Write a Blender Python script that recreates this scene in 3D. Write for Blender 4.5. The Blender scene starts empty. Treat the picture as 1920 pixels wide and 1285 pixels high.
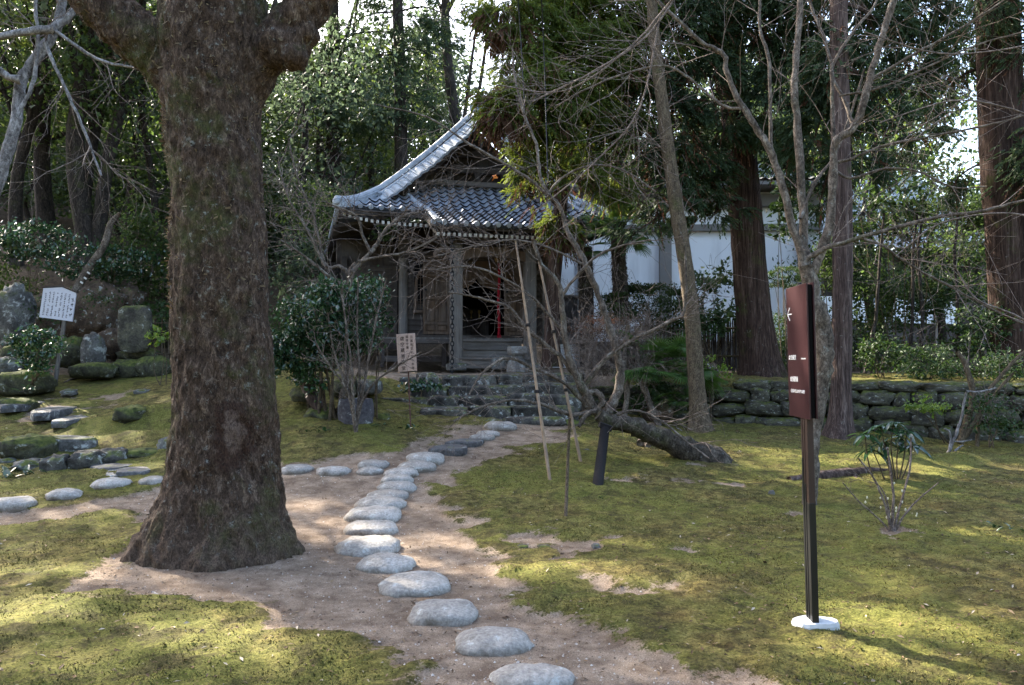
import bpy, math, random
import numpy as np
from mathutils import Vector, Matrix

SC = bpy.context.scene
COL = SC.collection
R = math.radians

# ---------------------------------------------------------------- camera, world, sun, exposure
F_PX, CX, CY = 1500.0, 960.0, 642.5
PITCH = math.atan(37.5 / 1500)
EYE = 1.5
cam_d = bpy.data.cameras.new('camera')
cam_d.lens = 36 * F_PX / 1920
cam_d.sensor_width = 36
cam_d.clip_start = 0.05
cam_d.clip_end = 2000
cam = bpy.data.objects.new('camera', cam_d)
COL.objects.link(cam)
cam.location = (0, 0, EYE)
cam.rotation_euler = (math.pi / 2 + PITCH, 0, 0)
SC.camera = cam

SUN_AZ = math.atan2(-0.70, 0.72)      # clockwise from +Y, the sun stands ahead to the left
SUN_EL = R(36)
TO_SUN = np.array([math.sin(SUN_AZ) * math.cos(SUN_EL), math.cos(SUN_AZ) * math.cos(SUN_EL), math.sin(SUN_EL)])
world = bpy.data.worlds.new('World')
SC.world = world
world.use_nodes = True
wn = world.node_tree
sky = wn.nodes.new('ShaderNodeTexSky')
sky.sky_type = 'NISHITA'
sky.sun_disc = False
sky.sun_elevation = SUN_EL
sky.sun_rotation = SUN_AZ
sky.air_density = 1.0
sky.dust_density = 3.5
sky.ozone_density = 0.6
wn.links.new(sky.outputs[0], wn.nodes['Background'].inputs[0])
wn.nodes['Background'].inputs[1].default_value = 0.125
sun_d = bpy.data.lights.new('sun', 'SUN')
sun_d.energy = 4.6
sun_d.angle = R(0.6)
sun_d.color = (1.0, 0.91, 0.77)
sun = bpy.data.objects.new('sun', sun_d)
COL.objects.link(sun)
sun.rotation_euler = Vector(TO_SUN).to_track_quat('Z', 'Y').to_euler()
sun.location = (0, 0, 30)
SC.view_settings.view_transform = 'Standard'
SC.view_settings.look = 'None'
SC.view_settings.gamma = 1
SC.view_settings.use_curve_mapping = False
SC.view_settings.exposure = 2.85
SC.cycles.max_bounces = 6
SC.cycles.diffuse_bounces = 3
SC.cycles.glossy_bounces = 2
SC.cycles.transmission_bounces = 3
SC.cycles.transparent_max_bounces = 6
SC.cycles.sample_clamp_indirect = 6
SC.cycles.use_denoising = True

# ---------------------------------------------------------------- maths helpers
def P(px, py, Y):
    """point at depth Y seen at picture position px, py"""
    dx = (px - CX) / F_PX
    dv = -(py - CY) / F_PX
    c, s = math.cos(PITCH), math.sin(PITCH)
    d = np.array([dx, c - dv * s, s + dv * c])
    return np.array([0, 0, EYE]) + d * (Y / d[1])

def XY(px, Y):
    return ((px - CX) / F_PX * Y / 1.0, Y)

_rs = np.random.RandomState(7)
_perm = _rs.permutation(4096)
_grad = _rs.normal(size=(4096, 3)); _grad /= np.linalg.norm(_grad, axis=1)[:, None]

def pnoise(x, y, z=0.0):
    x, y, z = np.broadcast_arrays(np.asarray(x, float), np.asarray(y, float), np.asarray(z, float))
    xi, yi, zi = np.floor(x).astype(int), np.floor(y).astype(int), np.floor(z).astype(int)
    xf, yf, zf = x - xi, y - yi, z - zi
    u, v, w = [t * t * t * (t * (t * 6 - 15) + 10) for t in (xf, yf, zf)]
    out = 0
    for i in (0, 1):
        a = _perm[(xi + i) & 4095]
        wu = u if i else 1 - u
        for j in (0, 1):
            b = _perm[(a + yi + j) & 4095]
            wv = v if j else 1 - v
            for k in (0, 1):
                g = _grad[_perm[(b + zi + k) & 4095]]
                d = g[..., 0] * (xf - i) + g[..., 1] * (yf - j) + g[..., 2] * (zf - k)
                out = out + d * wu * wv * (w if k else 1 - w)
    return out * 1.6

def fbm(x, y, z=0.0, o=4, lac=2.1, gain=0.5):
    s, a, f = 0, 1.0, 1.0
    for i in range(o):
        s = s + a * pnoise(x * f + 17.3 * i, y * f + 5.1 * i, z * f + 3.7 * i)
        a *= gain; f *= lac
    return s

def sstep(t):
    t = np.clip(t, 0, 1)
    return t * t * (3 - 2 * t)

class TPS:
    def __init__(s, pts):
        p = np.array(pts, float); n = len(p)
        s.c = p[:, :2]
        K = s.k(p[:, :2]); K += np.eye(n) * 0.05
        Q = np.c_[np.ones(n), p[:, :2]]
        A = np.zeros((n + 3, n + 3)); A[:n, :n] = K; A[:n, n:] = Q; A[n:, :n] = Q.T
        s.w = np.linalg.solve(A, np.r_[p[:, 2], 0, 0, 0])
    def k(s, q):
        d2 = ((q[:, None, :] - s.c[None]) ** 2).sum(-1)
        return 0.5 * d2 * np.log(d2 + 1e-9)
    def __call__(s, x, y):
        x, y = np.broadcast_arrays(np.asarray(x, float), np.asarray(y, float))
        q = np.c_[x.ravel(), y.ravel()]
        o = np.empty(len(q))
        for i in range(0, len(q), 40000):
            qq = q[i:i + 40000]
            o[i:i + 40000] = s.k(qq) @ s.w[:len(s.c)] + np.c_[np.ones(len(qq)), qq] @ s.w[len(s.c):]
        return o.reshape(x.shape)

# ---------------------------------------------------------------- the lie of the land
low_pts = [(x, y, 0.0) for x in (-9, -4.5, 0, 4.5, 9) for y in (-3, 2, 5.2)]
for px, py, Y in [(0, 955, 8.2), (208, 913, 9), (290, 903, 9.2), (555, 880, 9.6), (800, 862, 10), (700, 985, 7.3), (745, 915, 8.8),
                  (840, 845, 10.6), (940, 800, 12.3), (1000, 792, 12.8), (780, 800, 12.2), (660, 800, 11.6), (530, 850, 10.5),
                  (540, 760, 12.5), (540, 705, 14.5), (100, 870, 10.6), (125, 850, 11.3), (300, 820, 12), (250, 760, 14), (200, 712, 16.5),
                  (60, 740, 15), (0, 800, 12.5), (250, 702, 17), (1065, 975, 7.5), (1310, 870, 10.3), (1312, 812, 13), (1568, 825, 12.6),
                  (1515, 960, 8), (1850, 835, 12.8), (1740, 832, 12.8), (1670, 1000, 7), (1880, 905, 9.6), (1400, 800, 14), (1130, 798, 13.4)]:
    low_pts.append(tuple(P(px, py, Y)))
low_pts += [(-14, 8, 0.2), (-14, 14, 0.9), (14, 7, -0.05), (14, 12, 0.2), (0, 20, 1.3), (9, 20, 0.7), (-9, 24, 2.0), (20, 20, 0.5), (-20, 20, 1.5)]
LOW = TPS(low_pts)
up_pts = []
for px, z, Y in [(560, 1.36, 15), (700, 1.3, 15), (700, 1.36, 18), (1050, 1.36, 18), (900, 1.4, 22), (1050, 1.28, 15), (0, 4.0, 21), (-500, 3.6, 20),
                 (0, 7.4, 30), (320, 3.2, 20), (300, 6.6, 30), (520, 1.7, 17), (560, 3.6, 25), (800, 2.4, 28), (1200, 1.35, 20), (1430, 1.2, 16),
                 (1900, 1.2, 15), (1900, 1.6, 21), (1800, 2.0, 30), (1400, 1.5, 26), (2400, 1.4, 15), (500, 8, 40), (1000, 3, 40), (1900, 3, 45)]:
    x, y = XY(px, Y); up_pts.append((x, y, z))
up_pts += [(-60, 60, 16), (0, 80, 12), (60, 80, 8), (-30, 8, 4), (30, 10, 1.3)]
UP = TPS(up_pts)
_pxs = [-2000, 0, 320, 500, 560, 690, 760, 1060, 1100, 1350, 1920, 2500, 5000]
_y0 = [16, 17, 17.6, 14.2, 13.2, 13.5, 13.6, 13.4, 14.75, 14.35, 12.95, 12, 11]
_y1 = [20, 21, 20, 16.5, 15.2, 15.2, 15.3, 15.3, 15.1, 14.75, 13.35, 12.4, 11.4]
MOUNDS = []
for px, py, Y, sx, sy, hh in [(270, 800, 12.6, 1.0, .5, .28), (250, 845, 11.6, .9, .35, .15), (1800, 868, 10.9, 1.3, .3, .10), (1640, 880, 10.6, .8, .3, .07),
                              (30, 850, 11.2, .6, .4, .2), (1310, 870, 10.4, .5, .35, .05), (1120, 1085, 5.6, .55, .3, .05), (1180, 835, 11.8, .7, .4, .06),
                              (1100, 925, 8.7, .5, .3, .06), (640, 880, 10.8, .8, .4, .05), (1670, 1000, 7.0, .3, .2, .03), (200, 1120, 5.0, .9, .35, .03),
                              (400, 1080, 6.1, .95, .8, .05)]:
    x, y = XY(px, Y); MOUNDS.append((x, y, sx, sy, hh))

def height(x, y):
    x, y = np.broadcast_arrays(np.asarray(x, float), np.asarray(y, float))
    yy = np.maximum(y, 0.5)
    pxx = np.clip(x / yy * F_PX + CX, -2000, 5000)
    y0 = np.interp(pxx, _pxs, _y0); y1 = np.interp(pxx, _pxs, _y1)
    t = sstep((y - y0) / (y1 - y0))
    lo = np.where(y < 5.2, LOW(x, np.maximum(y, 5.2)) * sstep((y - 1) / 4.2), LOW(x, np.clip(y, 5.2, 26)))
    lo = np.clip(lo, -0.3, 6)
    up = np.clip(UP(x, y), 0.9, 22)
    h = lo * (1 - t) + up * t
    for mx, my, sx, sy, hh in MOUNDS:
        h = h + hh * np.exp(-((x - mx) / sx) ** 2 - ((y - my) / sy) ** 2)
    return h

def G(px, py, y0=2.5, y1=60):
    """where the line of sight at px, py meets the ground"""
    Ys = np.linspace(y0, y1, 2400)
    a, b = P(px, py, y0), P(px, py, y1)
    t = (Ys - y0) / (y1 - y0)
    q = a[None] * (1 - t)[:, None] + b[None] * t[:, None]
    hit = np.nonzero(q[:, 2] <= height(q[:, 0], q[:, 1]))[0]
    return q[hit[0]] if len(hit) else q[-1]

def GZ(x, y):
    return float(height(x, y))

# ---------------------------------------------------------------- mesh helpers
def mesh_np(name, V, F, smooth=False):
    """F: list of (n,3) or (n,4) index arrays"""
    me = bpy.data.meshes.new(name)
    V = np.asarray(V, np.float32)
    F = [np.asarray(f, np.int32) for f in F if len(f)]
    me.vertices.add(len(V)); me.vertices.foreach_set('co', V.ravel())
    nl = sum(f.size for f in F); npoly = sum(len(f) for f in F)
    me.loops.add(nl); me.polygons.add(npoly)
    me.loops.foreach_set('vertex_index', np.concatenate([f.ravel() for f in F]))
    tot = np.concatenate([np.full(len(f), f.shape[1], np.int32) for f in F])
    start = np.r_[0, np.cumsum(tot)[:-1]].astype(np.int32)
    me.polygons.foreach_set('loop_start', start)
    me.update(calc_edges=True)
    me.validate(verbose=False)
    me.polygons.foreach_set('use_smooth', np.full(len(me.polygons), smooth))
    me.update()
    return me

class MB:
    def __init__(s):
        s.V, s.F, s.n = [], [], 0
    def add(s, V, *Fs):
        V = np.asarray(V, float)
        s.V.append(V)
        for f in Fs:
            if len(f): s.F.append(np.asarray(f, int) + s.n)
        s.n += len(V)
        return s
    def box(s, c, size, rot=None, taper=1.0, bev=0.0):
        x, y, z = [v / 2 for v in size]
        t = taper
        if bev:
            b = min(bev, x * .9, y * .9, z * .9)
            V = []
            for sx, sy, sz in [(a, b_, c_) for a in (-1, 1) for b_ in (-1, 1) for c_ in (-1, 1)]:
                V += [(sx * x, sy * (y - b), sz * (z - b)), (sx * (x - b), sy * y, sz * (z - b)), (sx * (x - b), sy * (y - b), sz * z)]
            V = np.array(V, float)
            I = lambda sx, sy, sz, k: ((sx > 0) * 4 + (sy > 0) * 2 + (sz > 0)) * 3 + k
            Q = []
            for sg in (-1, 1):
                q = [I(sg, -1, -1, 0), I(sg, 1, -1, 0), I(sg, 1, 1, 0), I(sg, -1, 1, 0)]; Q.append(q if sg > 0 else q[::-1])
                q = [I(-1, sg, -1, 1), I(1, sg, -1, 1), I(1, sg, 1, 1), I(-1, sg, 1, 1)]; Q.append(q if sg < 0 else q[::-1])
                q = [I(-1, -1, sg, 2), I(1, -1, sg, 2), I(1, 1, sg, 2), I(-1, 1, sg, 2)]; Q.append(q if sg > 0 else q[::-1])
            for a in (-1, 1):
                for b_ in (-1, 1):
                    Q.append([I(a, b_, -1, 0), I(a, b_, 1, 0), I(a, b_, 1, 1), I(a, b_, -1, 1)][::(1 if a * b_ > 0 else -1)])
                    Q.append([I(a, -1, b_, 0), I(a, 1, b_, 0), I(a, 1, b_, 2), I(a, -1, b_, 2)][::(-1 if a * b_ > 0 else 1)])
                    Q.append([I(-1, a, b_, 1), I(1, a, b_, 1), I(1, a, b_, 2), I(-1, a, b_, 2)][::(1 if a * b_ > 0 else -1)])
            T = [[I(a, b_, c_, 0), I(a, b_, c_, 1), I(a, b_, c_, 2)][::(1 if a * b_ * c_ > 0 else -1)] for a in (-1, 1) for b_ in (-1, 1) for c_ in (-1, 1)]
            if rot is not None: V = V @ np.asarray(rot).T
            return s.add(V + np.asarray(c), Q, T)
        V = np.array([(-x, -y, -z), (x, -y, -z), (x, y, -z), (-x, y, -z), (-x * t, -y * t, z), (x * t, -y * t, z), (x * t, y * t, z), (-x * t, y * t, z)])
        if rot is not None: V = V @ np.asarray(rot).T
        return s.add(V + np.asarray(c), [(0, 3, 2, 1), (4, 5, 6, 7), (0, 1, 5, 4), (1, 2, 6, 5), (2, 3, 7, 6), (3, 0, 4, 7)])
    def tube(s, pts, rad, n=6, cap=True):
        p = np.asarray(pts, float); m = len(p)
        r = np.broadcast_to(np.asarray(rad, float), (m,))
        T = np.gradient(p, axis=0); T /= np.linalg.norm(T, axis=1)[:, None] + 1e-9
        ref = np.array([0, 0, 1.0]) if abs(T[0][2]) < .9 else np.array([1.0, 0, 0])
        A = np.cross(T, ref)
        for i in range(1, m):
            a = A[i - 1] - T[i] * A[i - 1].dot(T[i]); 
            if np.linalg.norm(a) > 1e-6: A[i] = a
            A[i] /= np.linalg.norm(A[i]) + 1e-9
        A[0] /= np.linalg.norm(A[0]) + 1e-9
        B = np.cross(T, A)
        th = np.arange(n) * 2 * math.pi / n
        V = p[:, None] + r[:, None, None] * (A[:, None] * np.cos(th)[None, :, None] + B[:, None] * np.sin(th)[None, :, None])
        idx = np.arange(m * n).reshape(m, n)
        a, b = idx[:-1], idx[1:]
        Q = np.stack([a, b, np.roll(b, -1, 1), np.roll(a, -1, 1)], -1).reshape(-1, 4)[:, ::-1]
        V = V.reshape(-1, 3)
        if cap:
            V = np.r_[V, p[:1], p[-1:]]
            c0, c1 = m * n, m * n + 1
            i0, i1 = idx[0], idx[-1]
            T3 = np.r_[np.stack([np.full(n, c0), i0, np.roll(i0, -1)], -1), np.stack([np.full(n, c1), np.roll(i1, -1), i1], -1)]
            return s.add(V, Q, T3)
        return s.add(V, Q)
    def lathe(s, prof, c=(0, 0, 0), n=20):
        prof = np.asarray(prof, float); m = len(prof)
        th = np.arange(n) * 2 * math.pi / n
        V = np.stack([prof[:, None, 0] * np.cos(th), prof[:, None, 0] * np.sin(th), np.repeat(prof[:, 1:2], n, 1)], -1).reshape(-1, 3) + np.asarray(c)
        idx = np.arange(m * n).reshape(m, n); a, b = idx[:-1], idx[1:]
        Q = np.stack([a, np.roll(a, -1, 1), np.roll(b, -1, 1), b], -1).reshape(-1, 4)
        return s.add(V, Q)
    def mesh(s, name, mat, smooth=False):
        V = np.concatenate(s.V)
        f3 = [f for f in s.F if f.shape[1] == 3]; f4 = [f for f in s.F if f.shape[1] == 4]; fo = [f for f in s.F if f.shape[1] > 4]
        F = ([np.concatenate(f3)] if f3 else []) + ([np.concatenate(f4)] if f4 else []) + fo
        me = mesh_np(name, V, F, smooth)
        if mat is not None: me.materials.append(mat)
        return me
    def obj(s, name, mat, parent=None, smooth=False):
        return link(name, s.mesh(name, mat, smooth), parent)

def link(name, me, parent=None, mw=None):
    o = bpy.data.objects.new(name, me)
    COL.objects.link(o)
    if parent is not None:
        o.parent = parent
    if mw is not None:
        o.matrix_basis = mw
    return o

def thing(name, label, cat, loc=(0, 0, 0), rz=0.0, group=None):
    o = bpy.data.objects.new(name, None)
    COL.objects.link(o)
    o.empty_display_size = 0.2
    o.location = tuple(float(v) for v in loc); o.rotation_euler = (0, 0, rz)
    return tag(o, label, cat, group)

def tag(o, label=None, cat=None, group=None, kind=None):
    if label: o['label'] = label
    if cat: o['category'] = cat
    if group: o['group'] = group
    if kind: o['kind'] = kind
    return o

def rotz(a):
    c, s = math.cos(a), math.sin(a)
    return np.array([[c, -s, 0], [s, c, 0], [0, 0, 1.0]])

def euler(rx, ry, rz):
    return np.array(Matrix.Rotation(rz, 3, 'Z') @ Matrix.Rotation(ry, 3, 'Y') @ Matrix.Rotation(rx, 3, 'X'))

def smooth_path(pts, n=6):
    """Catmull-Rom through pts (any dimension)"""
    p = np.asarray(pts, float)
    q = np.r_[[2 * p[0] - p[1]], p, [2 * p[-1] - p[-2]]]
    out = []
    for i in range(1, len(q) - 2):
        for t in np.arange(n) / n:
            a, b, c, d = q[i - 1], q[i], q[i + 1], q[i + 2]
            out.append(0.5 * ((2 * b) + (-a + c) * t + (2 * a - 5 * b + 4 * c - d) * t * t + (-a + 3 * b - 3 * c + d) * t ** 3))
    out.append(p[-1])
    return np.array(out)

# ---------------------------------------------------------------- materials
class NT:
    def __init__(s, name, rough=0.8, spec=0.3):
        s.m = bpy.data.materials.new(name); s.m.use_nodes = True
        s.t = s.m.node_tree; s.b = s.t.nodes['Principled BSDF']
        s.b.inputs['Roughness'].default_value = rough
        s.b.inputs['Specular IOR Level'].default_value = spec
        s.co = s.n('ShaderNodeTexCoord').outputs['Object']
    def n(s, typ, **kw):
        nd = s.t.nodes.new(typ)
        for k, v in kw.items(): setattr(nd, k, v)
        return nd
    def l(s, a, b): s.t.links.new(a, b)
    def mapping(s, scale, src=None):
        m = s.n('ShaderNodeMapping'); m.inputs['Scale'].default_value = scale
        s.l(src or s.co, m.inputs[0]); return m.outputs[0]
    def noise(s, sc, det=4, rough=0.55, src=None, dist=0.0):
        n = s.n('ShaderNodeTexNoise'); n.inputs['Scale'].default_value = sc; n.inputs['Detail'].default_value = det
        n.inputs['Roughness'].default_value = rough; n.inputs['Distortion'].default_value = dist
        s.l(src or s.co, n.inputs['Vector']); return n.outputs[0]
    def vor(s, sc, src=None, out=0, feature='F1'):
        n = s.n('ShaderNodeTexVoronoi', feature=feature); n.inputs['Scale'].default_value = sc
        s.l(src or s.co, n.inputs['Vector']); return n.outputs[out]
    def ramp(s, f, stops, interp='LINEAR'):
        r = s.n('ShaderNodeValToRGB'); r.color_ramp.interpolation = interp
        e = r.color_ramp.elements
        while len(e) < len(stops): e.new(0.5)
        for i, (p, c) in enumerate(stops):
            e[i].position = p; e[i].color = (c[0], c[1], c[2], 1) if hasattr(c, '__len__') else (c, c, c, 1)
        s.l(f, r.inputs[0]); return r.outputs[0]
    def mix(s, f, a, b, blend='MIX'):
        m = s.n('ShaderNodeMix', data_type='RGBA', blend_type=blend)
        for v, i in ((f, 0), (a, 6), (b, 7)):
            if hasattr(v, 'links') or hasattr(v, 'is_output'): s.l(v, m.inputs[i])
            elif i == 0: m.inputs[0].default_value = v
            else: m.inputs[i].default_value = (v[0], v[1], v[2], 1)
        return m.outputs[2]
    def math(s, op, a, b=0.0):
        m = s.n('ShaderNodeMath', operation=op)
        for v, i in ((a, 0), (b, 1)):
            if hasattr(v, 'is_output'): s.l(v, m.inputs[i])
            else: m.inputs[i].default_value = v
        return m.outputs[0]
    def attr(s, name):
        return s.n('ShaderNodeAttribute', attribute_name=name).outputs['Fac']
    def attrc(s, name):
        return s.n('ShaderNodeAttribute', attribute_name=name).outputs['Color']
    def island(s):
        return s.n('ShaderNodeNewGeometry').outputs['Random Per Island']
    def orand(s):
        return s.n('ShaderNodeObjectInfo').outputs['Random']
    def color(s, c):
        if hasattr(c, 'is_output'): s.l(c, s.b.inputs['Base Color'])
        else: s.b.inputs['Base Color'].default_value = (c[0], c[1], c[2], 1)
        return s
    def bump(s, h, strength=0.5, dist=0.01):
        b = s.n('ShaderNodeBump'); b.inputs['Strength'].default_value = strength; b.inputs['Distance'].default_value = dist
        s.l(h, b.inputs['Height'])
        prev = s.b.inputs['Normal'].links
        if prev: s.l(prev[0].from_socket, b.inputs['Normal'])
        s.l(b.outputs[0], s.b.inputs['Normal']); return s
    def nz(s):
        g = s.n('ShaderNodeNewGeometry'); x = s.n('ShaderNodeSeparateXYZ'); s.l(g.outputs['Normal'], x.inputs[0]); return x.outputs[2]

def leaf_mat(name, c1, c2, c3=None, rough=0.4, trans=0.35, spec=0.5):
    m = NT(name, rough, spec)
    r = m.math('ADD', m.math('MULTIPLY', m.island(), 0.4), m.math('MULTIPLY', m.ramp(m.noise(2.6, 3, 0.6), [(0.34, 0.0), (0.66, 1.0)]), 0.6))
    st = [(0.0, c1), (0.75, c2)] + ([(1.0, c3)] if c3 else [])
    c = m.ramp(r, st)
    big = m.noise(0.9, 2)
    c = m.mix(m.ramp(big, [(0.35, 0.0), (0.7, 0.5)]), c, [v * 1.5 for v in c2])
    m.color(c)
    if trans:
        tr = m.n('ShaderNodeBsdfTranslucent'); hs = m.n('ShaderNodeHueSaturation')
        hs.inputs['Hue'].default_value = 0.485; hs.inputs['Value'].default_value = 1.9; hs.inputs['Saturation'].default_value = 1.1
        m.l(c, hs.inputs['Color']); m.l(hs.outputs[0], tr.inputs[0])
        ms = m.n('ShaderNodeMixShader'); ms.inputs[0].default_value = trans
        m.l(m.b.outputs[0], ms.inputs[1]); m.l(tr.outputs[0], ms.inputs[2])
        out = [n for n in m.t.nodes if n.type == 'OUTPUT_MATERIAL'][0]
        m.l(ms.outputs[0], out.inputs[0])
    return m.m

def stone_mat(name, a, b, moss=0.0, lichen=0.3, rough=0.85, bumpd=0.01, scale=1.0, dirt=False):
    m = NT(name, rough, 0.25)
    n1 = m.noise(3.5 * scale, 6, 0.65); n2 = m.noise(28 * scale, 4, 0.7); rnd = m.orand()
    c = m.ramp(n1, [(0.36, a), (0.62, b)])
    c = m.mix(m.math('MULTIPLY', rnd, 0.5), c, [v * 0.6 for v in a])
    c = m.mix(0.45, c, m.ramp(n2, [(0.35, 0.25), (0.65, 0.75)]), 'OVERLAY')
    if lichen:
        lf = m.ramp(m.noise(7 * scale, 5, 0.7, dist=0.4), [(0.60 - 0.1 * lichen, 0.0), (0.66 - 0.1 * lichen, 0.75)])
        c = m.mix(lf, c, (0.42, 0.43, 0.40))
    if moss:
        up = m.ramp(m.nz(), [(0.1, 0.0), (0.75, 1.0)])
        mf = m.math('MULTIPLY', m.ramp(m.noise(4 * scale, 5, 0.65), [(0.62 - 0.35 * moss, 0.0), (0.72 - 0.3 * moss, 1.0)]), m.math('ADD', up, 0.35 * moss))
        mf = m.math('MINIMUM', mf, 1.0)
        c = m.mix(mf, c, m.ramp(m.noise(14 * scale, 3), [(0.35, (0.035, 0.045, 0.012)), (0.65, (0.11, 0.12, 0.025))]))
    if dirt:
        z_ = m.n('ShaderNodeSeparateXYZ'); m.l(m.n('ShaderNodeTexCoord').outputs['Generated'], z_.inputs[0])
        c = m.mix(m.ramp(m.math('ADD', z_.outputs[2], m.math('MULTIPLY', m.math('SUBTRACT', n1, .5), .5)), [(0.52, 0.85), (0.72, 0.0)]), c, (0.13, 0.095, 0.065))
    m.color(c)
    m.bump(n1, 0.6, bumpd * 3).bump(n2, 0.7, bumpd)
    return m.m

def wood_mat(name, a, b, axis=2, rough=0.8, scale=1.0):
    m = NT(name, rough, 0.2)
    s = [26 * scale] * 3; s[axis] = 1.6 * scale
    g = m.noise(1.0, 5, 0.6, m.mapping(s), 0.6)
    c = m.ramp(g, [(0.3, a), (0.7, b)])
    c = m.mix(m.math('MULTIPLY', m.orand(), 0.35), c, [v * 0.5 for v in a])
    c = m.mix(m.ramp(m.noise(2.2, 4), [(0.4, 0.0), (0.75, 0.35)]), c, (0.2, 0.19, 0.185))
    m.color(c); m.bump(g, 0.5, 0.006)
    return m.m

def bark_mat(name, dark, mid, light, stretch=0.22, scale=9, moss=0.3, lichen=0.2, bumpd=0.02, scar=None):
    m = NT(name, 0.9, 0.15)
    co = m.mapping((1, 1, stretch))
    v = m.noise(scale, 6, 0.7, co, 0.5)
    v2 = m.noise(scale * 4.5, 4, 0.7, co, 0.3)
    c = m.ramp(v, [(0.32, dark), (0.52, mid), (0.72, light)])
    c = m.mix(0.75, c, m.ramp(v2, [(0.35, 0.1), (0.68, 0.9)]), 'OVERLAY')
    if moss:
        mf = m.ramp(m.noise(2.0, 6, 0.7), [(0.60 - 0.15 * moss, 0.0), (0.75 - 0.15 * moss, 0.8)])
        c = m.mix(mf, c, m.ramp(v2, [(0.35, (0.022, 0.027, 0.008)), (0.65, (0.075, 0.082, 0.022))]))
    if lichen:
        lf = m.ramp(m.noise(13, 6, 0.8, dist=0.15), [(0.62 - 0.1 * lichen, 0.0), (0.70 - 0.1 * lichen, 0.55)])
        c = m.mix(lf, c, (0.30, 0.31, 0.28))
    if scar:
        s_ = m.n('ShaderNodeVectorMath', operation='SUBTRACT'); s_.inputs[1].default_value = scar; m.l(m.co, s_.inputs[0])
        k_ = m.n('ShaderNodeVectorMath', operation='MULTIPLY'); k_.inputs[1].default_value = (1 / .15, .4, 1 / .27); m.l(s_.outputs[0], k_.inputs[0])
        l_ = m.n('ShaderNodeVectorMath', operation='LENGTH'); m.l(k_.outputs[0], l_.inputs[0])
        d_ = m.math('ADD', l_.outputs['Value'], m.math('MULTIPLY', m.math('SUBTRACT', m.noise(7, 5, .7), .5), 1.8))
        c = m.mix(m.ramp(d_, [(0.75, 0.85), (1.0, 0.0)]), c, m.ramp(v2, [(.35, (.012, .007, .005)), (.65, (.06, .03, .02))]))
        c = m.mix(m.ramp(d_, [(0.30, 0.8), (0.52, 0.0)]), c, m.ramp(v2, [(.35, (.07, .045, .035)), (.65, (.20, .145, .115))]))
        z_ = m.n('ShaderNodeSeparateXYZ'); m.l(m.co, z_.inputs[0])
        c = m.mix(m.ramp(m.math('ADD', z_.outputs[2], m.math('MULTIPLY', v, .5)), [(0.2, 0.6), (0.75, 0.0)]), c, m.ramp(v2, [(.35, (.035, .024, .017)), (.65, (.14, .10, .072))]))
    m.color(c); m.bump(v, 0.8, bumpd).bump(v2, 0.7, bumpd * 0.4)
    return m.m

M = {}
def simple(name, c, rough=0.6, spec=0.3, noise=0.25, nscale=30, bump=0.0, metal=0.0):
    m = NT(name, rough, spec)
    n = m.noise(nscale, 4)
    m.color(m.mix(m.ramp(n, [(0.3, 0.0), (0.7, noise)]), c, [v * 0.55 for v in c]))
    m.b.inputs['Metallic'].default_value = metal
    if bump: m.bump(n, 0.5, bump)
    return m.m
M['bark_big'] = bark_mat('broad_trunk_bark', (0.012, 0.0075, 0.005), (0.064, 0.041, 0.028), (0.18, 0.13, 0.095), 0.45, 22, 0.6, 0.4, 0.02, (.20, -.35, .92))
M['cedar_bark'] = bark_mat('cedar_bark', (0.012, 0.007, 0.005), (0.046, 0.027, 0.020), (0.12, 0.083, 0.066), 0.06, 14, 0.25, 0.02, 0.02)
M['cypress_bark'] = bark_mat('cypress_bark', (0.022, 0.014, 0.012), (0.075, 0.05, 0.042), (0.17, 0.13, 0.112), 0.08, 16, 0.1, 0.1, 0.015)
M['thin_bark'] = bark_mat('thin_trunk_bark', (0.04, 0.03, 0.02), (0.095, 0.07, 0.045), (0.15, 0.12, 0.08), 0.4, 22, 0.25, 0.05, 0.008)
M['pale_bark'] = bark_mat('pale_bare_bark', (0.04, 0.03, 0.022), (0.115, 0.09, 0.07), (0.24, 0.205, 0.17), 0.7, 10, 0.12, 0.35, 0.004)
M['white_bark'] = bark_mat('white_weathered_bark', (0.06, 0.05, 0.045), (0.17, 0.155, 0.148), (0.34, 0.325, 0.315), 0.5, 7, 0.05, 0.4, 0.004)
M['twig'] = bark_mat('twig_bark', (0.06, 0.044, 0.036), (0.17, 0.13, 0.108), (0.32, 0.26, 0.22), 1, 14, 0, 0.1, 0.002)
M['maple_bark'] = bark_mat('leaning_trunk_bark', (0.016, 0.012, 0.009), (0.06, 0.048, 0.036), (0.15, 0.125, 0.10), 0.8, 9, 0.6, 0.15, 0.012)
M['dark_bark'] = bark_mat('forest_bark', (0.014, 0.011, 0.009), (0.035, 0.027, 0.022), (0.07, 0.056, 0.045), 0.3, 10, 0.4, 0.1, 0.01)
M['stepping'] = stone_mat('river_stone', (0.22, 0.20, 0.175), (0.38, 0.355, 0.32), 0, 0.05, 0.8, 0.005, 1.8, True)
M['wall_stone'] = stone_mat('wall_stone', (0.035, 0.032, 0.025), (0.135, 0.12, 0.095), 0.55, 0.05, 0.9, 0.008)
M['step_stone'] = stone_mat('step_stone', (0.022, 0.019, 0.016), (0.13, 0.12, 0.105), 0.3, 0.3, 0.85, 0.006)
M['mossy_stone'] = stone_mat('mossy_stone', (0.03, 0.028, 0.02), (0.10, 0.09, 0.07), 0.75, 0.1, 0.9, 0.008)
M['grey_stone'] = stone_mat('grey_stone', (0.055, 0.052, 0.047), (0.19, 0.182, 0.17), 0.35, 0.4, 0.85, 0.006)
M['brown_rock'] = stone_mat('brown_rock', (0.045, 0.030, 0.020), (0.15, 0.10, 0.065), 0.25, 0.15, 0.9, 0.01)
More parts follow.
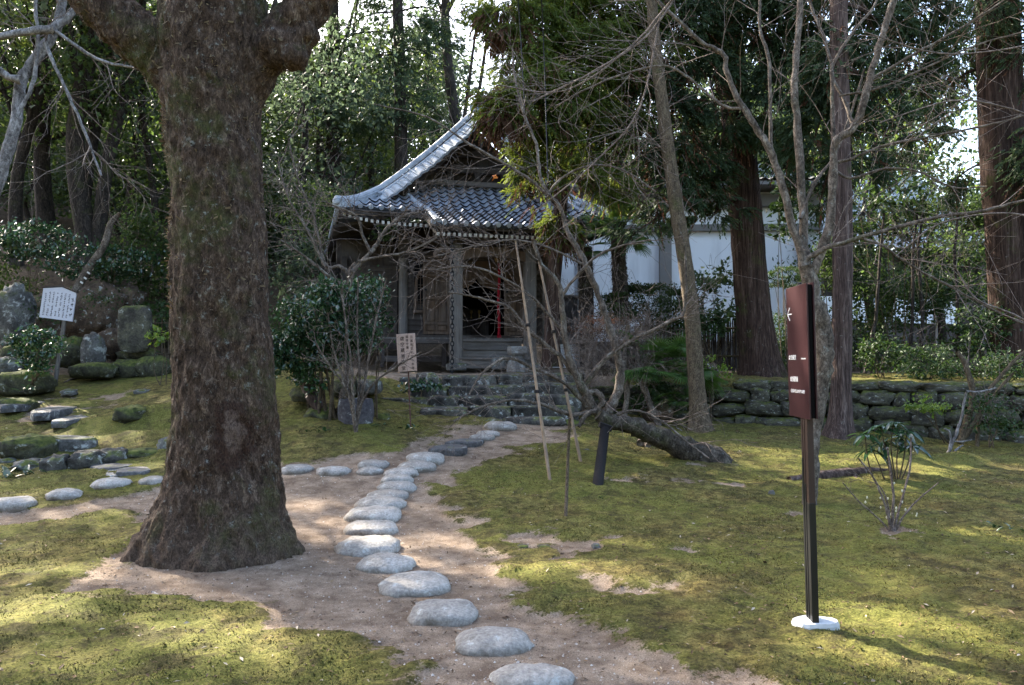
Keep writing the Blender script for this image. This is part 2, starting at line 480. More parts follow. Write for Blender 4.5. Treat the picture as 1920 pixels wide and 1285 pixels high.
M['dark_slab'] = stone_mat('slab_stone', (0.055, 0.052, 0.052), (0.17, 0.165, 0.165), 0.2, 0.1, 0.75, 0.006)
M['tile'] = None
M['wood_dark'] = wood_mat('dark_weathered_wood', (0.020, 0.014, 0.011), (0.065, 0.047, 0.037))
M['wood_darkx'] = wood_mat('dark_weathered_plank', (0.025, 0.018, 0.014), (0.085, 0.062, 0.048), 0)
M['wood_door'] = wood_mat('door_wood', (0.060, 0.036, 0.023), (0.15, 0.095, 0.06))
M['wood_grey'] = wood_mat('grey_weathered_wood', (0.075, 0.063, 0.054), (0.18, 0.158, 0.138))
M['wood_greyx'] = wood_mat('grey_weathered_plank', (0.08, 0.066, 0.055), (0.20, 0.172, 0.148), 0)
M['bamboo'] = wood_mat('bamboo_pole', (0.16, 0.10, 0.058), (0.31, 0.215, 0.13), 2, 0.6)
M['char_wood'] = None
M['white_paint'] = simple('white_rafter_paint', (0.62, 0.60, 0.56), 0.7)
_pl = NT('white_plaster', .85, .1)
_s1 = _pl.noise(1.0, 5, .65, _pl.mapping((2.5, 2.5, .35))); _s2 = _pl.noise(.6, 4)
_pl.color(_pl.mix(_pl.ramp(_s1, [(.48, 0.0), (.75, .4)]), _pl.mix(_pl.ramp(_s2, [(.35, 0), (.7, .3)]), (.84, .84, .85), (.70, .71, .73)), (.42, .42, .42))); _pl.bump(_pl.noise(25, 4), .2, .004)
M['plaster'] = _pl.m
M['concrete'] = simple('grey_concrete', (0.22, 0.205, 0.19), 0.85, 0.1, 0.4, 3)
M['char_wood'] = simple('charred_wood', (0.016, 0.014, 0.014), 0.85, 0.15, 0.6, 40, 0.004)
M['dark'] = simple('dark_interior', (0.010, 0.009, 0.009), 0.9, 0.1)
M['iron'] = simple('black_iron', (0.015, 0.015, 0.017), 0.5, 0.4, 0.2, 20, 0, 0.5)
M['red_cloth'] = simple('red_cord', (0.24, 0.010, 0.018), 0.8, 0.1)

# ================================================================ GROUND
PATH_PX = [(-400, 1030), (-200, 1000), (0, 966), (150, 944), (300, 916), (420, 886), (530, 874), (620, 866), (740, 850), (820, 817), (880, 800),
           (1000, 784), (1090, 790), (1050, 830), (960, 846), (880, 880), (830, 910), (832, 950), (870, 985), (905, 1040), (940, 1090), (985, 1145),
           (1060, 1172), (1160, 1195), (1290, 1225), (1450, 1300), (1520, 1420), (770, 1420), (800, 1290), (700, 1238), (600, 1200), (540, 1162),
           (490, 1142), (380, 1132), (250, 1136), (130, 1112), (150, 1080), (240, 1058), (270, 990), (288, 957), (200, 962), (100, 978), (0, 992), (-200, 1042), (-400, 1090)]
POLY = np.array([G(px, py, 2.2, 30)[:2] for px, py in PATH_PX])

def poly_sd(x, y, poly):
    """signed distance, positive inside"""
    q = np.c_[x.ravel(), y.ravel()]
    a = poly; b = np.roll(poly, -1, 0)
    d = np.full(len(q), 1e9); ins = np.zeros(len(q), bool)
    for i in range(len(a)):
        e = b[i] - a[i]; w = q - a[i]
        t = np.clip((w @ e) / (e @ e), 0, 1)
        d = np.minimum(d, np.linalg.norm(w - t[:, None] * e, axis=1))
        c = ((a[i, 1] > q[:, 1]) != (b[i, 1] > q[:, 1]))
        with np.errstate(divide='ignore', invalid='ignore'):
            xi = a[i, 0] + (q[:, 1] - a[i, 1]) / (b[i, 1] - a[i, 1]) * e[0]
        ins ^= c & (q[:, 0] < xi)
    return np.where(ins, d, -d).reshape(x.shape)

def earth_amount(x, y):
    sd = poly_sd(x, y, POLY)
    n = fbm(x * 1.6, y * 1.6, 0, 5, 2.2, .6)
    e = sd / 0.16 + n * 2.2
    # bare patches in the moss: under the leaning maple, round the small shrubs, on the platform, the flagged walk
    for px, py, rx, ry in [(1130, 1030, .75, .35), (960, 1010, .45, .3), (1250, 905, .6, .25), (1670, 1003, .28, .2), (1330, 880, .5, .2), (1260, 1110, .6, .3),
                           (1510, 965, .25, .2), (640, 868, .3, .1), (130, 770, .9, 1.3), (1000, 1150, .3, .2)]:
        c = G(px, py)
        e = np.maximum(e, (1 - ((x - c[0]) / rx) ** 2 - ((y - c[1]) / ry) ** 2) * 1.0 + n * 3.0 - 1.25)
    e = np.maximum(e, np.where((y > 14.4) & (x > -3.2 - (y - 14.4) * .1) & (x < 1.9), 1.5, -9) + n * 2)
    e = np.maximum(e, np.where(y > 17, 3, -9))
    return np.clip(e * .5 + .5, 0, 1)

def axis(parts):
    out = []
    for a, b, st in parts:
        out.append(np.arange(a, b, st))
    return np.concatenate(out + [np.array([parts[-1][1]])])

gx = axis([(-260, -60, 25), (-60, -20, 2.5), (-20, -11, .5), (-11, -5.2, .09), (-5.2, 5.6, .042), (5.6, 11, .09), (11, 20, .4), (20, 60, 2.5), (60, 260, 25)])
gy = axis([(-260, -40, 25), (-40, 0, 4), (0, 3, .25), (3, 9.5, .032), (9.5, 15.5, .06), (15.5, 24, .14), (24, 50, .7), (50, 120, 4), (120, 400, 20)])
X, Y = np.meshgrid(gx, gy)
Z = height(X, Y)
near = (X > -12) & (X < 12) & (Y > 0) & (Y < 25)
E = np.ones_like(X) * 0.0
E[near] = earth_amount(X[near], Y[near])
E[(~near) & (Y > 17)] = 1
Mo = 1 - E
det = np.zeros_like(X)
det[near] = (0.030 * np.clip(fbm(X[near] * 2.2, Y[near] * 2.2, 3, 5, 2.2, .6), -.6, 1.2) + 0.035) * sstep(Mo[near] * 1.2) + 0.004 * fbm(X[near] * 9, Y[near] * 9, 1, 3)
det[near] += 0.007 * sstep(Mo[near]) * fbm(X[near] * 14, Y[near] * 14, 9, 3, 2.1, .7)
det[near] += 0.004 * E[near] * fbm(X[near] * 22, Y[near] * 22, 4, 2)
fadez = np.clip((Y - 17) / 3, 0, 1) * .25
det += fadez * np.where(near, 0, 1) * pnoise(X * .7, Y * .7, 1) * .6
Zf = Z + det
nr, nc = X.shape
idx = np.arange(nr * nc).reshape(nr, nc)
Q = np.stack([idx[:-1, :-1], idx[:-1, 1:], idx[1:, 1:], idx[1:, :-1]], -1).reshape(-1, 4)
Ef = (E[:-1, :-1] + E[1:, 1:]) / 2
is_path = ((Ef > .5) & (poly_sd((X[:-1, :-1]), (Y[:-1, :-1]), POLY) > -.35)).ravel()
V = np.c_[X.ravel(), Y.ravel(), Zf.ravel()]

gm = NT('mossy_earth', 0.95, 0.12)
e = gm.attr('earth')
wn_ = gm.noise(2.4, 6, 0.7); fine = gm.noise(60, 5, 0.75); mid = gm.noise(9, 5, 0.7); broad = gm.noise(0.7, 4, 0.6)
moss = gm.ramp(mid, [(0.38, (0.040, 0.034, 0.013)), (0.47, (0.090, 0.082, 0.022)), (0.56, (0.135, 0.122, 0.036)), (0.66, (0.19, 0.165, 0.060))])
moss = gm.mix(gm.ramp(wn_, [(0.40, 0.0), (0.56, 0.95)]), moss, gm.ramp(mid, [(0.38, (0.055, 0.040, 0.014)), (0.62, (0.19, 0.15, 0.048))]))
moss = gm.mix(gm.ramp(broad, [(0.42, 0.0), (0.56, 0.55)]), moss, (0.125, 0.135, 0.026))
dk = gm.ramp(gm.noise(3.3, 5, 0.75, dist=.5), [(0.52, 0.0), (0.61, 0.8)])
moss = gm.mix(dk, moss, (0.055, 0.046, 0.018))
moss = gm.mix(0.65, moss, gm.ramp(fine, [(0.36, 0.12), (0.64, 0.88)]), 'OVERLAY')
earth = gm.ramp(gm.noise(5, 6, 0.7), [(0.38, (0.155, 0.110, 0.078)), (0.62, (0.32, 0.245, 0.180))])
earth = gm.mix(0.6, earth, gm.ramp(gm.noise(130, 4, 0.8), [(0.36, 0.14), (0.66, 0.9)]), 'OVERLAY')
grit = gm.ramp(gm.vor(240), [(0.0, 1.0), (0.11, 0.0)])
earth = gm.mix(gm.math('MULTIPLY', grit, 0.5), earth, (0.40, 0.36, 0.31))
litter = gm.ramp(gm.noise(1.3, 5, 0.7, dist=.3), [(0.52, 0.0), (0.66, 0.6)])
earth = gm.mix(litter, earth, gm.mix(0.6, (0.13, 0.088, 0.058), gm.ramp(fine, [(0.36, 0.15), (0.64, 0.85)]), 'OVERLAY'))
ef = gm.math('ADD', e, gm.math('MULTIPLY', gm.math('SUBTRACT', fine, 0.5), 1.3))
ef = gm.math('ADD', ef, gm.math('MULTIPLY', gm.math('SUBTRACT', mid, 0.5), 1.0))
ef = gm.ramp(ef, [(0.42, 0.0), (0.6, 1.0)])
# woodland floor on the hills behind
far = gm.attr('wild')
col = gm.mix(ef, moss, earth)
col = gm.mix(far, col, gm.ramp(mid, [(0.35, (0.035, 0.026, 0.018)), (0.65, (0.10, 0.072, 0.048))]))
gm.color(col)
gm.bump(fine, 0.9, 0.022).bump(gm.noise(170, 3, 0.7), 0.6, 0.006).bump(mid, 0.5, 0.03)
GM = gm.m
W = np.clip((Y - 16.5) / 2.5, 0, 1) * np.ones_like(X)
W = np.maximum(W, np.clip((np.abs(X) - 12) / 4, 0, 1))

def sub_ground(name, mask):
    q = Q[mask]
    used, inv = np.unique(q, return_inverse=True)
    me = mesh_np(name, V[used], [inv.reshape(-1, 4)], True)
    for an, arr in (('earth', E), ('wild', W)):
        a = me.attributes.new(an, 'FLOAT', 'POINT'); a.data.foreach_set('value', arr.ravel()[used].astype(np.float32))
    me.materials.append(GM)
    return tag(link(name, me), kind='structure')
sub_ground('ground', ~is_path)
sub_ground('path', is_path)

# ---------------------------------------------------------------- moss tufts, grit, fallen leaves (nobody could count them)
rng = np.random.RandomState(3)
def ground_z(x, y):
    """exact height of the ground sheet by bilinear lookup"""
    i = np.clip(np.searchsorted(gx, x) - 1, 0, nc - 2); j = np.clip(np.searchsorted(gy, y) - 1, 0, nr - 2)
    tx = (x - gx[i]) / (gx[i + 1] - gx[i]); ty = (y - gy[j]) / (gy[j + 1] - gy[j])
    return (Zf[j, i] * (1 - tx) * (1 - ty) + Zf[j, i + 1] * tx * (1 - ty) + Zf[j + 1, i] * (1 - tx) * ty + Zf[j + 1, i + 1] * tx * ty)
def earth_at(x, y):
    i = np.clip(np.searchsorted(gx, x), 0, nc - 1); j = np.clip(np.searchsorted(gy, y), 0, nr - 1)
    return E[j, i]

n = 230000
yy = 2.6 + (13.2 - 2.6) * rng.rand(n) ** 1.25
xx = (rng.rand(n) * 2 - 1) * (yy * .68 + .3)
dens = fbm(xx * 1.5, yy * 1.5, 6, 4, 2.1, .6)
keep = (earth_at(xx, yy) < .35) & (rng.rand(n) < np.clip(.55 + dens * 1.1, .12, 1))
xx, yy, dens = xx[keep], yy[keep], dens[keep]
zz = ground_z(xx, yy) - .003
n = len(xx)
h = (.005 + .007 * rng.rand(n)) * (1 + .3 * np.clip(dens, 0, 1)) * (1 + yy * .06)
a = rng.rand(n) * 6.283; w = h * (.22 + .2 * rng.rand(n))
lean = rng.normal(size=(n, 2)) * h[:, None] * .7
b = np.c_[xx, yy, zz]
s = np.c_[np.cos(a) * w, np.sin(a) * w, 0 * w]
tip = b + np.c_[lean, h]
Vt = np.stack([b - s, b + s, tip], 1).reshape(-1, 3)
me = mesh_np('moss_tufts', Vt, [np.arange(3 * n).reshape(-1, 3)])
tm = NT('moss_blades', 0.9, 0.1)
tc = tm.ramp(tm.island(), [(0.0, (0.045, 0.044, 0.014)), (0.5, (0.105, 0.097, 0.028)), (1.0, (0.18, 0.155, 0.055))])
tc = tm.mix(tm.ramp(tm.noise(2.4, 6, 0.7), [(0.42, 0.0), (0.62, 0.8)]), tc, tm.ramp(tm.island(), [(0.0, (0.06, 0.04, 0.015)), (1.0, (0.22, 0.17, 0.06))]))
tm.color(tc); me.materials.append(tm.m)
tag(link('moss', me), 'short green and brown moss covering the garden floor', 'moss', kind='stuff')

# grit on the path
n = 42000
yy = 2.8 + 9.5 * rng.rand(n) ** 1.3; xx = (rng.rand(n) * 2 - 1) * (yy * .68)
keep = earth_at(xx, yy) > .6
xx, yy = xx[keep], yy[keep]; n = len(xx)
r = .0025 + .0075 * rng.rand(n) ** 4
base = np.array([(1, 0, 0), (0, 1, 0), (-1, 0, 0), (0, -1, 0), (0, 0, .8)], float)
ang = rng.rand(n) * 6.28
ca, sa = np.cos(ang), np.sin(ang)
Vb = base[None] * r[:, None, None] * (0.7 + .6 * rng.rand(n, 5, 1))
Vb = np.stack([Vb[..., 0] * ca[:, None] - Vb[..., 1] * sa[:, None], Vb[..., 0] * sa[:, None] + Vb[..., 1] * ca[:, None], Vb[..., 2]], -1)
Vb += np.c_[xx, yy, ground_z(xx, yy)][:, None]
Fb = np.array([(0, 1, 4), (1, 2, 4), (2, 3, 4), (3, 0, 4)])[None] + (np.arange(n) * 5)[:, None, None]
me = mesh_np('grit', Vb.reshape(-1, 3), [Fb.reshape(-1, 3)])
pm = NT('grit', 0.9, 0.2); pm.color(pm.ramp(pm.island(), [(0, (0.07, 0.05, 0.038)), (0.6, (0.26, 0.20, 0.15)), (1, (0.5, 0.47, 0.43))])); me.materials.append(pm.m)
tag(link('gravel', me), 'fine grit scattered over the earth path', 'gravel', kind='stuff')

# fallen leaves and bits of twig
def flat_leaves(n, smin, smax, sel, seed, zoff=.006):
    rg = np.random.RandomState(seed)
    yy = 2.8 + 12 * rg.rand(n) ** 1.2; xx = (rg.rand(n) * 2 - 1) * (yy * .68)
    k = sel(xx, yy, rg); xx, yy = xx[k], yy[k]; n = len(xx)
    s = smin + (smax - smin) * rg.rand(n) ** 2
    a = rg.rand(n) * 6.28
    d = np.c_[np.cos(a), np.sin(a), rg.normal(size=n) * .25]; e_ = np.c_[-np.sin(a), np.cos(a), rg.normal(size=n) * .35]
    c = np.c_[xx, yy, ground_z(xx, yy) + zoff]
    asp = (.22 + .2 * rg.rand(n))[:, None]
    V = np.stack([c - d * s[:, None], c + e_ * s[:, None] * asp + [0, 0, .002], c + d * s[:, None], c - e_ * s[:, None] * asp + [0, 0, .004]], 1)
    return V.reshape(-1, 3), np.arange(4 * n).reshape(-1, 4)
Vl, Fl = flat_leaves(16000, .005, .024, lambda x, y, rg: rg.rand(len(x)) < .35 + .5 * (fbm(x * .8, y * .8, 2, 3) > .1), 5)
me = mesh_np('litter', Vl, [Fl])
lm = NT('dead_leaves', 0.8, 0.2); lm.color(lm.ramp(lm.island(), [(0, (0.05, 0.03, 0.018)), (0.5, (0.14, 0.085, 0.045)), (0.85, (0.24, 0.17, 0.10)), (1, (0.42, 0.36, 0.28))])); me.materials.append(lm.m)
tag(link('leaf_litter', me), 'small dead leaves and bits of twig strewn over moss and path', 'leaf litter', kind='stuff')

# ================================================================ STONES
def stone_mesh(name, sx, sy, sz, seed, nu=22, nv=12, boxy=2.3, rough=.06, mat=None, flat=1.0, smooth=True, fs=1.0):
    u = np.arange(nu) * 2 * math.pi / nu
    v = np.linspace(-math.pi / 2, math.pi / 2, nv + 2)[1:-1]
    cu, su = np.cos(u), np.sin(u)
    e = 2.0 / boxy
    f = lambda t: np.sign(t) * np.abs(t) ** e
    Vx = np.outer(f(np.cos(v)), f(cu)); Vy = np.outer(f(np.cos(v)), f(su)); Vz = np.outer(f(np.sin(v)), np.ones(nu))
    V = np.stack([Vx, Vy, Vz], -1).reshape(-1, 3)
    V = np.r_[V, [[0, 0, -1], [0, 0, 1]]]
    n1 = fbm(V[:, 0] * 1.1 * fs + seed * 3.1, V[:, 1] * 1.1 * fs, V[:, 2] * 1.1 * fs + seed, 4, 2.1, .5)
    n2_ = 1 - np.abs(pnoise(V[:, 0] * 1.7 * fs + seed, V[:, 1] * 1.7 * fs + 5, V[:, 2] * 1.7 * fs)) * 2.4
    V = V * (1 + rough * n1 + rough * .38 * (n2_ - .4) * (rough > .09))[:, None]
    V[:, 2] = np.where(V[:, 2] > 0, V[:, 2] * flat, V[:, 2])
    V = V * [sx / 2, sy / 2, sz / 2]
    m = len(v); idx = np.arange(m * nu).reshape(m, nu)
    a, b = idx[:-1], idx[1:]
    Qf = np.stack([a, np.roll(a, -1, 1), np.roll(b, -1, 1), b], -1).reshape(-1, 4)
    s, t = m * nu, m * nu + 1
    T = np.r_[np.stack([np.full(nu, s), np.roll(idx[0], -1), idx[0]], -1), np.stack([np.full(nu, t), idx[-1], np.roll(idx[-1], -1)], -1)]
    me = mesh_np(name, V, [T, Qf], smooth)
    if mat: me.materials.append(mat)
    return me

def cut_mesh(name, outline, h, seed, mat, slope=.06, rough=.012, nr=3, tilt=0.0):
    """a slab: outline polygon (world size) with uneven sides and top"""
    o = smooth_path(np.r_[outline, outline[:1]], 3)[:-1]; n = len(o)
    c = o.mean(0)
    rings = []
    rg = np.random.RandomState(seed)
    for k, (f, z) in enumerate([(1 - slope * .3, -h), (1.0, -h * .45), (1 - slope * .3, -h * .12), (1 - slope, 0), (.6, .004), (.25, .006)]):
        p = c + (o - c) * f
        nn = fbm(p[:, 0] * 5 + seed, p[:, 1] * 5, z * 6, 3) * rough * (1.6 if k < 4 else .7)
        rings.append(np.c_[p + (o - c) / (np.linalg.norm(o - c, axis=1)[:, None] + 1e-6) * nn[:, None] * (1 if k < 4 else 0), np.full(n, z) + (nn * .6 if k > 2 else 0)])
    V = np.concatenate(rings + [[[c[0], c[1], .006]]])
    idx = np.arange(len(rings) * n).reshape(-1, n)
    a, b = idx[:-1], idx[1:]
    Qf = np.stack([a, np.roll(a, -1, 1), np.roll(b, -1, 1), b], -1).reshape(-1, 4)
    T = np.stack([np.full(n, len(V) - 1), idx[-1], np.roll(idx[-1], -1)], -1)
    me = mesh_np(name, V, [T, Qf], False)
    me.materials.append(mat)
    return me

# the stepping stones: pixel centre of the top, pixel width and height, label
STEPS = [
    (997, 1268, 158, 50, 'nearest pale grey stepping stone, cut off by the lower picture edge'),
    (923, 1200, 146, 60, 'second nearest stepping stone, broad, round and light grey'),
    (832, 1148, 128, 54, 'pale stepping stone with cracks and hollows across its top'),
    (777, 1095, 128, 52, 'large egg shaped stepping stone to the right of the big trunk foot'),
    (724, 1056, 110, 40, 'pale sunlit stepping stone pointed at its left end'),
    (689, 1024, 120, 42, 'long sunlit stepping stone reaching furthest left beside the big trunk'),
    (695, 991, 100, 30, 'smooth bluish grey stepping stone just behind the long sunlit one'),
    (702, 966, 102, 32, 'stepping stone with a thin crack line along its left top'),
    (713, 945, 92, 24, 'flat grey stepping stone lying behind the one with the crack line'),
    (727, 930, 78, 18, 'brownish grey stepping stone half hidden behind the flat grey one'),
    (745, 915, 72, 17, 'narrow stepping stone in the middle of the curve of the row'),
    (745, 901, 62, 18, 'dark veined stepping stone small and round in the row'),
    (753, 887, 66, 18, 'pale stepping stone where the side row meets the main row'),
    (781, 876, 72, 16, 'long low stepping stone right of the junction'),
    (797, 862, 74, 15, 'oval stepping stone just before the two grey slabs'),
    (903, 821, 48, 10, 'small oval stepping stone just beyond the two grey slabs'),
    (915, 814, 46, 10, 'small rounded stepping stone second beyond the two grey slabs'),
    (938, 801, 62, 11, 'flat dark stepping stone near the foot of the stone stairs'),
    (1000, 789, 46, 12, 'last stepping stone against the foot of the stairs by the bamboo pole'),
    (700, 872, 58, 13, 'flat stepping stone behind the front one of the side row'),
    (694, 884, 50, 13, 'rounded stepping stone at the right end of the side row'),
    (626, 883, 64, 17, 'middle stepping stone of the side row right of the big trunk'),
    (555, 880, 60, 19, 'stepping stone of the side row close to the right flank of the big trunk'),
    (292, 905, 56, 22, 'stepping stone half hidden behind the left flank of the big trunk'),
    (209, 914, 72, 16, 'long narrow stepping stone left of the big trunk on the moss edge'),
    (122, 933, 64, 20, 'short oval stepping stone second from the left picture edge'),
    (22, 953, 80, 26, 'leftmost blue grey stepping stone running to the left picture edge'),
]
stone_spots = []
for i, (px, py, wp, hp, lab) in enumerate(STEPS):
    g = G(px, py + hp * .15, 2.5, 20)
    dist = g[1]
    w = wp / F_PX * dist
    gz = (EYE - g[2]) / dist          # how steeply we look down
    dep = min(w * .95, max(w * .5, (hp * .72) / F_PX * dist / gz))
    hgt = max(.07, w * .33)
    me = stone_mesh('stepping_stone', w, dep, hgt * 2.0, i * 7 + 3, 30, 16, 2.2 + .2 * (i % 4), .10, M['stepping'], .55 + .04 * (i % 3), True, 1.3)
    o = link('stepping_stone', me)
    z = float(ground_z(np.array([g[0]]), np.array([g[1]]))[0])
    o.location = (g[0], g[1], z - .012 * w); o.rotation_euler = (0.02 * math.sin(i * 5), .02 * math.cos(i * 3), math.sin(i * 2.3) * .12)
    tag(o, lab, 'stepping stone', 'stepping stones winding through the garden')
    stone_spots.append((g[0], g[1], w))

# two rectangular slabs in the row, three by the left row
def slab(name, corners_px, h, lab, cat, mat, seed, lift=.03, group=None):
    pts = np.array([G(px, py, 2.5, 30) for px, py in corners_px])
    c = pts.mean(0)
    me = cut_mesh(name, pts[:, :2] - c[:2], h, seed, mat)
    o = link(name, me); o.location = (c[0], c[1], GZ(c[0], c[1]) + lift)
    return tag(o, lab, cat, group)
slab('paving_slab', [(803, 852), (868, 856), (872, 840), (820, 840)], .14, 'nearer of the two rough grey slabs crossing the stepping stone row', 'slab', M['dark_slab'], 1, .06, 'rough slabs in the stepping stone row')
slab('paving_slab', [(833, 838), (893, 839), (908, 827), (862, 826)], .12, 'farther of the two rough grey slabs crossing the stepping stone row', 'slab', M['dark_slab'], 2, .05, 'rough slabs in the stepping stone row')
slab('paving_slab', [(215, 899), (278, 893), (276, 882), (225, 886)], .12, 'rough toothed slab with wavy grooves on the moss left of the trunk', 'slab', M['dark_slab'], 3, .06)
slab('paving_slab', [(168, 886), (205, 889), (250, 876), (232, 872), (178, 878)], .12, 'flat dark slab beside the wavy grooved slab on the moss', 'slab', M['dark_slab'], 4, .05)
slab('paving_slab', [(198, 898), (215, 900), (268, 880), (215, 882)], .08, 'smooth oval slab peeping out beneath the wavy grooved slab', 'slab', M['stepping'], 14, .035)
# the big rough slab on the left and the flagged walk
slab('flat_boulder', [(66, 842), (120, 853), (178, 843), (176, 832), (128, 826), (78, 826)], .26, 'large flat topped grey boulder lying on the left of the moss bank', 'boulder', M['grey_stone'], 5, .12)
slab('stone_slab', [(0, 790), (60, 772), (140, 728), (122, 727), (60, 748), (0, 768)], .12, 'long dark flagstone farthest left on the sloping flagged walk', 'slab', M['dark_slab'], 6, .015, 'dark flagstones of the sloping walk')
slab('stone_slab', [(62, 806), (112, 790), (176, 736), (146, 733), (92, 758), (58, 792)], .14, 'broad dark flagstone in the middle of the sloping flagged walk', 'slab', M['dark_slab'], 7, .035, 'dark flagstones of the sloping walk')
slab('stone_slab', [(95, 812), (140, 800), (212, 764), (205, 752), (165, 760), (110, 792)], .12, 'lowest dark flagstone on the right side of the sloping flagged walk', 'slab', M['dark_slab'], 8, .012, 'dark flagstones of the sloping walk')

def rock(name, px, py, Yd, wp, hp, dep, lab, mat, seed, cat='rock', boxy=2.6, rough=.22, rot=0.0, tilt=0.0, nu=24, nv=14, group=None, sink=.18, smooth=True, fs=1.6):
    """rock whose foot is at px,py, seen wp wide and hp tall, at depth Yd (None: where the ground is)"""
    b = G(px, py, 2.5, 40) if Yd is None else P(px, py, Yd)
    w = wp / F_PX * b[1]; h = hp / F_PX * b[1]
    me = stone_mesh(name, w, dep, h * (1 + sink), seed, nu, nv, boxy, rough, mat, 1.0, smooth, fs)
    o = link(name, me); o.location = (b[0], b[1] + dep * .3, b[2] + h * (1 + sink) / 2 - h * sink); o.rotation_euler = (tilt, 0, rot)
    return tag(o, lab, cat, group)
gr = 'rocks edging the moss on the left'
rock('rock', 95, 888, None, 44, 32, .4, 'pale topped craggy rock standing left end of the low rock row', M['step_stone'], 11, group=gr)
rock('rock', 152, 882, None, 62, 34, .45, 'broad craggy rock in the low rock row beneath the flat boulder', M['step_stone'], 12, group=gr)
rock('rock', 200, 872, None, 60, 28, .5, 'low rough rock at the right of the craggy rock row', M['step_stone'], 13, group=gr)
rock('rock', 250, 862, None, 76, 18, .5, 'long low moss topped rock at the right end of the rock row', M['mossy_stone'], 14, group=gr)
rock('rock', 45, 884, None, 60, 20, .5, 'flat mossy rock left of the craggy rock row', M['grey_stone'], 15, boxy=2.2)
rock('rock', 38, 862, None, 95, 42, .8, 'dark mossy hump of rock at the left under the flat boulder', M['mossy_stone'], 16)
rock('rock', 310, 848, None, 36, 26, .3, 'small knobbly grey rock against the left flank of the big trunk', M['grey_stone'], 17)
rock('rock', 8, 872, None, 30, 12, .3, 'small flat rock at the left picture edge', M['grey_stone'], 18)
rock('rock', 240, 792, None, 60, 30, .7, 'moss covered rock on the crest of the green mound', M['mossy_stone'], 19)
rock('rock', 262, 740, None, 30, 10, .3, 'small pale rock lying on the grassy bank before the stele', M['grey_stone'], 20)
rock('rock', 125, 742, 14.6, 26, 12, .3, 'little broken stone between the dark flagstones', M['grey_stone'], 44)
# rockery under the notice board
rg_ = 'rocks of the left rockery'
for q in [
    ('rock', 12, 640, 16.8, 62, 105, .8, 'tall pale lumpy rock at the left picture edge', 'grey_stone', 21, 2.8, .25),
    ('rock', 168, 686, 16.4, 42, 62, .45, 'upright pale lichen spotted rock under the notice board', 'grey_stone', 22, 2.3, .12),
    ('rock', 165, 632, 18.0, 120, 92, 1.0, 'big brown fractured rock face right behind the notice board', 'brown_rock', 23, 3.4, .3),
    ('rock', 75, 640, 18.0, 110, 90, 1.0, 'dark brown rock mass left behind the notice board post', 'brown_rock', 24, 3.2, .3),
    ('rock', 118, 680, 16.8, 62, 50, .6, 'grey rounded rock left of the upright lichen spotted rock', 'mossy_stone', 25, 2.5, .2),
    ('rock', 205, 665, 17.2, 48, 48, .6, 'brown rock right of the upright lichen spotted rock', 'brown_rock', 26, 2.8, .25),
    ('rock', 168, 706, 16.0, 84, 26, .6, 'low wide stone on which the upright rock stands', 'mossy_stone', 27, 3.0, .15),
    ('rock', 235, 708, 16.4, 66, 34, .6, 'mossy boulder at the lower left below the stele', 'mossy_stone', 28, 2.6, .15),
    ('rock', 284, 708, 16.4, 66, 40, .6, 'mossy boulder at the lower right below the stele', 'mossy_stone', 29, 2.6, .15),
    ('rock', 254, 674, 16.9, 74, 22, .6, 'flat mossy stone directly under the stele', 'mossy_stone', 30, 2.8, .12),
    ('rock', 30, 690, 15.6, 70, 46, .7, 'rounded rock at the far left of the rockery behind the small shrub', 'mossy_stone', 31, 2.6, .2),
    ('rock', 30, 735, 14.6, 110, 40, .7, 'long moss capped boulder under the small shrub on the left', 'mossy_stone', 32, 2.8, .15),
    ('rock', 2, 700, 15.0, 50, 30, .5, 'small pale rock near the left picture edge above the moss capped boulder', 'grey_stone', 33, 2.4, .2),
    ('rock', 15, 775, 13.4, 70, 28, .6, 'dark mossy block at the left picture edge beside the flagged walk', 'mossy_stone', 34, 3.0, .15),
    ('rock', 305, 640, 17.8, 50, 50, .6, 'dark rock between the stele and the big trunk', 'mossy_stone', 35, 2.8, .2),
    ('rock', 215, 590, 18.4, 80, 60, .8, 'brown rock leaning over the top of the rockery', 'brown_rock', 36, 3.0, .3),
]:
    rock(q[0], q[1], q[2], q[3], q[4], q[5], q[6], q[7], M[q[8]], q[9], boxy=q[10], rough=q[11], group=rg_)
# the stele (an upright carved slab)
b = P(252, 655, 16.6)
me = stone_mesh('stele', .66, .24, .98, 41, 26, 16, 4.5, .06, M['wall_stone'], 1, True)
o = link('stone_stele', me); o.location = (b[0], b[1], b[2] + .42); tag(o, 'upright round topped stone stele standing on a mossy stone', 'stele')

# ---------------------------------------------------------------- retaining wall on the right
WALL = [(1075, 14.9), (1180, 14.75), (1300, 14.6), (1420, 14.2), (1560, 13.9), (1700, 13.5), (1850, 13.1), (1990, 12.8), (2150, 12.5)]
wpts = np.array([[XY(px, y)[0], y] for px, y in WALL])
seg = np.linalg.norm(np.diff(wpts, axis=0), axis=1); L = np.r_[0, np.cumsum(seg)]
def wall_at(s):
    x = np.interp(s, L, wpts[:, 0]); y = np.interp(s, L, wpts[:, 1])
    x2 = np.interp(min(s + .1, L[-1]), L, wpts[:, 0]); y2 = np.interp(min(s + .1, L[-1]), L, wpts[:, 1])
    x1 = np.interp(max(s - .1, 0), L, wpts[:, 0]); y1 = np.interp(max(s - .1, 0), L, wpts[:, 1])
    return x, y, math.atan2(y2 - y1, x2 - x1)
wall = thing('retaining_wall', 'low dry stone retaining wall of rough dark stones across the right side', 'stone wall', (wpts[0, 0], wpts[0, 1], GZ(wpts[0, 0], wpts[0, 1] - .4)))
wl = np.array(wall.location)
variants = [stone_mesh('stone', 1, 1, 1, 60 + k, 14, 9, 2.9 + .5 * (k % 4), .27, M['wall_stone'], 1, True, 1.7) for k in range(14)]
rg = random.Random(4)
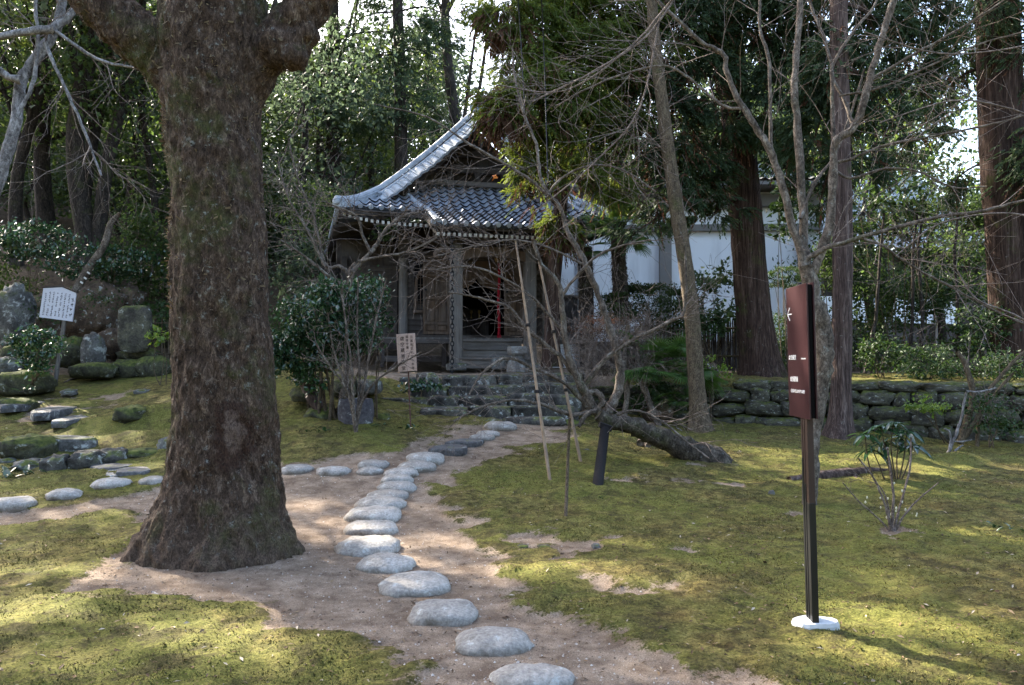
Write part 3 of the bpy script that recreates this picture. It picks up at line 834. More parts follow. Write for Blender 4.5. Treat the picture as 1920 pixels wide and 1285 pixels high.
z0f = lambda x, y: GZ(x, y - .45)
def wall_top(s):
    x, y, _ = wall_at(s)
    return np.interp(x / y * F_PX + CX, [1075, 1340, 1400, 1700, 2100], [1.02, 1.02, 1.14, 1.14, 1.1])
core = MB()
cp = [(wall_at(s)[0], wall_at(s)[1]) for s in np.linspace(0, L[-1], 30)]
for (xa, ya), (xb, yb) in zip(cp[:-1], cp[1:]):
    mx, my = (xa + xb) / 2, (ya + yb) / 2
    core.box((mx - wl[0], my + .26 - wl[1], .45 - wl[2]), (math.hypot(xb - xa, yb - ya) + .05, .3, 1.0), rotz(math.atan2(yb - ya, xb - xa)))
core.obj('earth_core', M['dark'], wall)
row_h = [.34, .27, .26]
zoff = -.06
nst = 0
ks = 0
for r_, rh in enumerate(row_h + [.2]):
    s = -rg.random() * .3
    while s < L[-1]:
        w = rg.uniform(.28, .62) * (1.15 if r_ == 0 else 1) if r_ < 3 else rg.uniform(.4, .8)
        sc_ = s + w / 2
        x, y, a = wall_at(min(max(sc_, 0), L[-1]))
        zb = z0f(x, y)
        tot = wall_top(sc_) - zb
        f = tot / (sum(row_h) + .1)
        hh = rh * f * rg.uniform(.95, 1.2)
        z = zb + (sum(row_h[:r_]) * f if r_ < 4 else 0) + hh / 2 + zoff + rg.uniform(-.03, .03)
        if r_ == 3: z = wall_top(sc_) - .05; hh = rg.uniform(.12, .2)
        o = link('stone', variants[ks % 14], wall); ks += 1
        o.location = (x - wl[0], y - wl[1] + rg.uniform(-.03, .05) + (r_ * .03), z - wl[2])
        o.scale = (w * 1.08, rg.uniform(.32, .42), hh * 1.06); o.rotation_euler = (rg.uniform(-.08, .08), rg.uniform(-.12, .12) if r_ < 3 else 0, a + rg.uniform(-.08, .08) + (math.pi if rg.random() < .5 else 0))
        s += w
# loose rocks near the wall
for q in [('rock', 1300, 700, 14.9, 56, 22, .5, 'dark speckled round rock before the brushwood fence', 'mossy_stone', 51, 2.4, .1),
          ('rock', 1330, 735, 14.4, 44, 54, .5, 'reddish brown rock at the foot of the great cedar', 'brown_rock', 52, 2.8, .2),
          ('rock', 1060, 805, 12.9, 60, 18, .4, 'mossy hump of stone at the right end of the bottom stair', 'mossy_stone', 53, 2.5, .15),
          ('rock', 1235, 790, 13.8, 60, 34, .5, 'brown earthy boulder below the small fan palms', 'brown_rock', 54, 2.4, .12)]:
    rock(q[0], q[1], q[2], q[3], q[4], q[5], q[6], q[7], M[q[8]], q[9], boxy=q[10], rough=q[11])
for i, (px, py, wp, hp, lab) in enumerate([(1117, 1030, 16, 10, 'small white pebble on the moss beside the bare earth patch'), (980, 1030, 22, 7, 'dark flat pebble right of the path edge'),
                                    (1020, 1030, 24, 6, 'thin dark stone shard on the moss near the white pebble'), (1448, 932, 12, 12, 'small white stone lying left of the red sign post'),
                                    (1100, 850, 12, 8, 'tiny pale stone among the roots of the leaning maple')]):
    rock('pebble', px, py, None, wp, hp, wp / F_PX * 7, lab, M['wall_stone'] if i in (1, 2) else M['grey_stone'], 70 + i, cat='pebble', nu=12, nv=7)

# ---------------------------------------------------------------- stone stairs to the hall
stairs = thing('stone_stairs', 'broad low stairs of rough mossy stone blocks leading to the hall', 'stairs', (-1.2, 12.9, GZ(-1.2, 12.9)))
sl = np.array(stairs.location)
rows = [  # (py of the top edge at left, py at right, depth, px from, px to, block count)
    (771, 763, 12.75, 690, 1080, 4), (749, 741, 13.25, 700, 1088, 5), (729, 720, 13.75, 760, 1085, 3), (711, 703, 14.3, 745, 1095, 4)]
rg = random.Random(9)
for ri, (pl, pr, Yd, xa, xb, nb) in enumerate(rows):
    cuts = [0] + sorted((k + rg.uniform(-.38, .38)) / nb for k in range(1, nb)) + [1]
    for k in range(nb):
        pa, pb = xa + (xb - xa) * cuts[k], xa + (xb - xa) * cuts[k + 1]
        fa = (cuts[k] + cuts[k + 1]) / 2
        A, B_ = P(pa, pl + (pr - pl) * cuts[k], Yd + .25 * cuts[k]), P(pb, pl + (pr - pl) * cuts[k + 1], Yd + .25 * cuts[k + 1])
        c = (A + B_) / 2; w = B_[0] - A[0]
        me = stone_mesh('block', w * 1.02, .66, .30, 200 + ri * 10 + k, 40, 14, 9.0, .105, M['step_stone'], 1, True, 2.4)
        o = link('stone_block', me, stairs)
        o.location = (c[0] - sl[0], c[1] + .3 + rg.uniform(-.05, .05) - sl[1], c[2] - .125 + rg.uniform(-.018, .018) - sl[2]); o.rotation_euler = (rg.uniform(-.04, .04), rg.uniform(-.025, .025), math.atan2(B_[1] - A[1], B_[0] - A[0]))
for k, (px, py, wp, hp) in enumerate([(1000, 786, 120, 14), (900, 790, 80, 10), (745, 752, 70, 14), (840, 706, 60, 6), (960, 706, 100, 5), (1040, 702, 70, 5)]):
    b = P(px, py, 12.6 if py > 780 else (13.3 if py > 740 else 14.9)); w = wp / F_PX * b[1]
    o = link('stone_block', stone_mesh('block', w, .45, .16, 300 + k, 20, 8, 4, .12, M['step_stone']), stairs)
    o.location = tuple(b - sl + [0, .2, -.05])
g2 = 'rough stones left of the stairs'
for q in [(600, 690, 13.4, 60, 30, .5, 'dark mossy stone high on the bank behind the camellia stems', 'mossy_stone', 81, 2.8, .2),
          (645, 742, 12.9, 46, 32, .5, 'dark block behind the round basin on its left', 'mossy_stone', 82, 3.2, .15),
          (690, 736, 13.0, 44, 24, .5, 'pale bluish flat faced block above the round basin', 'grey_stone', 83, 4.5, .08),
          (800, 724, 13.7, 40, 26, .5, 'white flecked rock at the left end of the third stair', 'step_stone', 85, 2.6, .2),
          (715, 800, 12.2, 30, 24, .3, 'small dark rock just right of the round basin', 'mossy_stone', 86, 2.6, .2),
          (570, 750, 12.2, 60, 26, .5, 'lichen covered rock on the bank near the big trunk', 'mossy_stone', 87, 2.6, .2),
          (600, 792, 11.9, 60, 28, .5, 'craggy low rock left of the round basin', 'mossy_stone', 88, 2.6, .25),
          (566, 720, 13.2, 34, 26, .4, 'pale topped rock beside the leaning brown stump', 'grey_stone', 89, 2.6, .2)]:
    rock('rock', q[0], q[1], q[2], q[3], q[4], q[5], q[6], M[q[7]], q[8], boxy=q[9], rough=q[10], group=g2)
# round stone basin
b = G(658, 806); b[1] += .35
bs = MB(); rr = .255
prof = [(0.01, -.1), (rr * .86, -.1), (rr * .98, .08), (rr * 1.04, .22), (rr * 1.02, .34), (rr * .96, .41), (rr * .90, .43), (rr * .80, .42), (rr * .76, .36), (rr * .70, .26), (.01, .25)]
bs.lathe(prof, (0, 0, 0), 28)
o = bs.obj('stone_basin', stone_mat('basin_stone', (0.05, .045, .05), (0.11, .10, .105), .15, .1, .9, .008), None, True); o.location = tuple(b)
tag(o, 'round dark stone basin with a hollow top at the foot of the bank', 'basin')

# ================================================================ THE HALL
HO = (-0.8, 18.0, 1.36); HR = R(15)
hall = thing('temple_hall', 'small dark weathered wooden hall with a blue grey tiled hip and gable roof', 'temple hall', HO, HR)
tl = NT('smoked_roof_tile', 0.30, 0.7)
tn = tl.noise(9, 4); 
tcol = tl.mix(tl.orand(), (0.25, 0.275, 0.325), (0.42, 0.455, 0.52))
tcol = tl.mix(tl.ramp(tn, [(0.4, 0.0), (0.75, 0.6)]), tcol, (0.17, 0.18, 0.20))
tl.color(tcol); tl.bump(tl.noise(40, 3), 0.3, 0.003)
TILE = tl.m
tl2 = NT('verge_tile_glaze', 0.36, 0.5)
tl2.color(tl2.mix(tl2.ramp(tl2.noise(7, 5), [(0.35, 0.0), (0.7, 1.0)]), (0.24, 0.265, 0.30), (0.42, 0.455, 0.50)))
TILE2 = tl2.m

def sweep(mb, path, prof, up=(0, 0, 1), closed=True):
    p = np.asarray(path, float); m = len(p); prof = np.asarray(prof, float); n = len(prof)
    T = np.gradient(p, axis=0); T /= np.linalg.norm(T, axis=1)[:, None]
    S = np.cross(T, np.asarray(up, float)); S /= np.linalg.norm(S, axis=1)[:, None]
    U = np.cross(S, T)
    V = (p[:, None] + prof[None, :, 0, None] * S[:, None] + prof[None, :, 1, None] * U[:, None]).reshape(-1, 3)
    idx = np.arange(m * n).reshape(m, n); a, b = idx[:-1], idx[1:]
    Qs = np.stack([a, np.roll(a, -1, 1), np.roll(b, -1, 1), b], -1).reshape(-1, 4)
    c0, c1 = m * n, m * n + 1
    V = np.r_[V, [p[0] + prof.mean(0)[0] * S[0] + prof.mean(0)[1] * U[0]], [p[-1] + prof.mean(0)[0] * S[-1] + prof.mean(0)[1] * U[-1]]]
    i0, i1 = idx[0], idx[-1]
    T3 = np.r_[np.stack([np.full(n, c0), np.roll(i0, -1), i0], -1), np.stack([np.full(n, c1), i1, np.roll(i1, -1)], -1)]
    mb.add(V, Qs, T3)
    return mb

EV, RH, HW = 3.18, 2.42, 3.1
def prof_z(s):            # height above the eaves after going s inwards
    return RH * np.clip(s / HW, 0, 1) ** 1.28
def z_front(lx, ly):
    s = ly + 1.3
    base = np.where(s < 0, EV + 0.37 * s, EV + prof_z(np.maximum(s, 0)))
    return base + .06 * (abs(lx) / HW) ** 6 * np.clip(1 - max(s, 0) / 1.5, 0, 1)
def z_side(lx, ly):
    return EV + prof_z(HW - abs(lx)) + .06 * np.clip((-(ly) + .8) / 2.1, 0, 1) ** 3 * (abs(lx) / HW) ** 3

# one pantile, used again and again
TW, TLn = .215, .245
def pantile(name, disc=False):
    nu = 9
    u = np.linspace(0, 1, nu)
    zc = .032 * np.cos(2 * math.pi * (u - .06)) + .008 * np.cos(4 * math.pi * u)
    x = (u - .5) * TW * 1.04
    mb = MB()
    rows = []
    for y, dz in ((-.02, .050), (TLn + .03, 0.0)):
        rows.append(np.c_[x, np.full(nu, y), zc + dz])
    lip = np.c_[x, np.full(nu, -.018), zc - .010]
    V = np.concatenate([lip] + rows)
    q = []
    for k in range(2):
        for i in range(nu - 1):
            a = k * nu + i; q.append((a, a + 1, a + nu + 1, a + nu))
    mb.add(V, q)
    if disc:
        th = np.linspace(0, 2 * math.pi, 11)[:-1]
        cx_ = -.5 * TW + .012
        Vd = np.r_[np.c_[cx_ + .052 * np.cos(th), np.full(10, -.03), .03 + .052 * np.sin(th)], np.c_[cx_ + .052 * np.cos(th), np.full(10, .03), .03 + .052 * np.sin(th)]]
        mb.add(np.r_[Vd, [[cx_, -.036, .03]]], [(i, (i + 1) % 10, 10 + (i + 1) % 10, 10 + i) for i in range(10)], [(20, (i + 1) % 10, i) for i in range(10)])
        mb.box((0, -.012, -.02), (TW * .98, .02, .05))
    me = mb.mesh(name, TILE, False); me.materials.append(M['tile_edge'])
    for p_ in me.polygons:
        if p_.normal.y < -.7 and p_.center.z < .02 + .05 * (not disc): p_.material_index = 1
    return me
M['tile_edge'] = simple('dark_tile_and_lip_shade', (0.03, 0.032, 0.036), .7)  # paints shade onto the tile lips; also the dark tone of the storehouse roof
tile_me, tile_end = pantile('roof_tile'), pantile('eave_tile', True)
def frame_mat(px_, X_, Y_, Z_):
    return Matrix(((X_[0], Y_[0], Z_[0], px_[0]), (X_[1], Y_[1], Z_[1], px_[1]), (X_[2], Y_[2], Z_[2], px_[2]), (0, 0, 0, 1)))
rg = random.Random(2)
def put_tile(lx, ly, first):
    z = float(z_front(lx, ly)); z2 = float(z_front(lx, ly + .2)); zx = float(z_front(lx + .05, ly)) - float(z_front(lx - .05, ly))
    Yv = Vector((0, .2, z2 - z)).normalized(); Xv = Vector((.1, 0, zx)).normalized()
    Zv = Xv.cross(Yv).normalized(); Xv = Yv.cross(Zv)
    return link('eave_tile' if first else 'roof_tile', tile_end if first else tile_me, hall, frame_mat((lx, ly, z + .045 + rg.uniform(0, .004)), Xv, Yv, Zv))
ly = -2.4; k = 0; rowy = []
while ly < .12:
    rowy.append(ly)
    sl_ = (float(z_front(0, ly + .1)) - float(z_front(0, ly))) / .1
    ly += (TLn - .02) / math.sqrt(1 + sl_ * sl_)
nfull = 0
for r_i, ly in enumerate(rowy):
    main_first = (ly >= -1.3) and (r_i == 0 or rowy[r_i - 1] < -1.3)
    half = 1.35 if ly < -1.3 else min(HW, HW - (ly + 1.3) + .05)
    nn = int(half / TW)
    for j in range(-nn, nn + 1):
        lx = j * TW
        if abs(lx) > half: continue
        put_tile(lx, ly, r_i == 0 or (main_first and abs(lx) > 1.4)); nfull += 1
# tile bed under them
mb = MB()
for (xa, xb, ya, yb) in [(-1.42, 1.42, -2.42, -1.3)]:
    g = [[(x, y, float(z_front(x, y)) - .0) for x in np.linspace(xa, xb, 8)] for y in np.linspace(ya, yb, 5)]
    g = np.array(g).reshape(-1, 3)
    mb.add(g, [(r * 8 + c, r * 8 + c + 1, (r + 1) * 8 + c + 1, (r + 1) * 8 + c) for r in range(4) for c in range(7)])
ys = np.linspace(-1.32, .12, 9)
g = np.array([[(x * (HW - (y + 1.3)), y, float(z_front(x * (HW - (y + 1.3)), y))) for x in np.linspace(-1, 1, 25)] for y in ys]).reshape(-1, 3)
mb.add(g, [(r * 25 + c, r * 25 + c + 1, (r + 1) * 25 + c + 1, (r + 1) * 25 + c) for r in range(8) for c in range(24)])
mb.obj('tile_bed', M['wood_dark'], hall)
# soffits: same sheets lower down, board ceilings
mb = MB()
g = np.array([[(x * (HW - .05), y, float(z_front(x * HW, min(y, -1.28 + .3 * (y + 1.3)))) - .10 + .1 * (y + 1.3)) for x in np.linspace(-1, 1, 25)] for y in np.linspace(-1.28, .3, 5)]).reshape(-1, 3)
mb.add(g, [(r * 25 + c, (r + 1) * 25 + c, (r + 1) * 25 + c + 1, r * 25 + c + 1) for r in range(4) for c in range(24)])
mb.box((0, -1.85, EV - .26), (2.7, 1.1, .02), euler(math.atan(.37), 0, 0))
mb.obj('soffit', M['wood_dark'], hall)

# side slopes: corrugated tile sheets
def side(sg):
    nx, ny = 60, 330
    lxs = np.linspace(HW + .02, .05, nx); out = []
    for i, lx in enumerate(lxs):
        y0 = max(-1.3 + (HW - lx), -.42)
        for ly in np.linspace(y0, 5.6, ny):
            z = float(z_side(lx, ly))
            out.append((sg * lx, ly, z + .035 + .026 * math.cos(ly * 2 * math.pi / TW) + .022 * ((i * 14.0 / nx) % 1.0 < .5)))
    idx = np.arange(nx * ny).reshape(nx, ny)
    q = np.stack([idx[:-1, :-1], idx[:-1, 1:], idx[1:, 1:], idx[1:, :-1]], -1).reshape(-1, 4)
    if sg > 0: q = q[:, ::-1]
    mb = MB().add(np.array(out), q)
    o = mb.obj('side_roof_tiles', TILE, hall); o['kind'] = 'stuff'
side(-1); side(1)
# round end tiles and rafters along the left side eave, which shows as a beaded line
dm = MB()
th = np.linspace(0, 2 * math.pi, 11)[:-1]
dm.tube([(-.04, 0, 0), (.05, 0, 0)], .05, 10)
disc_me = dm.mesh('end_tile', TILE2)
for k in range(32):
    ly = -1.2 + k * TW
    o = link('end_tile', disc_me, hall); o.location = (-HW - .03, ly, float(z_side(HW, ly)) + .05)
rv = MB()
rv.box((0, 0, 0), (.055, .9, .065)); 
raf = rv.mesh('rafter', M['wood_dark']); raf.materials.append(M['white_paint'])
for p_ in raf.polygons:
    if p_.normal.y < -.9: p_.material_index = 1
for k in range(-27, 28):
    lx = k * .111
    o = link('rafter', raf, hall); o.location = (lx, -.78, EV - .17 + .20 * (abs(lx) / HW) ** 6 + .05); o.rotation_euler = (.2, 0, 0)
for k in range(-12, 13):
    o = link('rafter', raf, hall); o.location = (k * .106, -1.88, EV - .40); o.rotation_euler = (.33, 0, 0)
mb = MB()
for k in range(50):
    mb.box((-HW + .35, -.7 + k * .125, EV - .14), (.9, .06, .065), euler(0, -.2, 0))
o = mb.obj('side_rafters', M['wood_dark'], hall); o['kind'] = 'stuff'
# fascia boards
mb = MB()
xs = np.linspace(-HW, HW, 31)
sweep(mb, [(x, -1.27, float(z_front(x, -1.3)) - .02) for x in xs], [(-.02, -.05), (.02, -.05), (.02, .03), (-.02, .03)])
mb.obj('eave_board', M['wood_dark'], hall)
mb = MB(); mb.box((0, -2.36, EV - .42), (2.76, .04, .07)); mb.obj('porch_eave_board', M['wood_dark'], hall)
for sg in (-1, 1):
    mb = MB(); mb.box((sg * 1.38, -1.85, EV - .2), (.05, 1.15, .12), euler(math.atan(.37), 0, 0)); mb.obj('porch_side_board', M['wood_dark'], hall)
for sg in (-1, 1):
    mb = MB(); mb.box((sg * (HW - .02), 2.2, EV + .0), (.04, 6.8, .10)); mb.obj('side_eave_board', M['wood_dark'], hall)

# ridges
rprof = [(-.10, -.06), (.10, -.06), (.10, .03), (.075, .035), (.08, .09), (.055, .095), (.055, .12), (.035, .16), (0, .175), (-.035, .16), (-.055, .12), (-.055, .095), (-.08, .09), (-.075, .035), (-.10, .03)]
for sg in (-1, 1):
    # descending ridge down the gable side then the hip out to the corner
    pts = []
    for lx in np.linspace(.12, 2.15, 22):
        pts.append((sg * lx, -.28, float(z_side(lx, 0)) + .09))
    for t in np.linspace(0.12, 1, 10):
        lx = 2.15 + (HW + .06 - 2.15) * t; ly = -.28 + (-1.36 + .28) * t
        pts.append((sg * lx, ly, float(z_front(lx * .99, ly)) + .05 + .03 * t ** 3))
    mb = MB(); sweep(mb, pts, rprof)
    mb.obj('descending_ridge', TILE2, hall, False)
    mb = MB(); mb.tube([(p[0] , p[1] - .19, p[2] - .03) for p in pts[:23]], .048, 8); mb.obj('verge_roll', TILE2, hall, True)
    mb = MB()
    cx_, cy_, cz_ = pts[-1]
    mb.lathe([(.01, -.02), (.07, -.02), (.085, .02), (.06, .05), (.01, .06)], (0, 0, 0), 12)
    o = mb.obj('corner_finial', TILE2, hall); o.location = (cx_, cy_, cz_ + .06); o.rotation_euler = (math.pi / 2, 0, sg * .7)
    # porch corner ridge
    pts = [(sg * (1.30 - .12 * k / 9 * 0), ly, float(z_front(1.3, ly)) + .07) for k, ly in enumerate(np.linspace(-2.42, -1.15, 8))] + [(sg * (1.30 + .30 * t), -1.15 + .75 * t, float(z_front(1.3, -1.15 + .75 * t)) + .07) for t in (.33, .66, 1)]
    mb = MB(); mb.tube(pts, [.085] * 7 + [.08, .075, .07, .06], 12); mb.obj('porch_ridge', TILE2, hall, True)
    # verge tiles leaning out over the gable
    vm = MB()
    nu = 6; x = np.linspace(-.5, .5, nu) * .20
    zc = -.012 * np.cos(np.linspace(0, 2 * math.pi, nu)) 
    V = np.concatenate([np.c_[x, np.full(nu, -.34), zc - .05], np.c_[x, np.full(nu, -.34), zc + .0], np.c_[x, np.full(nu, -.12), zc + .045], np.c_[x, np.full(nu, .04), zc + .05]])
    vm.add(V, [(k_ * nu + i, k_ * nu + i + 1, (k_ + 1) * nu + i + 1, (k_ + 1) * nu + i) for k_ in range(3) for i in range(nu - 1)])
    vm.tube([(-.10, -.355, -.015), (-.10, .05, .065)], .024, 6)
    vme = vm.mesh('verge_tile', TILE2, False)
    lx = .10
    while lx < 2.45:
        z = float(z_side(lx, 0)); dz = (float(z_side(lx + .05, 0)) - z) / .05
        Xv = Vector((sg, 0, dz)).normalized() * 1.0
        step = .205 / math.sqrt(1 + dz * dz)
        Yv = Vector((0, math.cos(.62), math.sin(.62)))
        Yv = (Yv - Xv * Yv.dot(Xv)).normalized()
        Zv = Xv.cross(Yv)
        if Zv.z < 0: Xv = -Xv; Zv = Xv.cross(Yv)
        link('verge_tile', vme, hall, frame_mat((sg * lx, -.42, z + .06 + .012 * math.sin(lx * 9)), Xv, Yv, Zv))
        lx += step
    # bargeboards with an inner dark board
    mb = MB()
    sweep(mb, [(sg * lx, -.44, float(z_side(lx, 0)) - .10) for lx in np.linspace(.02, 2.35, 20)], [(-.03, -.15), (.03, -.15), (.03, .19), (-.03, .19)])
    mb.obj('bargeboard', M['wood_dark'], hall)
    mb = MB()
    sweep(mb, [(sg * lx, -.18, float(z_side(lx, 0)) - .05) for lx in np.linspace(.02, 2.3, 20)], [(-.25, -.02), (.25, -.02), (.25, .02), (-.25, .02)])
    mb.obj('verge_soffit', M['wood_dark'], hall)
zt = EV + RH
mb = MB(); sweep(mb, [(0, y, zt + .06 + .05 * max(0, (.3 - y)) ) for y in np.linspace(-.5, 5.0, 12)], [(p[0] * 1.5, p[1] * 1.7) for p in rprof]); mb.obj('main_ridge', TILE2, hall)
mb = MB()   # ogre tile at the front end of the ridge
mb.box((0, 0, .10), (.34, .10, .26), None, .7, .03); mb.box((0, -.03, .28), (.16, .12, .14), None, .7, .03)
for sx in (-1, 1):
    mb.tube(smooth_path([(sx * .12, -.02, .0), (sx * .24, -.03, -.02), (sx * .27, -.03, .08), (sx * .19, -.03, .11)], 3), .035, 6)
mb.obj('ridge_end_tile', TILE, hall).location = (0, -.60, zt + .04)
mb = MB(); mb.tube([(0, 0, 0), (0, 0, .1)], .03, 8); mb.lathe([(.01, .06), (.045, .08), (.06, .125), (.045, .17), (.01, .19)], (0, 0, 0), 12)
mb.obj('ridge_ball', TILE, hall, True).location = (0, -.58, zt + .36)
# gable wall
mb = MB()
pl = [(x, .10, float(z_side(abs(x), 0)) - .12) for x in np.linspace(-2.1, 2.1, 25)]
V = np.array(pl + [(x, .10, 3.9) for x in np.linspace(-2.1, 2.1, 25)])
mb.add(V, [(25 + i, 25 + i + 1, i + 1, i) for i in range(24)])
mb.obj('gable_wall', M['wood_dark'], hall)
mb = MB(); mb.box((0, -.02, EV + .98), (3.7, .10, .11)); mb.obj('gable_sill', M['wood_greyx'], hall)
mb = MB(); mb.box((0, -.0, EV + 1.30), (2.2, .16, .15)); mb.obj('gable_beam', M['wood_darkx'], hall)
mb = MB(); mb.box((0, -.0, EV + 1.66), (1.3, .14, .12)); mb.obj('gable_beam', M['wood_darkx'], hall)
for sx in (-.62, 0, .62):
    mb = MB(); mb.box((sx, -.02, EV + 1.14), (.12, .1, .2)); mb.obj('gable_strut', M['wood_dark'], hall)
mb = MB(); mb.box((0, 0, 0), (.13, .1, .5)); mb.obj('gable_post', M['wood_dark'], hall).location = (0, 0, EV + 1.96)
# hanging gable ornament with scrolls
mb = MB()
mb.lathe([(.01, -.03), (.07, -.025), (.07, .025), (.01, .03)], (0, 0, 0), 14)
o_ = mb
for sx in (-1, 1):
    mb.tube(smooth_path([(0, .05, 0), (sx * .14, .10, 0), (sx * .25, .03, 0), (sx * .24, -.07, 0), (sx * .15, -.07, 0), (sx * .14, .0, 0)], 4), .03, 6)
mb.tube(smooth_path([(0, 0, 0), (0, -.15, 0), (0, -.28, 0)], 3), [.05] * 4 + [.035, .02, .005], 6)
o = mb.obj('gable_ornament', M['wood_dark'], hall, True); o.location = (0, -.50, EV + 1.92); o.rotation_euler = (math.pi / 2, 0, 0)
# small lattice under ridge
# ---- body
for lx in (-1.65, -.72, .72, 1.65):
    mb = MB(); mb.tube([(0, 0, 0), (0, 0, 2.75)], .10 if abs(lx) > 1 else .07, 14); mb.obj('pillar', M['wood_grey'] if abs(lx) > 1 else M['wood_door'], hall, True).location = (lx, 0 if abs(lx) > 1 else .03, .02)
for z, h_, mt in ((2.52, .18, 'wood_darkx'), (2.82, .16, 'wood_darkx'), (.70, .10, 'wood_darkx')):
    mb = MB(); mb.box((0, -.04, z), (3.5, .14, h_)); mb.obj('tie_beam', M[mt], hall)
mb = MB(); mb.box((0, .08, 3.0), (3.5, .1, .35)); mb.obj('frieze', M['wood_dark'], hall)
# plank walls: separate boards, lapped
plk = MB(); plk.box((0, 0, 0), (.80, .03, .125), euler(.12, 0, 0), 1, .004); plk_me = plk.mesh('wall_board', M['wood_darkx'])
for sg in (-1, 1):
    for k in range(15):
        z = .80 + k * .118
        if 6 <= k <= 13:      # beside the arched window: short pieces
            for dx, s_ in ((-.31, .22), (.31, .22)):
                o = link('wall_board', plk_me, hall); o.location = (sg * 1.18 + dx, .05, z); o.scale = (s_, 1, 1)
        else:
            o = link('wall_board', plk_me, hall); o.location = (sg * 1.18, .05, z)
    # arched window with a flame top, frame and lattice
    wx = sg * 1.20; zb, zt_ = 1.30, 2.28
    out = np.array([(-.19, 0), (-.175, .45), (-.16, .66), (-.13, .76), (-.10, .80), (-.05, .88), (0, .97), (.05, .88), (.10, .80), (.13, .76), (.16, .66), (.175, .45), (.19, 0)])
    mb = MB(); sweep(mb, [(wx + p[0], -.0, zb + p[1]) for p in out], [(-.03, -.02), (.03, -.02), (.03, .02), (-.03, .02)], (0, 1, 0))
    mb.box((wx, -.0, zb - .03), (.48, .08, .06)); win = mb.obj('window', M['wood_door'], hall)
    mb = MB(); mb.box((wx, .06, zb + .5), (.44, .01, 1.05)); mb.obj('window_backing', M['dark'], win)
    for dx in np.linspace(-.13, .13, 5):
        mb = MB(); mb.box((wx + dx, .025, zb + .43), (.016, .016, .86 - abs(dx) * 1.2)); mb.obj('lattice_bar', M['wood_door'], win)
    for dz in (.12, .18, .50, .56, .72):
        mb = MB(); mb.box((wx, .03, zb + dz), (.33, .016, .014)); mb.obj('lattice_bar', M['wood_door'], win)
# door leaves folded back
def door(cx, sg):
    W_, H_ = .60, 1.74
    d = bpy.data.objects.new('door', None)
    mb = MB(); mb.box((0, .02, H_ / 2), (W_ - .06, .02, H_ - .06))
    d = mb.obj('door', M['wood_door'], hall); d.location = (cx, -.10, .76); d.rotation_euler = (0, 0, -.05 * sg)
    for x in (-W_ / 2 + .03, W_ / 2 - .03):
        mb = MB(); mb.box((x, 0, H_ / 2), (.055, .045, H_), None, 1, .004); mb.obj('stile', M['wood_door'], d)
    for z in (.03, .24, .80, 1.30, H_ - .03):
        mb = MB(); mb.box((0, -.002, z), (W_ - .11, .04, .055), None, 1, .004); mb.obj('rail', M['wood_door'], d)
    mb = MB(); mb.box((0, .0, .66), (.05, .038, 1.28)); mb.obj('muntin', M['wood_door'], d)
    for x in (-.13, .13):
        for z0, z1 in ((.27, .77), (.83, 1.27), (.06, .21)):
            mb = MB(); mb.box((x, .004, (z0 + z1) / 2), (.19, .02, z1 - z0 - .04), None, 1, .01); mb.obj('door_panel', M['wood_door'], d)
    mb = MB(); mb.tube([(-.25, -.03, .98), (-.25, -.045, .98)], .025, 10); mb.obj('door_pull', M['iron'], d)
door(-.93, -1); door(.93, 1)
# ogee opening: board over the doorway with a flame-shaped cut
og = [(-.56, 1.62), (-.50, 1.66), (-.42, 1.74), (-.30, 1.80), (-.16, 1.86), (-.06, 1.93), (0, 2.02), (.06, 1.93), (.16, 1.86), (.30, 1.80), (.42, 1.74), (.50, 1.66), (.56, 1.62)]
og = smooth_path(og, 3)
V = np.r_[[(p[0], 0, p[1]) for p in og], [(p[0], 0, 2.5) for p in og], [(p[0], .05, p[1]) for p in og], [(p[0], .05, 2.5) for p in og]]
n = len(og)
mb = MB().add(V, [(i, i + 1, n + i + 1, n + i) for i in range(n - 1)], [(2 * n + i + 1, 2 * n + i, 3 * n + i, 3 * n + i + 1) for i in range(n - 1)], [(i + 1, i, 2 * n + i, 2 * n + i + 1) for i in range(n - 1)])
mb.obj('ogee_board', M['wood_door'], hall).location = (0, -.02, 0)
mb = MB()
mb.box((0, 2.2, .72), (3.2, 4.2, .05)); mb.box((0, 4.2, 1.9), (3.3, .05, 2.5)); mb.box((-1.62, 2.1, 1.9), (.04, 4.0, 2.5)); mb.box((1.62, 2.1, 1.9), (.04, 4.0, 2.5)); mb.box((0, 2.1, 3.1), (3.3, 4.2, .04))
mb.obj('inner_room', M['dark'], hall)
mb = MB(); mb.box((0, 1.6, .95), (1.2, .5, .5)); mb.box((0, 1.8, 1.3), (.9, .4, .3)); altar = mb.obj('altar', M['wood_dark'], hall)
for dx in (-.36, -.1, .2, .4):
    mb = MB(); mb.lathe([(.001, 0), (.03, 0), (.012, .03), (.012, .1), (.035, .14), (.03, .2), (.001, .2)], (dx, 1.5, 1.22), 10); mb.obj('altar_vessel', simple('brass' + str(dx), (.35, .24, .08), .4, .5, .2, 20, 0, .8), altar, True)
# side wing to the left
for k in range(16):
    o = link('wall_board', plk_me, hall); o.location = (-2.02, .62, .50 + k * .118); o.scale = (.78, 1, 1)
    o = link('wall_board', plk_me, hall); o.location = (-2.62, .62, .50 + k * .118); o.scale = (.75, 1, 1)
mb = MB(); mb.box((-2.35, .9, 2.6), (1.4, .4, .6)); mb.obj('wing_lintel', M['wood_dark'], hall)
mb = MB(); mb.box((0, 0, 1.2), (.13, .13, 2.4)); mb.obj('pillar', M['wood_dark'], hall).location = (-2.9, .58, .1)
# brackets
for lx in (-1.65, 1.65, -.78, .78):
    mb = MB(); mb.box((lx, -.05, 2.66), (.2, .2, .1), None, 1.25); mb.box((lx, -.05, 2.98), (.6, .12, .12)); mb.obj('bracket', M['wood_dark'], hall)
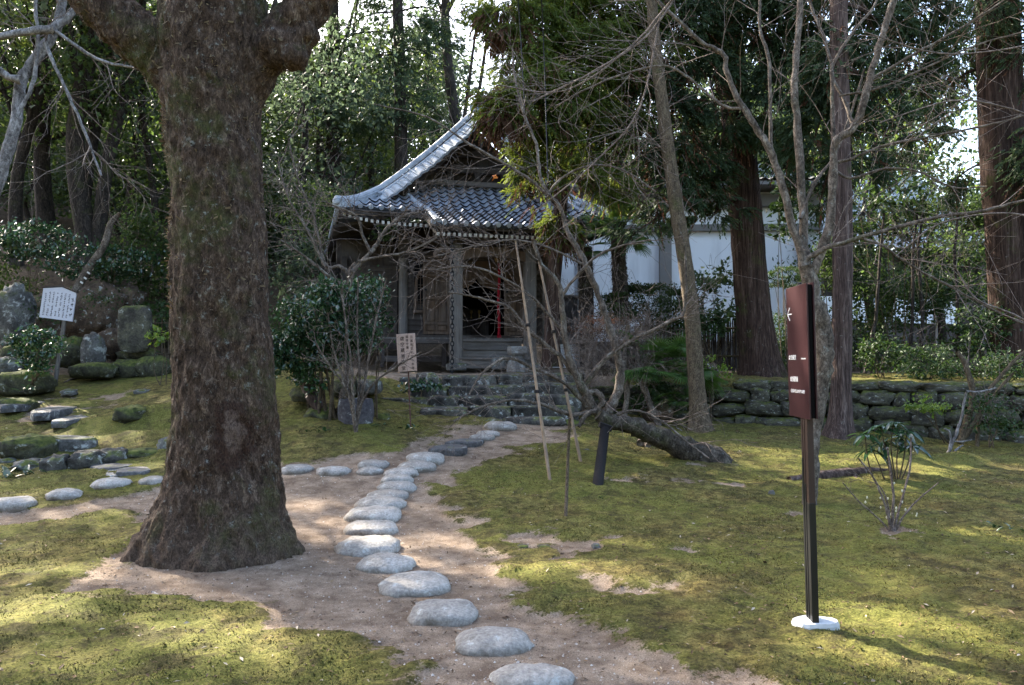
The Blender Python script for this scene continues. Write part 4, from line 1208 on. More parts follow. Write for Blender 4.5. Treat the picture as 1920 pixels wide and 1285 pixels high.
# veranda
vb = MB(); vb.box((0, 0, 0), (.145, .98, .04), None, 1, .004); vb_me = vb.mesh('veranda_board', M['wood_grey'])
for k in range(31):
    lx = -2.25 + k * .15
    o = link('veranda_board', vb_me, hall); o.location = (lx, -.52 + rg.uniform(-.008, .008), .645)
mb = MB(); mb.box((-1.50, -.99, .585), (1.55, .07, .09)); mb.obj('veranda_beam', M['wood_darkx'], hall)
mb = MB(); mb.box((1.50, -.99, .585), (1.55, .07, .09)); mb.obj('veranda_beam', M['wood_darkx'], hall)
for lx in (-2.2, -1.5, -.9, .9, 1.5, 2.2):
    mb = MB(); mb.box((lx, -.9, .30), (.09, .09, .5)); mb.obj('veranda_post', M['wood_dark'], hall)
mb = MB(); mb.box((-1.5, -.86, .22), (1.6, .04, .12)); mb.obj('lower_rail', M['wood_darkx'], hall)
# the wooden steps between the porch pillars
for k, (ly_, z_, d_) in enumerate(((-1.10, .60, .30), (-1.36, .42, .30), (-1.62, .22, .30))):
    mb = MB(); mb.box((0, ly_, z_), (1.44 + .02 * k, d_, .045), None, 1, .005); mb.obj('stair_tread', M['wood_greyx'], hall)
    mb = MB(); mb.box((0, ly_ - .10, z_ / 2), (1.42, .03, z_ - .05)); mb.obj('stair_riser', M['wood_greyx'], hall)
# porch pillars with chamfers, stone bases, carved beam
for sx in (-1, 1):
    mb = MB(); mb.box((0, 0, 1.28), (.235, .235, 2.45), None, .97, .03); pil = mb.obj('porch_pillar', M['wood_grey'], hall); pil.location = (sx * .78, -1.62, .05)
    mb = MB(); mb.box((0, 0, .0), (.36, .36, .14), None, .85, .02); mb.obj('pillar_base', M['grey_stone'], pil)
    mb = MB(); mb.box((sx * .78, -1.62, 2.62), (.34, .30, .13), None, 1.25); mb.box((sx * .78, -1.62, 2.74), (.75, .15, .10)); mb.obj('bracket', M['wood_dark'], hall)
    # beam nose with a curl
    mb = MB(); mb.tube(smooth_path([(sx * .88, -1.62, 2.40), (sx * 1.02, -1.62, 2.43), (sx * 1.16, -1.62, 2.38), (sx * 1.2, -1.62, 2.30), (sx * 1.13, -1.62, 2.27)], 4), list(np.linspace(.09, .04, 17)), 8); mb.obj('beam_nose', M['wood_door'], hall, True)
    mb = MB(); sweep(mb, smooth_path([(sx * .78, -1.5, 2.35), (sx * .79, -1.0, 2.55), (sx * .80, -.1, 2.75)], 4), [(-.07, -.09), (.07, -.09), (.07, .09), (-.07, .09)]); mb.obj('rainbow_beam', M['wood_dark'], hall)
mb = MB(); sweep(mb, smooth_path([(-.74, -1.62, 2.30), (-.4, -1.62, 2.38), (0, -1.62, 2.41), (.4, -1.62, 2.38), (.74, -1.62, 2.30)], 4), [(-.08, -.10), (.08, -.10), (.08, .10), (-.08, .10)]); mb.obj('porch_beam', M['wood_door'], hall)
mb = MB(); mb.box((0, -1.62, 2.72), (2.5, .14, .12)); mb.obj('porch_purlin', M['wood_darkx'], hall)

# things hanging on or standing by the hall
def hall_pt(lx, ly, z):
    return np.array(HO) + rotz(HR) @ np.array([lx, ly, z])
p = hall_pt(.28, -.95, 2.35)
bell = thing('bell_rope', 'red cloth bell rope hanging in the hall doorway', 'bell rope', p)
mb = MB()
q = smooth_path([(0, 0, 0), (.01, 0, -.4), (-.01, .01, -.9), (.01, 0, -1.4), (0, 0, -1.62)], 10)
for k in range(3):
    ph = k * 2.1
    mb.tube([(x + .015 * math.cos(ph + i * .9), y + .015 * math.sin(ph + i * .9), z) for i, (x, y, z) in enumerate(q)], .016, 6)
mb.obj('rope', M['red_cloth'], bell, True)
mb = MB(); mb.lathe([(.001, -.14), (.06, -.14), (.085, -.10), (.09, -.02), (.06, .04), (.001, .06)], (0, 0, .06), 14); mb.obj('bell', simple('dull_brass', (.20, .13, .05), .45, .5, .3, 20, 0, .7), bell, True)
mb = MB()
q = smooth_path([(0, 0, -1.62), (.02, 0, -1.72), (.0, 0, -1.84)], 3); mb.tube(q, np.linspace(.05, .03, len(q)), 7); mb.obj('tassel', M['red_cloth'], bell, True)
# rain chain
p = hall_pt(-.99, -2.3, EV - .42)
mb = MB()
zb_ = height(p[0], p[1]); Ln = p[2] - float(zb_)
k = 0; z = 0
while z < Ln - .02:
    a = math.pi / 2 * (k % 2)
    th = np.linspace(0, 2 * math.pi, 9)
    mb.tube([(math.cos(a) * .032 * math.cos(t), math.sin(a) * .032 * math.cos(t), -z - .045 + .055 * math.sin(t)) for t in th], .012, 5, False)
    z += .085; k += 1
o = mb.obj('rain_chain', M['iron'], None, True); o.location = tuple(p); tag(o, 'black rain chain hanging from the porch eave beside the left porch pillar', 'rain chain')
# stone pedestal
p = hall_pt(.34, -2.22, 0); p[2] = GZ(p[0], p[1])
ped = thing('stone_pedestal', 'waisted stone pedestal standing before the hall steps', 'pedestal', p, HR)
SM = stone_mat('pedestal_stone', (.16, .145, .13), (.28, .26, .235), .05, .2, .85, .004)
for nm, pr in (('foot', [(.001, 0), (.21, 0), (.22, .02), (.22, .10), (.19, .22), (.14, .26), (.001, .26)]), ('shaft', [(.001, .26), (.13, .26), (.13, .34), (.001, .34)]),
               ('cap', [(.001, .34), (.16, .34), (.20, .38), (.20, .50), (.19, .52), (.001, .52)])):
    mb = MB(); mb.lathe(pr, (0, 0, 0), 6 if nm != 'cap' else 4)
    o = mb.obj(nm, SM, ped); o.rotation_euler = (0, 0, math.pi / 4 if nm == 'cap' else 0)
    if nm == 'cap': o.scale = (1.15, 1.15, 1)
p = hall_pt(.10, -2.0, .12)
rock('stone_block', 935, 690, 16.3, 30, 22, .3, 'low squared stone block left of the stone pedestal', M['grey_stone'], 95, cat='stone block', boxy=6, rough=.05)

# ================================================================ white plastered storehouse behind
sh = thing('storehouse', 'white plastered building with grey posts and beams behind the hall', 'building', (P(1300, 690, 22)[0], 22.5, 1.2), R(-3))
s0 = np.array(sh.location)
def SX(px): return (px - CX) / F_PX * 22.5 - s0[0]
def SZ(py): return EYE + (680 - py) / F_PX * 22.3 - s0[2]
def sbox(nm, px0, px1, py0, py1, y, d, mat, par=None):
    mb = MB(); mb.box(((SX(px0) + SX(px1)) / 2, y + d / 2, (SZ(py0) + SZ(py1)) / 2), (SX(px1) - SX(px0), d, SZ(py0) - SZ(py1))); return mb.obj(nm, M[mat], par or sh)
sbox('wall', 1096, 1540, 354, 690, .16, .2, 'plaster')
sbox('wall', 1036, 1084, 470, 690, .16, .2, 'plaster')
sbox('post', 1084, 1096, 354, 690, .05, .3, 'concrete')
sbox('post', 1238, 1260, 430, 690, -.06, .22, 'concrete')
sbox('post', 1496, 1512, 430, 690, -.06, .22, 'concrete')
sbox('beam', 1100, 1540, 418, 430, -.02, .18, 'concrete')
sbox('beam', 1100, 1540, 362, 385, -.10, .26, 'concrete')
sbox('sill', 1030, 1086, 552, 556, -.02, .2, 'wood_dark')
for k in range(6):
    sbox('wainscot_board', 1036 + k * 8, 1043.4 + k * 8, 556, 640, .02, .1, 'wood_dark')
sbox('window', 1046, 1078, 492, 550, .10, .08, 'plaster')
sbox('base_course', 1096, 1540, 640, 690, .06, .1, 'concrete')
mb = MB()
xs = np.linspace(SX(1020), SX(1555), 160); ysr = np.linspace(-.9, 5, 24)
g = np.array([[(x, y, SZ(345) + (y + .9) * .16 + .03 * math.cos(x * 2 * math.pi / .27) + .02 * ((i % 2))) for x in xs] for i, y in enumerate(ysr)]).reshape(-1, 3)
mb.add(g, [(r * 160 + c, r * 160 + c + 1, (r + 1) * 160 + c + 1, (r + 1) * 160 + c) for r in range(23) for c in range(159)])
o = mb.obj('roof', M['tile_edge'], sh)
mb = MB(); mb.box(((SX(1020) + SX(1555)) / 2, -.3, SZ(352)), (SX(1555) - SX(1020), 1.1, .1)); mb.obj('eave', M['concrete'], sh)

# the other hall with the bright tiled roof at the right
rt = NT('pale_roof_tile', 0.4, 0.5)
rt.color(rt.mix(rt.ramp(rt.noise(1.5, 4), [(0.4, 0.0), (0.7, 1.0)]), (0.30, 0.32, 0.34), (0.42, 0.44, 0.45)))
rh = thing('roofed_hall', 'far building at the right whose pale tiled roof gleams through the trees', 'building', (11.5, 27, 1.6), R(18))
mb = MB()
nx_, ny_ = 150, 30
g = np.array([[(x, t * 5.0, 3.9 + 3.9 * t ** 1.3 + .04 * math.cos(x * 2 * math.pi / .3) + .03 * (i % 2)) for x in np.linspace(-5 + 1.6 * t, 8, nx_)] for i, t in enumerate(np.linspace(0, 1, ny_))]).reshape(-1, 3)
mb.add(g, [(r * nx_ + c, r * nx_ + c + 1, (r + 1) * nx_ + c + 1, (r + 1) * nx_ + c) for r in range(ny_ - 1) for c in range(nx_ - 1)])
mb.obj('roof', rt.m, rh)
mb = MB(); sweep(mb, [(-5 + 1.6 * t, t * 5.0, 4.0 + 3.9 * t ** 1.3) for t in np.linspace(0, 1, 10)], [(p[0] * 2, p[1] * 2) for p in rprof]); mb.obj('hip_ridge', rt.m, rh)
mb = MB(); mb.box((1.5, 1.6, 2.0), (11.5, .2, 4.0)); mb.obj('wall', M['wood_dark'], rh)
for k in range(6):
    mb = MB(); mb.box((-3.8 + k * 2.2, 1.4, 2.0), (.25, .25, 4)); mb.obj('pillar', M['wood_grey'], rh)
mb = MB(); mb.box((1.5, 1.42, 1.8), (9, .1, .9)); mb.obj('paper_screen', M['plaster'], rh)

# ================================================================ THE BIG TRUNK
def voxel_union(mb, name, voxel, smooth_it=10):
    me = mb.mesh(name, None)
    o = bpy.data.objects.new(name, me); COL.objects.link(o)
    m = o.modifiers.new('r', 'REMESH'); m.mode = 'VOXEL'; m.voxel_size = voxel; m.adaptivity = 0
    s = o.modifiers.new('s', 'SMOOTH'); s.iterations = smooth_it; s.factor = .5
    bpy.context.view_layer.update()
    dg = bpy.context.evaluated_depsgraph_get()
    me2 = bpy.data.meshes.new_from_object(o.evaluated_get(dg))
    bpy.data.objects.remove(o); 
    return me2
def mesh_arrays(me):
    n = len(me.vertices)
    co = np.empty(n * 3, np.float32); me.vertices.foreach_get('co', co)
    no = np.empty(n * 3, np.float32); me.vertices.foreach_get('normal', no)
    return co.reshape(-1, 3).astype(float), no.reshape(-1, 3).astype(float)

TY = 6.25
tb = G(412, 1068); 
big = thing('big_tree', 'huge old trunk with rough dark mossy bark at the left, limbs spreading at the top', 'tree', (P(412, 1060, TY)[0], TY, 0.05))
bo = np.array(big.location)
mb = MB()
def TP(px, py, Y=TY): return P(px, py, Y) - bo
ax = [(410, 1130), (411, 1060), (412, 1000), (416, 950), (420, 900), (423, 850), (424, 780), (421, 700), (418, 620), (414, 520), (411, 420), (406, 320), (400, 250), (396, 180), (400, 100), (402, 20), (400, -60), (396, -200), (392, -360)]
wd = [322, 312, 272, 234, 208, 196, 188, 181, 174, 173, 171, 170, 172, 182, 196, 196, 186, 176, 165]
axw = np.array([TP(*a) for a in ax]); rw = np.array([w / 2 / F_PX * TY * .955 for w in wd])
axs = smooth_path(np.c_[axw, rw], 5)
th = np.arange(40) * 2 * math.pi / 40
rings = []
for q in axs:
    fl = np.clip((q[3] - .42) / .25, 0, 1.2)
    lob = 1 + fl * (.09 * np.cos(5 * th + .6) + .08 * np.cos(3 * th + 2.2) + .05 * np.cos(9 * th)) + .02 * np.cos(3 * th + q[2] * 1.2) + .015 * np.cos(7 * th + 1)
    rings.append(np.c_[q[0] + q[3] * lob * np.cos(th), q[1] + q[3] * lob * np.sin(th), np.full(40, q[2])])
V = np.concatenate(rings + [axs[:1, :3], axs[-1:, :3]]); m_ = len(rings); idx = np.arange(m_ * 40).reshape(m_, 40); a, b = idx[:-1], idx[1:]
mb.add(V, np.stack([a, np.roll(a, -1, 1), np.roll(b, -1, 1), b], -1).reshape(-1, 4),
       np.r_[np.stack([np.full(40, m_ * 40), np.roll(idx[0], -1), idx[0]], -1), np.stack([np.full(40, m_ * 40 + 1), idx[-1], np.roll(idx[-1], -1)], -1)])
Lp = smooth_path(np.c_[[TP(420, 260), TP(350, 160), TP(290, 92, 6.2), TP(225, 42, 6.15), TP(165, -30, 6.1), TP(95, -140, 6.0), TP(30, -300, 5.9)], [.15, .19, .195, .185, .175, .16, .15]], 5)
mb.tube(Lp[:, :3], Lp[:, 3], 20)
Rp = smooth_path(np.c_[[TP(430, 230), TP(480, 130), TP(530, 70, 6.2), TP(575, 18, 6.15), TP(620, -60, 6.1), TP(680, -180, 6.0), TP(730, -320, 5.9)], [.12, .165, .165, .15, .14, .135, .12]], 5)
mb.tube(Rp[:, :3], Rp[:, 3], 20)
def Sp(c, r, s):
    zz_ = np.linspace(-1, 1, 11); mb.tube([c + np.array([0, 0, r * z]) for z in zz_], [max(.01, r * math.sqrt(max(0, 1 - z * z))) for z in zz_], 16)
Sp(TP(545, 84, 6.15), .15, 0); Sp(TP(552, 108, 6.08), .105, 0); Sp(TP(528, 100, 6.12), .11, 0); Sp(TP(575, 66, 6.12), .10, 0); Sp(TP(515, 84, 6.1), .12, 0)
me = voxel_union(mb, 'trunk', .0165, 10)
co, no = mesh_arrays(me)
thv = np.arctan2(co[:, 1], co[:, 0]); u = thv * .42
warp = .35 * fbm(co[:, 0] * 2, co[:, 1] * 2, co[:, 2] * 1.2, 3)
flare = np.clip((.6 - co[:, 2]) / .6, 0, 1)
r1 = 1 - np.abs(pnoise(co[:, 0] * 9 + warp, co[:, 1] * 9, co[:, 2] * 3.6 + warp)) * 2.2
r2 = 1 - np.abs(pnoise(co[:, 0] * 22 + warp * 2, co[:, 1] * 22, co[:, 2] * 8)) * 2.2
r3 = fbm(co[:, 0] * 42, co[:, 1] * 42, co[:, 2] * 16, 2)
big_ = fbm(co[:, 0] * 2.3, co[:, 1] * 2.3, co[:, 2] * 1.6, 3)
disp = .018 * r1 * (1 + .8 * flare) + .011 * r2 + .003 * r3 + .022 * big_
# the scar low on the trunk
sc = TP(455, 850, 5.85)
ds = np.exp(-(((co[:, 0] - sc[0]) / .13) ** 2 + ((co[:, 2] - sc[2]) / .22) ** 2)) * (no[:, 1] < 0)
disp += -.045 * ds * (1.2 + .8 * pnoise(co[:, 0] * 12, 3, co[:, 2] * 7))
co2 = co + no * disp[:, None]
me.vertices.foreach_set('co', co2.astype(np.float32).ravel()); me.update()
me.polygons.foreach_set('use_smooth', np.full(len(me.polygons), True))
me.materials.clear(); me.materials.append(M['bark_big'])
trunk = link('trunk', me, big)
# loose curling bark flakes and little dry ferns clinging to the trunk
rg = np.random.RandomState(5)
def flakes(n, sel, smin, smax, up=.6, curl=.5, seed=0):
    i = rg.choice(np.nonzero(sel)[0], n)
    c = co2[i]; nn = no[i]
    d = np.cross(nn, rg.normal(size=(n, 3))); d[:, 2] -= 1.0 * up * rg.choice([-1, 1, 1], n); d /= np.linalg.norm(d, axis=1)[:, None]
    d = d + nn * (curl * rg.rand(n))[:, None]
    s = np.cross(d, nn); s /= np.linalg.norm(s, axis=1)[:, None] + 1e-6
    L_ = (smin + (smax - smin) * rg.rand(n) ** 2)[:, None]; w = L_ * (.15 + .2 * rg.rand(n))[:, None]
    c = c + nn * .002
    V = np.stack([c - s * w * .6, c + s * w * .6, c + d * L_ + s * w + nn * L_ * .15, c + d * L_ * 1.2 - s * w * .5 + nn * L_ * .3], 1)
    return V.reshape(-1, 3), np.arange(4 * n).reshape(-1, 4)
front = no[:, 1] < .5
mb = MB()
V, Fq = flakes(20000, front & (co[:, 2] > .15), .006, .020, .9, .18); mb.add(V, Fq)
o = mb.obj('bark_flake', leaf_mat('bark_flakes', (.018, .012, .008), (.075, .052, .038), (.22, .17, .13), .85, 0, .1), big); o['kind'] = 'stuff'
mb = MB()
V, Fq = flakes(1100, front & (co[:, 2] > 2.1 + .5 * fbm(co[:, 0], co[:, 1], co[:, 2], 2)), .014, .034, .4, .7); mb.add(V, Fq)
sel = (no[:, 0] < -.72) & (co[:, 2] > 1.5) & (co[:, 2] < 3.4) & (pnoise(co[:, 0], co[:, 1], co[:, 2] * 2.3) > -.05)
V, Fq = flakes(650, sel, .012, .034, .3, .9); mb.add(V, Fq)
o = mb.obj('dry_fern', leaf_mat('dry_fern', (.06, .042, .024), (.14, .105, .062), (.24, .20, .135), .8, .1, .1), big); o['kind'] = 'stuff'

# ================================================================ TREES
def axis_tree(pts_px, Yd, dia_px, n=5):
    """polyline of (px, py) with widths in px, to world points and radii"""
    Yl = Yd if hasattr(Yd, '__len__') else [Yd] * len(pts_px)
    w = [P(p[0], p[1], y) for p, y in zip(pts_px, Yl)]
    r = [d / 2 / F_PX * y for d, y in zip(dia_px, Yl)]
    return smooth_path(np.c_[w, r], n)

def bark_trunk(q, n=28, relief=.012, vs=2.0, us=14, flare=0.0, seed=0, dense=8):
    """round trunk with ridged bark, q rows x,y,z,r"""
    t = np.linspace(0, len(q) - 1, (len(q) - 1) * dense + 1)
    qq = np.stack([np.interp(t, np.arange(len(q)), q[:, k]) for k in range(4)], 1)
    th = np.arange(n) * 2 * math.pi / n
    zrel = qq[:, 2] - qq[0, 2]
    TH, ZZ = np.meshgrid(th, zrel)
    Rr = qq[:, 3][:, None]
    fl = 1 + flare * np.exp(-ZZ / .22) * (1 + .35 * np.cos(4 * TH + seed) + .2 * np.cos(7 * TH))
    cx, cy = np.cos(TH), np.sin(TH)
    nn = (1 - np.abs(pnoise(cx * Rr * us + seed, cy * Rr * us, ZZ * vs)) * 2) * relief + pnoise(cx * Rr * us * 2.6, cy * Rr * us * 2.6, ZZ * vs * 2.5 + seed) * relief * .6
    r = Rr * fl + nn
    V = np.stack([qq[:, 0][:, None] + r * cx, qq[:, 1][:, None] + r * cy, np.repeat(qq[:, 2][:, None], n, 1)], -1).reshape(-1, 3)
    m = len(qq); idx = np.arange(m * n).reshape(m, n); a, b = idx[:-1], idx[1:]
    return V, np.stack([a, np.roll(a, -1, 1), np.roll(b, -1, 1), b], -1).reshape(-1, 4)

def grow(rg, p, d, L, r, lvl, out, par):
    n = max(3, int(L / par['seg'])); p = np.array(p, float); d = np.array(d, float); d /= np.linalg.norm(d)
    pts, rad = [p.copy()], [r]
    for i in range(n):
        d = d + rg.normal(size=3) * par['wig'] + np.array([0, 0, par['up']]) * (1 if lvl < 2 else .6)
        if 'flat' in par: d[1] *= par['flat']
        d /= np.linalg.norm(d)
        p = p + d * L / n
        pts.append(p.copy()); rad.append(max(par['rmin'], r * (1 - (i + 1) / n * .75)))
        if lvl < par['lv'] and i >= 0 and rg.rand() < par['pb'][min(lvl, len(par['pb']) - 1)]:
            k = rg.normal(size=3); k -= d * k.dot(d); k /= np.linalg.norm(k)
            nd = d * math.cos(par['ang']) + k * math.sin(par['ang'])
            grow(rg, p, nd, L * rg.uniform(.38, .72), max(par['rmin'], rad[-1] * .62), lvl + 1, out, par)
    out.append((np.array(pts), np.array(rad), lvl))

DEFP = dict(seg=.09, wig=.13, up=.02, rmin=.0022, lv=3, pb=[.65, .55, .4], ang=.7)
def twigs_on(rg, mb, path, density, Lr, r0, par=None, side=None, t0=.15, minr=None, cnt=None):
    """grow twigs off a limb path (rows x,y,z,r)"""
    pr = dict(DEFP); pr.update(par or {})
    seg_ = np.linalg.norm(np.diff(path[:, :3], axis=0), axis=1); tot = seg_.sum()
    n = cnt or int(tot * density); out = []
    for i in range(n):
        t = (t0 + (1 - t0) * rg.rand()) * (len(path) - 1); k = min(int(t), len(path) - 2); f = t - k
        q = path[k] * (1 - f) + path[k + 1] * f
        T = path[k + 1, :3] - path[k, :3]; T /= np.linalg.norm(T) + 1e-9
        kk = rg.normal(size=3); kk[2] += .25
        if side is not None: kk = kk + np.array(side)
        kk -= T * kk.dot(T); kk /= np.linalg.norm(kk)
        d = T * .75 + kk * rg.uniform(.5, 1.0)
        grow(rg, q[:3], d, rg.uniform(*Lr), min(r0, q[3] * .6), 1, out, pr)
    for pts, rad, lvl in out:
        mb.tube(pts, rad, 4 if rad[0] > .006 else 3, False)
    return mb

def shift(q, o):
    q = np.array(q, float); q[:, :3] -= o; return q

# ---- leaf makers -------------------------------------------------------------------------
HOLES = []        # gaps in the tree tops through which the low sun reaches the garden
def hole(px, py, r, ry=None, soft=.25):
    c = G(px, py); HOLES.append((c, r, ry or r, soft))
for h in [(1010, 1075, .26, .22), (1130, 1085, .30, .16), (1250, 1110, .25, .12), (700, 1018, .26, .16), (735, 1055, .22, .12), (620, 985, .22, .10), (560, 950, .3, .12), (440, 1190, .3, .15),
          (820, 1020, .18, .14), (60, 1085, .35, .2), (30, 1165, .35, .2), (220, 970, .5, .12), (280, 960, .3, .12), (120, 1250, .22, .1), (350, 1240, .35, .12), (560, 1250, .3, .12),
          (1850, 885, .9, .3), (1760, 890, .5, .22), (1650, 880, .4, .16), (1900, 1010, .4, .2), (1700, 1190, .5, .2), (1600, 1240, .4, .15), (1450, 830, .6, .1), (1880, 1270, .3, .12),
          (1130, 905, .5, .12), (1000, 880, .25, .1), (1280, 900, .45, .12), (110, 905, .4, .1), (270, 880, .5, .12), (230, 845, .4, .08), (20, 935, .3, .1), (780, 1150, .15, .1),
          (1075, 520, .3, .3), (120, 826, .3, .1)]:
    hole(*h)
def carve(c, rg):
    """True for leaf positions that stay"""
    keep = np.ones(len(c), bool)
    for hc, rx, ry, soft in HOLES:
        t = (c[:, 2] - hc[2]) / TO_SUN[2]
        q = c - TO_SUN[None] * t[:, None]
        d = np.sqrt(((q[:, 0] - hc[0]) / rx) ** 2 + ((q[:, 1] - hc[1]) / ry) ** 2)
        keep &= ~((d < 1 + .17 / max(rx, .2) * 1.2 + soft * rg.normal(size=len(c))) & (t > 0))
    return keep

def leaves_quads(c, size, asp, rg, up=.5, droop=.2, dirs=None):
    n = len(c)
    d = rg.normal(size=(n, 3)) if dirs is None else dirs + rg.normal(size=(n, 3)) * .35
    d[:, 2] -= droop; d /= np.linalg.norm(d, axis=1)[:, None]
    nr = rg.normal(size=(n, 3)); nr[:, 2] += up * 3
    s = np.cross(d, nr); s /= np.linalg.norm(s, axis=1)[:, None] + 1e-6
    nn = np.cross(s, d)
    L_ = (size * (.6 + .8 * rg.rand(n)))[:, None]; w = L_ * asp
    V = np.stack([c, c + d * L_ * .45 + s * w - nn * w * .25, c + d * L_, c + d * L_ * .45 - s * w - nn * w * .25], 1)
    return V.reshape(-1, 3), np.arange(4 * n).reshape(-1, 4)

def crown_points(rg, c, R3, n, nclump, spread=.28, shell=.55, flat=.6, low=-1.0):
    """points in clumps spread through an ellipsoid"""
    v = rg.normal(size=(nclump, 3)); v /= np.linalg.norm(v, axis=1)[:, None]
    rr = (shell + (1 - shell) * rg.rand(nclump)) ** .7
    cc = v * rr[:, None]; cc = cc[cc[:, 2] > low]
    cs = .5 + rg.rand(len(cc))
    k = rg.choice(len(cc), n, p=cs / cs.sum())
    o = rg.normal(size=(n, 3)) * spread * cs[k][:, None] * [1, 1, flat]
    return np.asarray(c) + (cc[k] + o) * np.asarray(R3)

def sprays(c, D, L_, m, rg, wid=.016, droop=.45):
    """feathery conifer sprays: n bases c with directions D"""
    n = len(c); D = D / np.linalg.norm(D, axis=1)[:, None]
    S = np.cross(D, np.array([0, 0, 1.0]) + rg.normal(size=(n, 3)) * .4); S /= np.linalg.norm(S, axis=1)[:, None] + 1e-6
    t = (np.arange(m) + .5) / m
    sg = np.where(np.arange(m) % 2 == 0, 1.0, -1.0)
    base = c[:, None] + D[:, None] * (t[None, :, None] * L_[:, None, None]) + np.array([0, 0, -1.0]) * (droop * L_[:, None, None] * t[None, :, None] ** 2 * .6)
    dd = D[:, None] * .8 + S[:, None] * sg[None, :, None] * (.75 - .4 * t[None, :, None]) + np.array([0, 0, -1.0]) * droop + rg.normal(size=(n, m, 3)) * .18
    dd /= np.linalg.norm(dd, axis=2)[:, :, None]
    ll = (.38 * L_[:, None] * (1.05 - .6 * t[None]))[:, :, None]
    w = np.cross(dd, rg.normal(size=(n, m, 3))); w /= np.linalg.norm(w, axis=2)[:, :, None] + 1e-6
    wv = w * wid * (.7 + .6 * rg.rand(n, m, 1))
    V = np.stack([base - wv * .6, base + wv * .6, base + dd * ll * .6 + wv, base + dd * ll], 2)
    return V.reshape(-1, 3), np.arange(4 * n * m).reshape(-1, 4)

LM = {
 'cedar': leaf_mat('cedar_needles', (.026, .042, .010), (.075, .10, .020), (.14, .155, .035), .6, .45, .2),
 'cedar_dark': leaf_mat('dark_cedar_needles', (.014, .026, .012), (.035, .056, .022), (.06, .085, .03), .6, .25, .25),
 'brown': leaf_mat('dead_cedar_tips', (.03, .016, .010), (.085, .045, .026), (.15, .085, .05), .8, .2, .1),
 'forest': leaf_mat('forest_leaves', (.014, .028, .010), (.038, .062, .018), (.10, .13, .03), .45, .5, .3),
 'forest2': leaf_mat('pale_forest_leaves', (.030, .048, .014), (.075, .105, .028), (.14, .17, .045), .35, .45, .5),
 'forest3': leaf_mat('grey_green_forest_leaves', (.022, .034, .022), (.048, .068, .040), (.09, .115, .07), .5, .45, .25),
 'glossy': leaf_mat('camellia_leaves', (.012, .030, .014), (.026, .060, .024), (.055, .105, .035), .16, .2, .8),
 'shrub': leaf_mat('shrub_leaves', (.012, .026, .009), (.030, .056, .015), (.06, .09, .022), .55, .22, .25),
 'hedge': leaf_mat('clipped_leaves', (.012, .022, .007), (.032, .050, .014), (.06, .085, .024), .7, .2, .15),
 'palm': leaf_mat('palm_blades', (.024, .058, .014), (.065, .13, .028), (.12, .19, .04), .35, .25, .5),
 'yellow': leaf_mat('young_leaves', (.05, .09, .014), (.11, .17, .03), (.20, .27, .05), .4, .45, .4),
}

def conifer(name, label, trunk_px, Yd, dia, bark, clumps, seed, relief=.012, flare=.35, us=12, nper=230, gname=None, extra=None, matn='cedar'):
    rg = np.random.RandomState(seed)
    q = axis_tree(trunk_px, Yd, dia, 3)
    base = q[0, :3].copy()
    t = thing(name, label, 'tree', base, 0, gname)
    V, Fq = bark_trunk(shift(q, base), 30, relief, 1.1, us, flare, seed, 5)
    MB().add(V, Fq).obj('trunk', bark, t, True)
    bm_, fo, br = MB(), MB(), MB()
    for cl in clumps:
        px, py, rx, ry, yc, brown = cl[:6]
        dn = cl[6] if len(cl) > 6 else 1.0
        c = P(px, py, yc) - base
        RX, RY = rx / F_PX * yc, ry / F_PX * yc
        # drooping limb from the trunk
        zz = q[:, 2] - base[2]; k = np.argmin(abs(zz - (c[2] + .3 + abs(c[0] - q[0, 0] + base[0]) * .15)))
        a = q[k, :3] - base
        mid = (a + c) / 2 + [0, 0, .12 * np.linalg.norm(c - a)]
        lp = smooth_path([a, mid, c, c + (c - mid) * .5 - [0, 0, RY * .3]], 5)
        br.tube(lp, np.linspace(.035, .006, len(lp)), 5)
        for j in range(7):
            e_ = c + rg.normal(size=3) * [RX, RX * .7, RY] * .7
            s_ = lp[rg.randint(6, len(lp) - 2)]
            br.tube(smooth_path([s_, (s_ + e_) / 2 + [0, 0, .05], e_], 3), np.linspace(.012, .003, 7), 3, False)
        n = int(nper * 1.55 * dn * max(.5, rx * ry / 5000.0))
        pc = crown_points(rg, c, (RX, RX * .8, RY), n, max(5, n // 22), .16, .25, .7)
        out = pc - c; out[:, 2] *= .3
        D = out / (np.linalg.norm(out, axis=1)[:, None] + .05) + rg.normal(size=(n, 3)) * .45; D[:, 2] -= .45
        kb = rg.rand(n) < .55 * brown * np.where(pc[:, 2] < c[2] - RY * .1, 1.5, .5)
        kp = carve(pc + base, rg)
        for sel, m_, dr in ((kp & ~kb, fo, .5), (kp & kb, bm_, 1.1)):
            if sel.sum():
                V, Fq = sprays(pc[sel], D[sel], .20 + .16 * rg.rand(sel.sum()), 18 if seed == 31 else 13, rg, .0105 if seed == 31 else .0165, dr); m_.add(V, Fq)
    o = br.obj('branches', bark, t); o['kind'] = 'stuff'
    o = fo.obj('foliage', LM[matn], t); o['kind'] = 'stuff'
    if bm_.n:
        o = bm_.obj('dead_foliage', LM['brown'], t); o['kind'] = 'stuff'
    return t

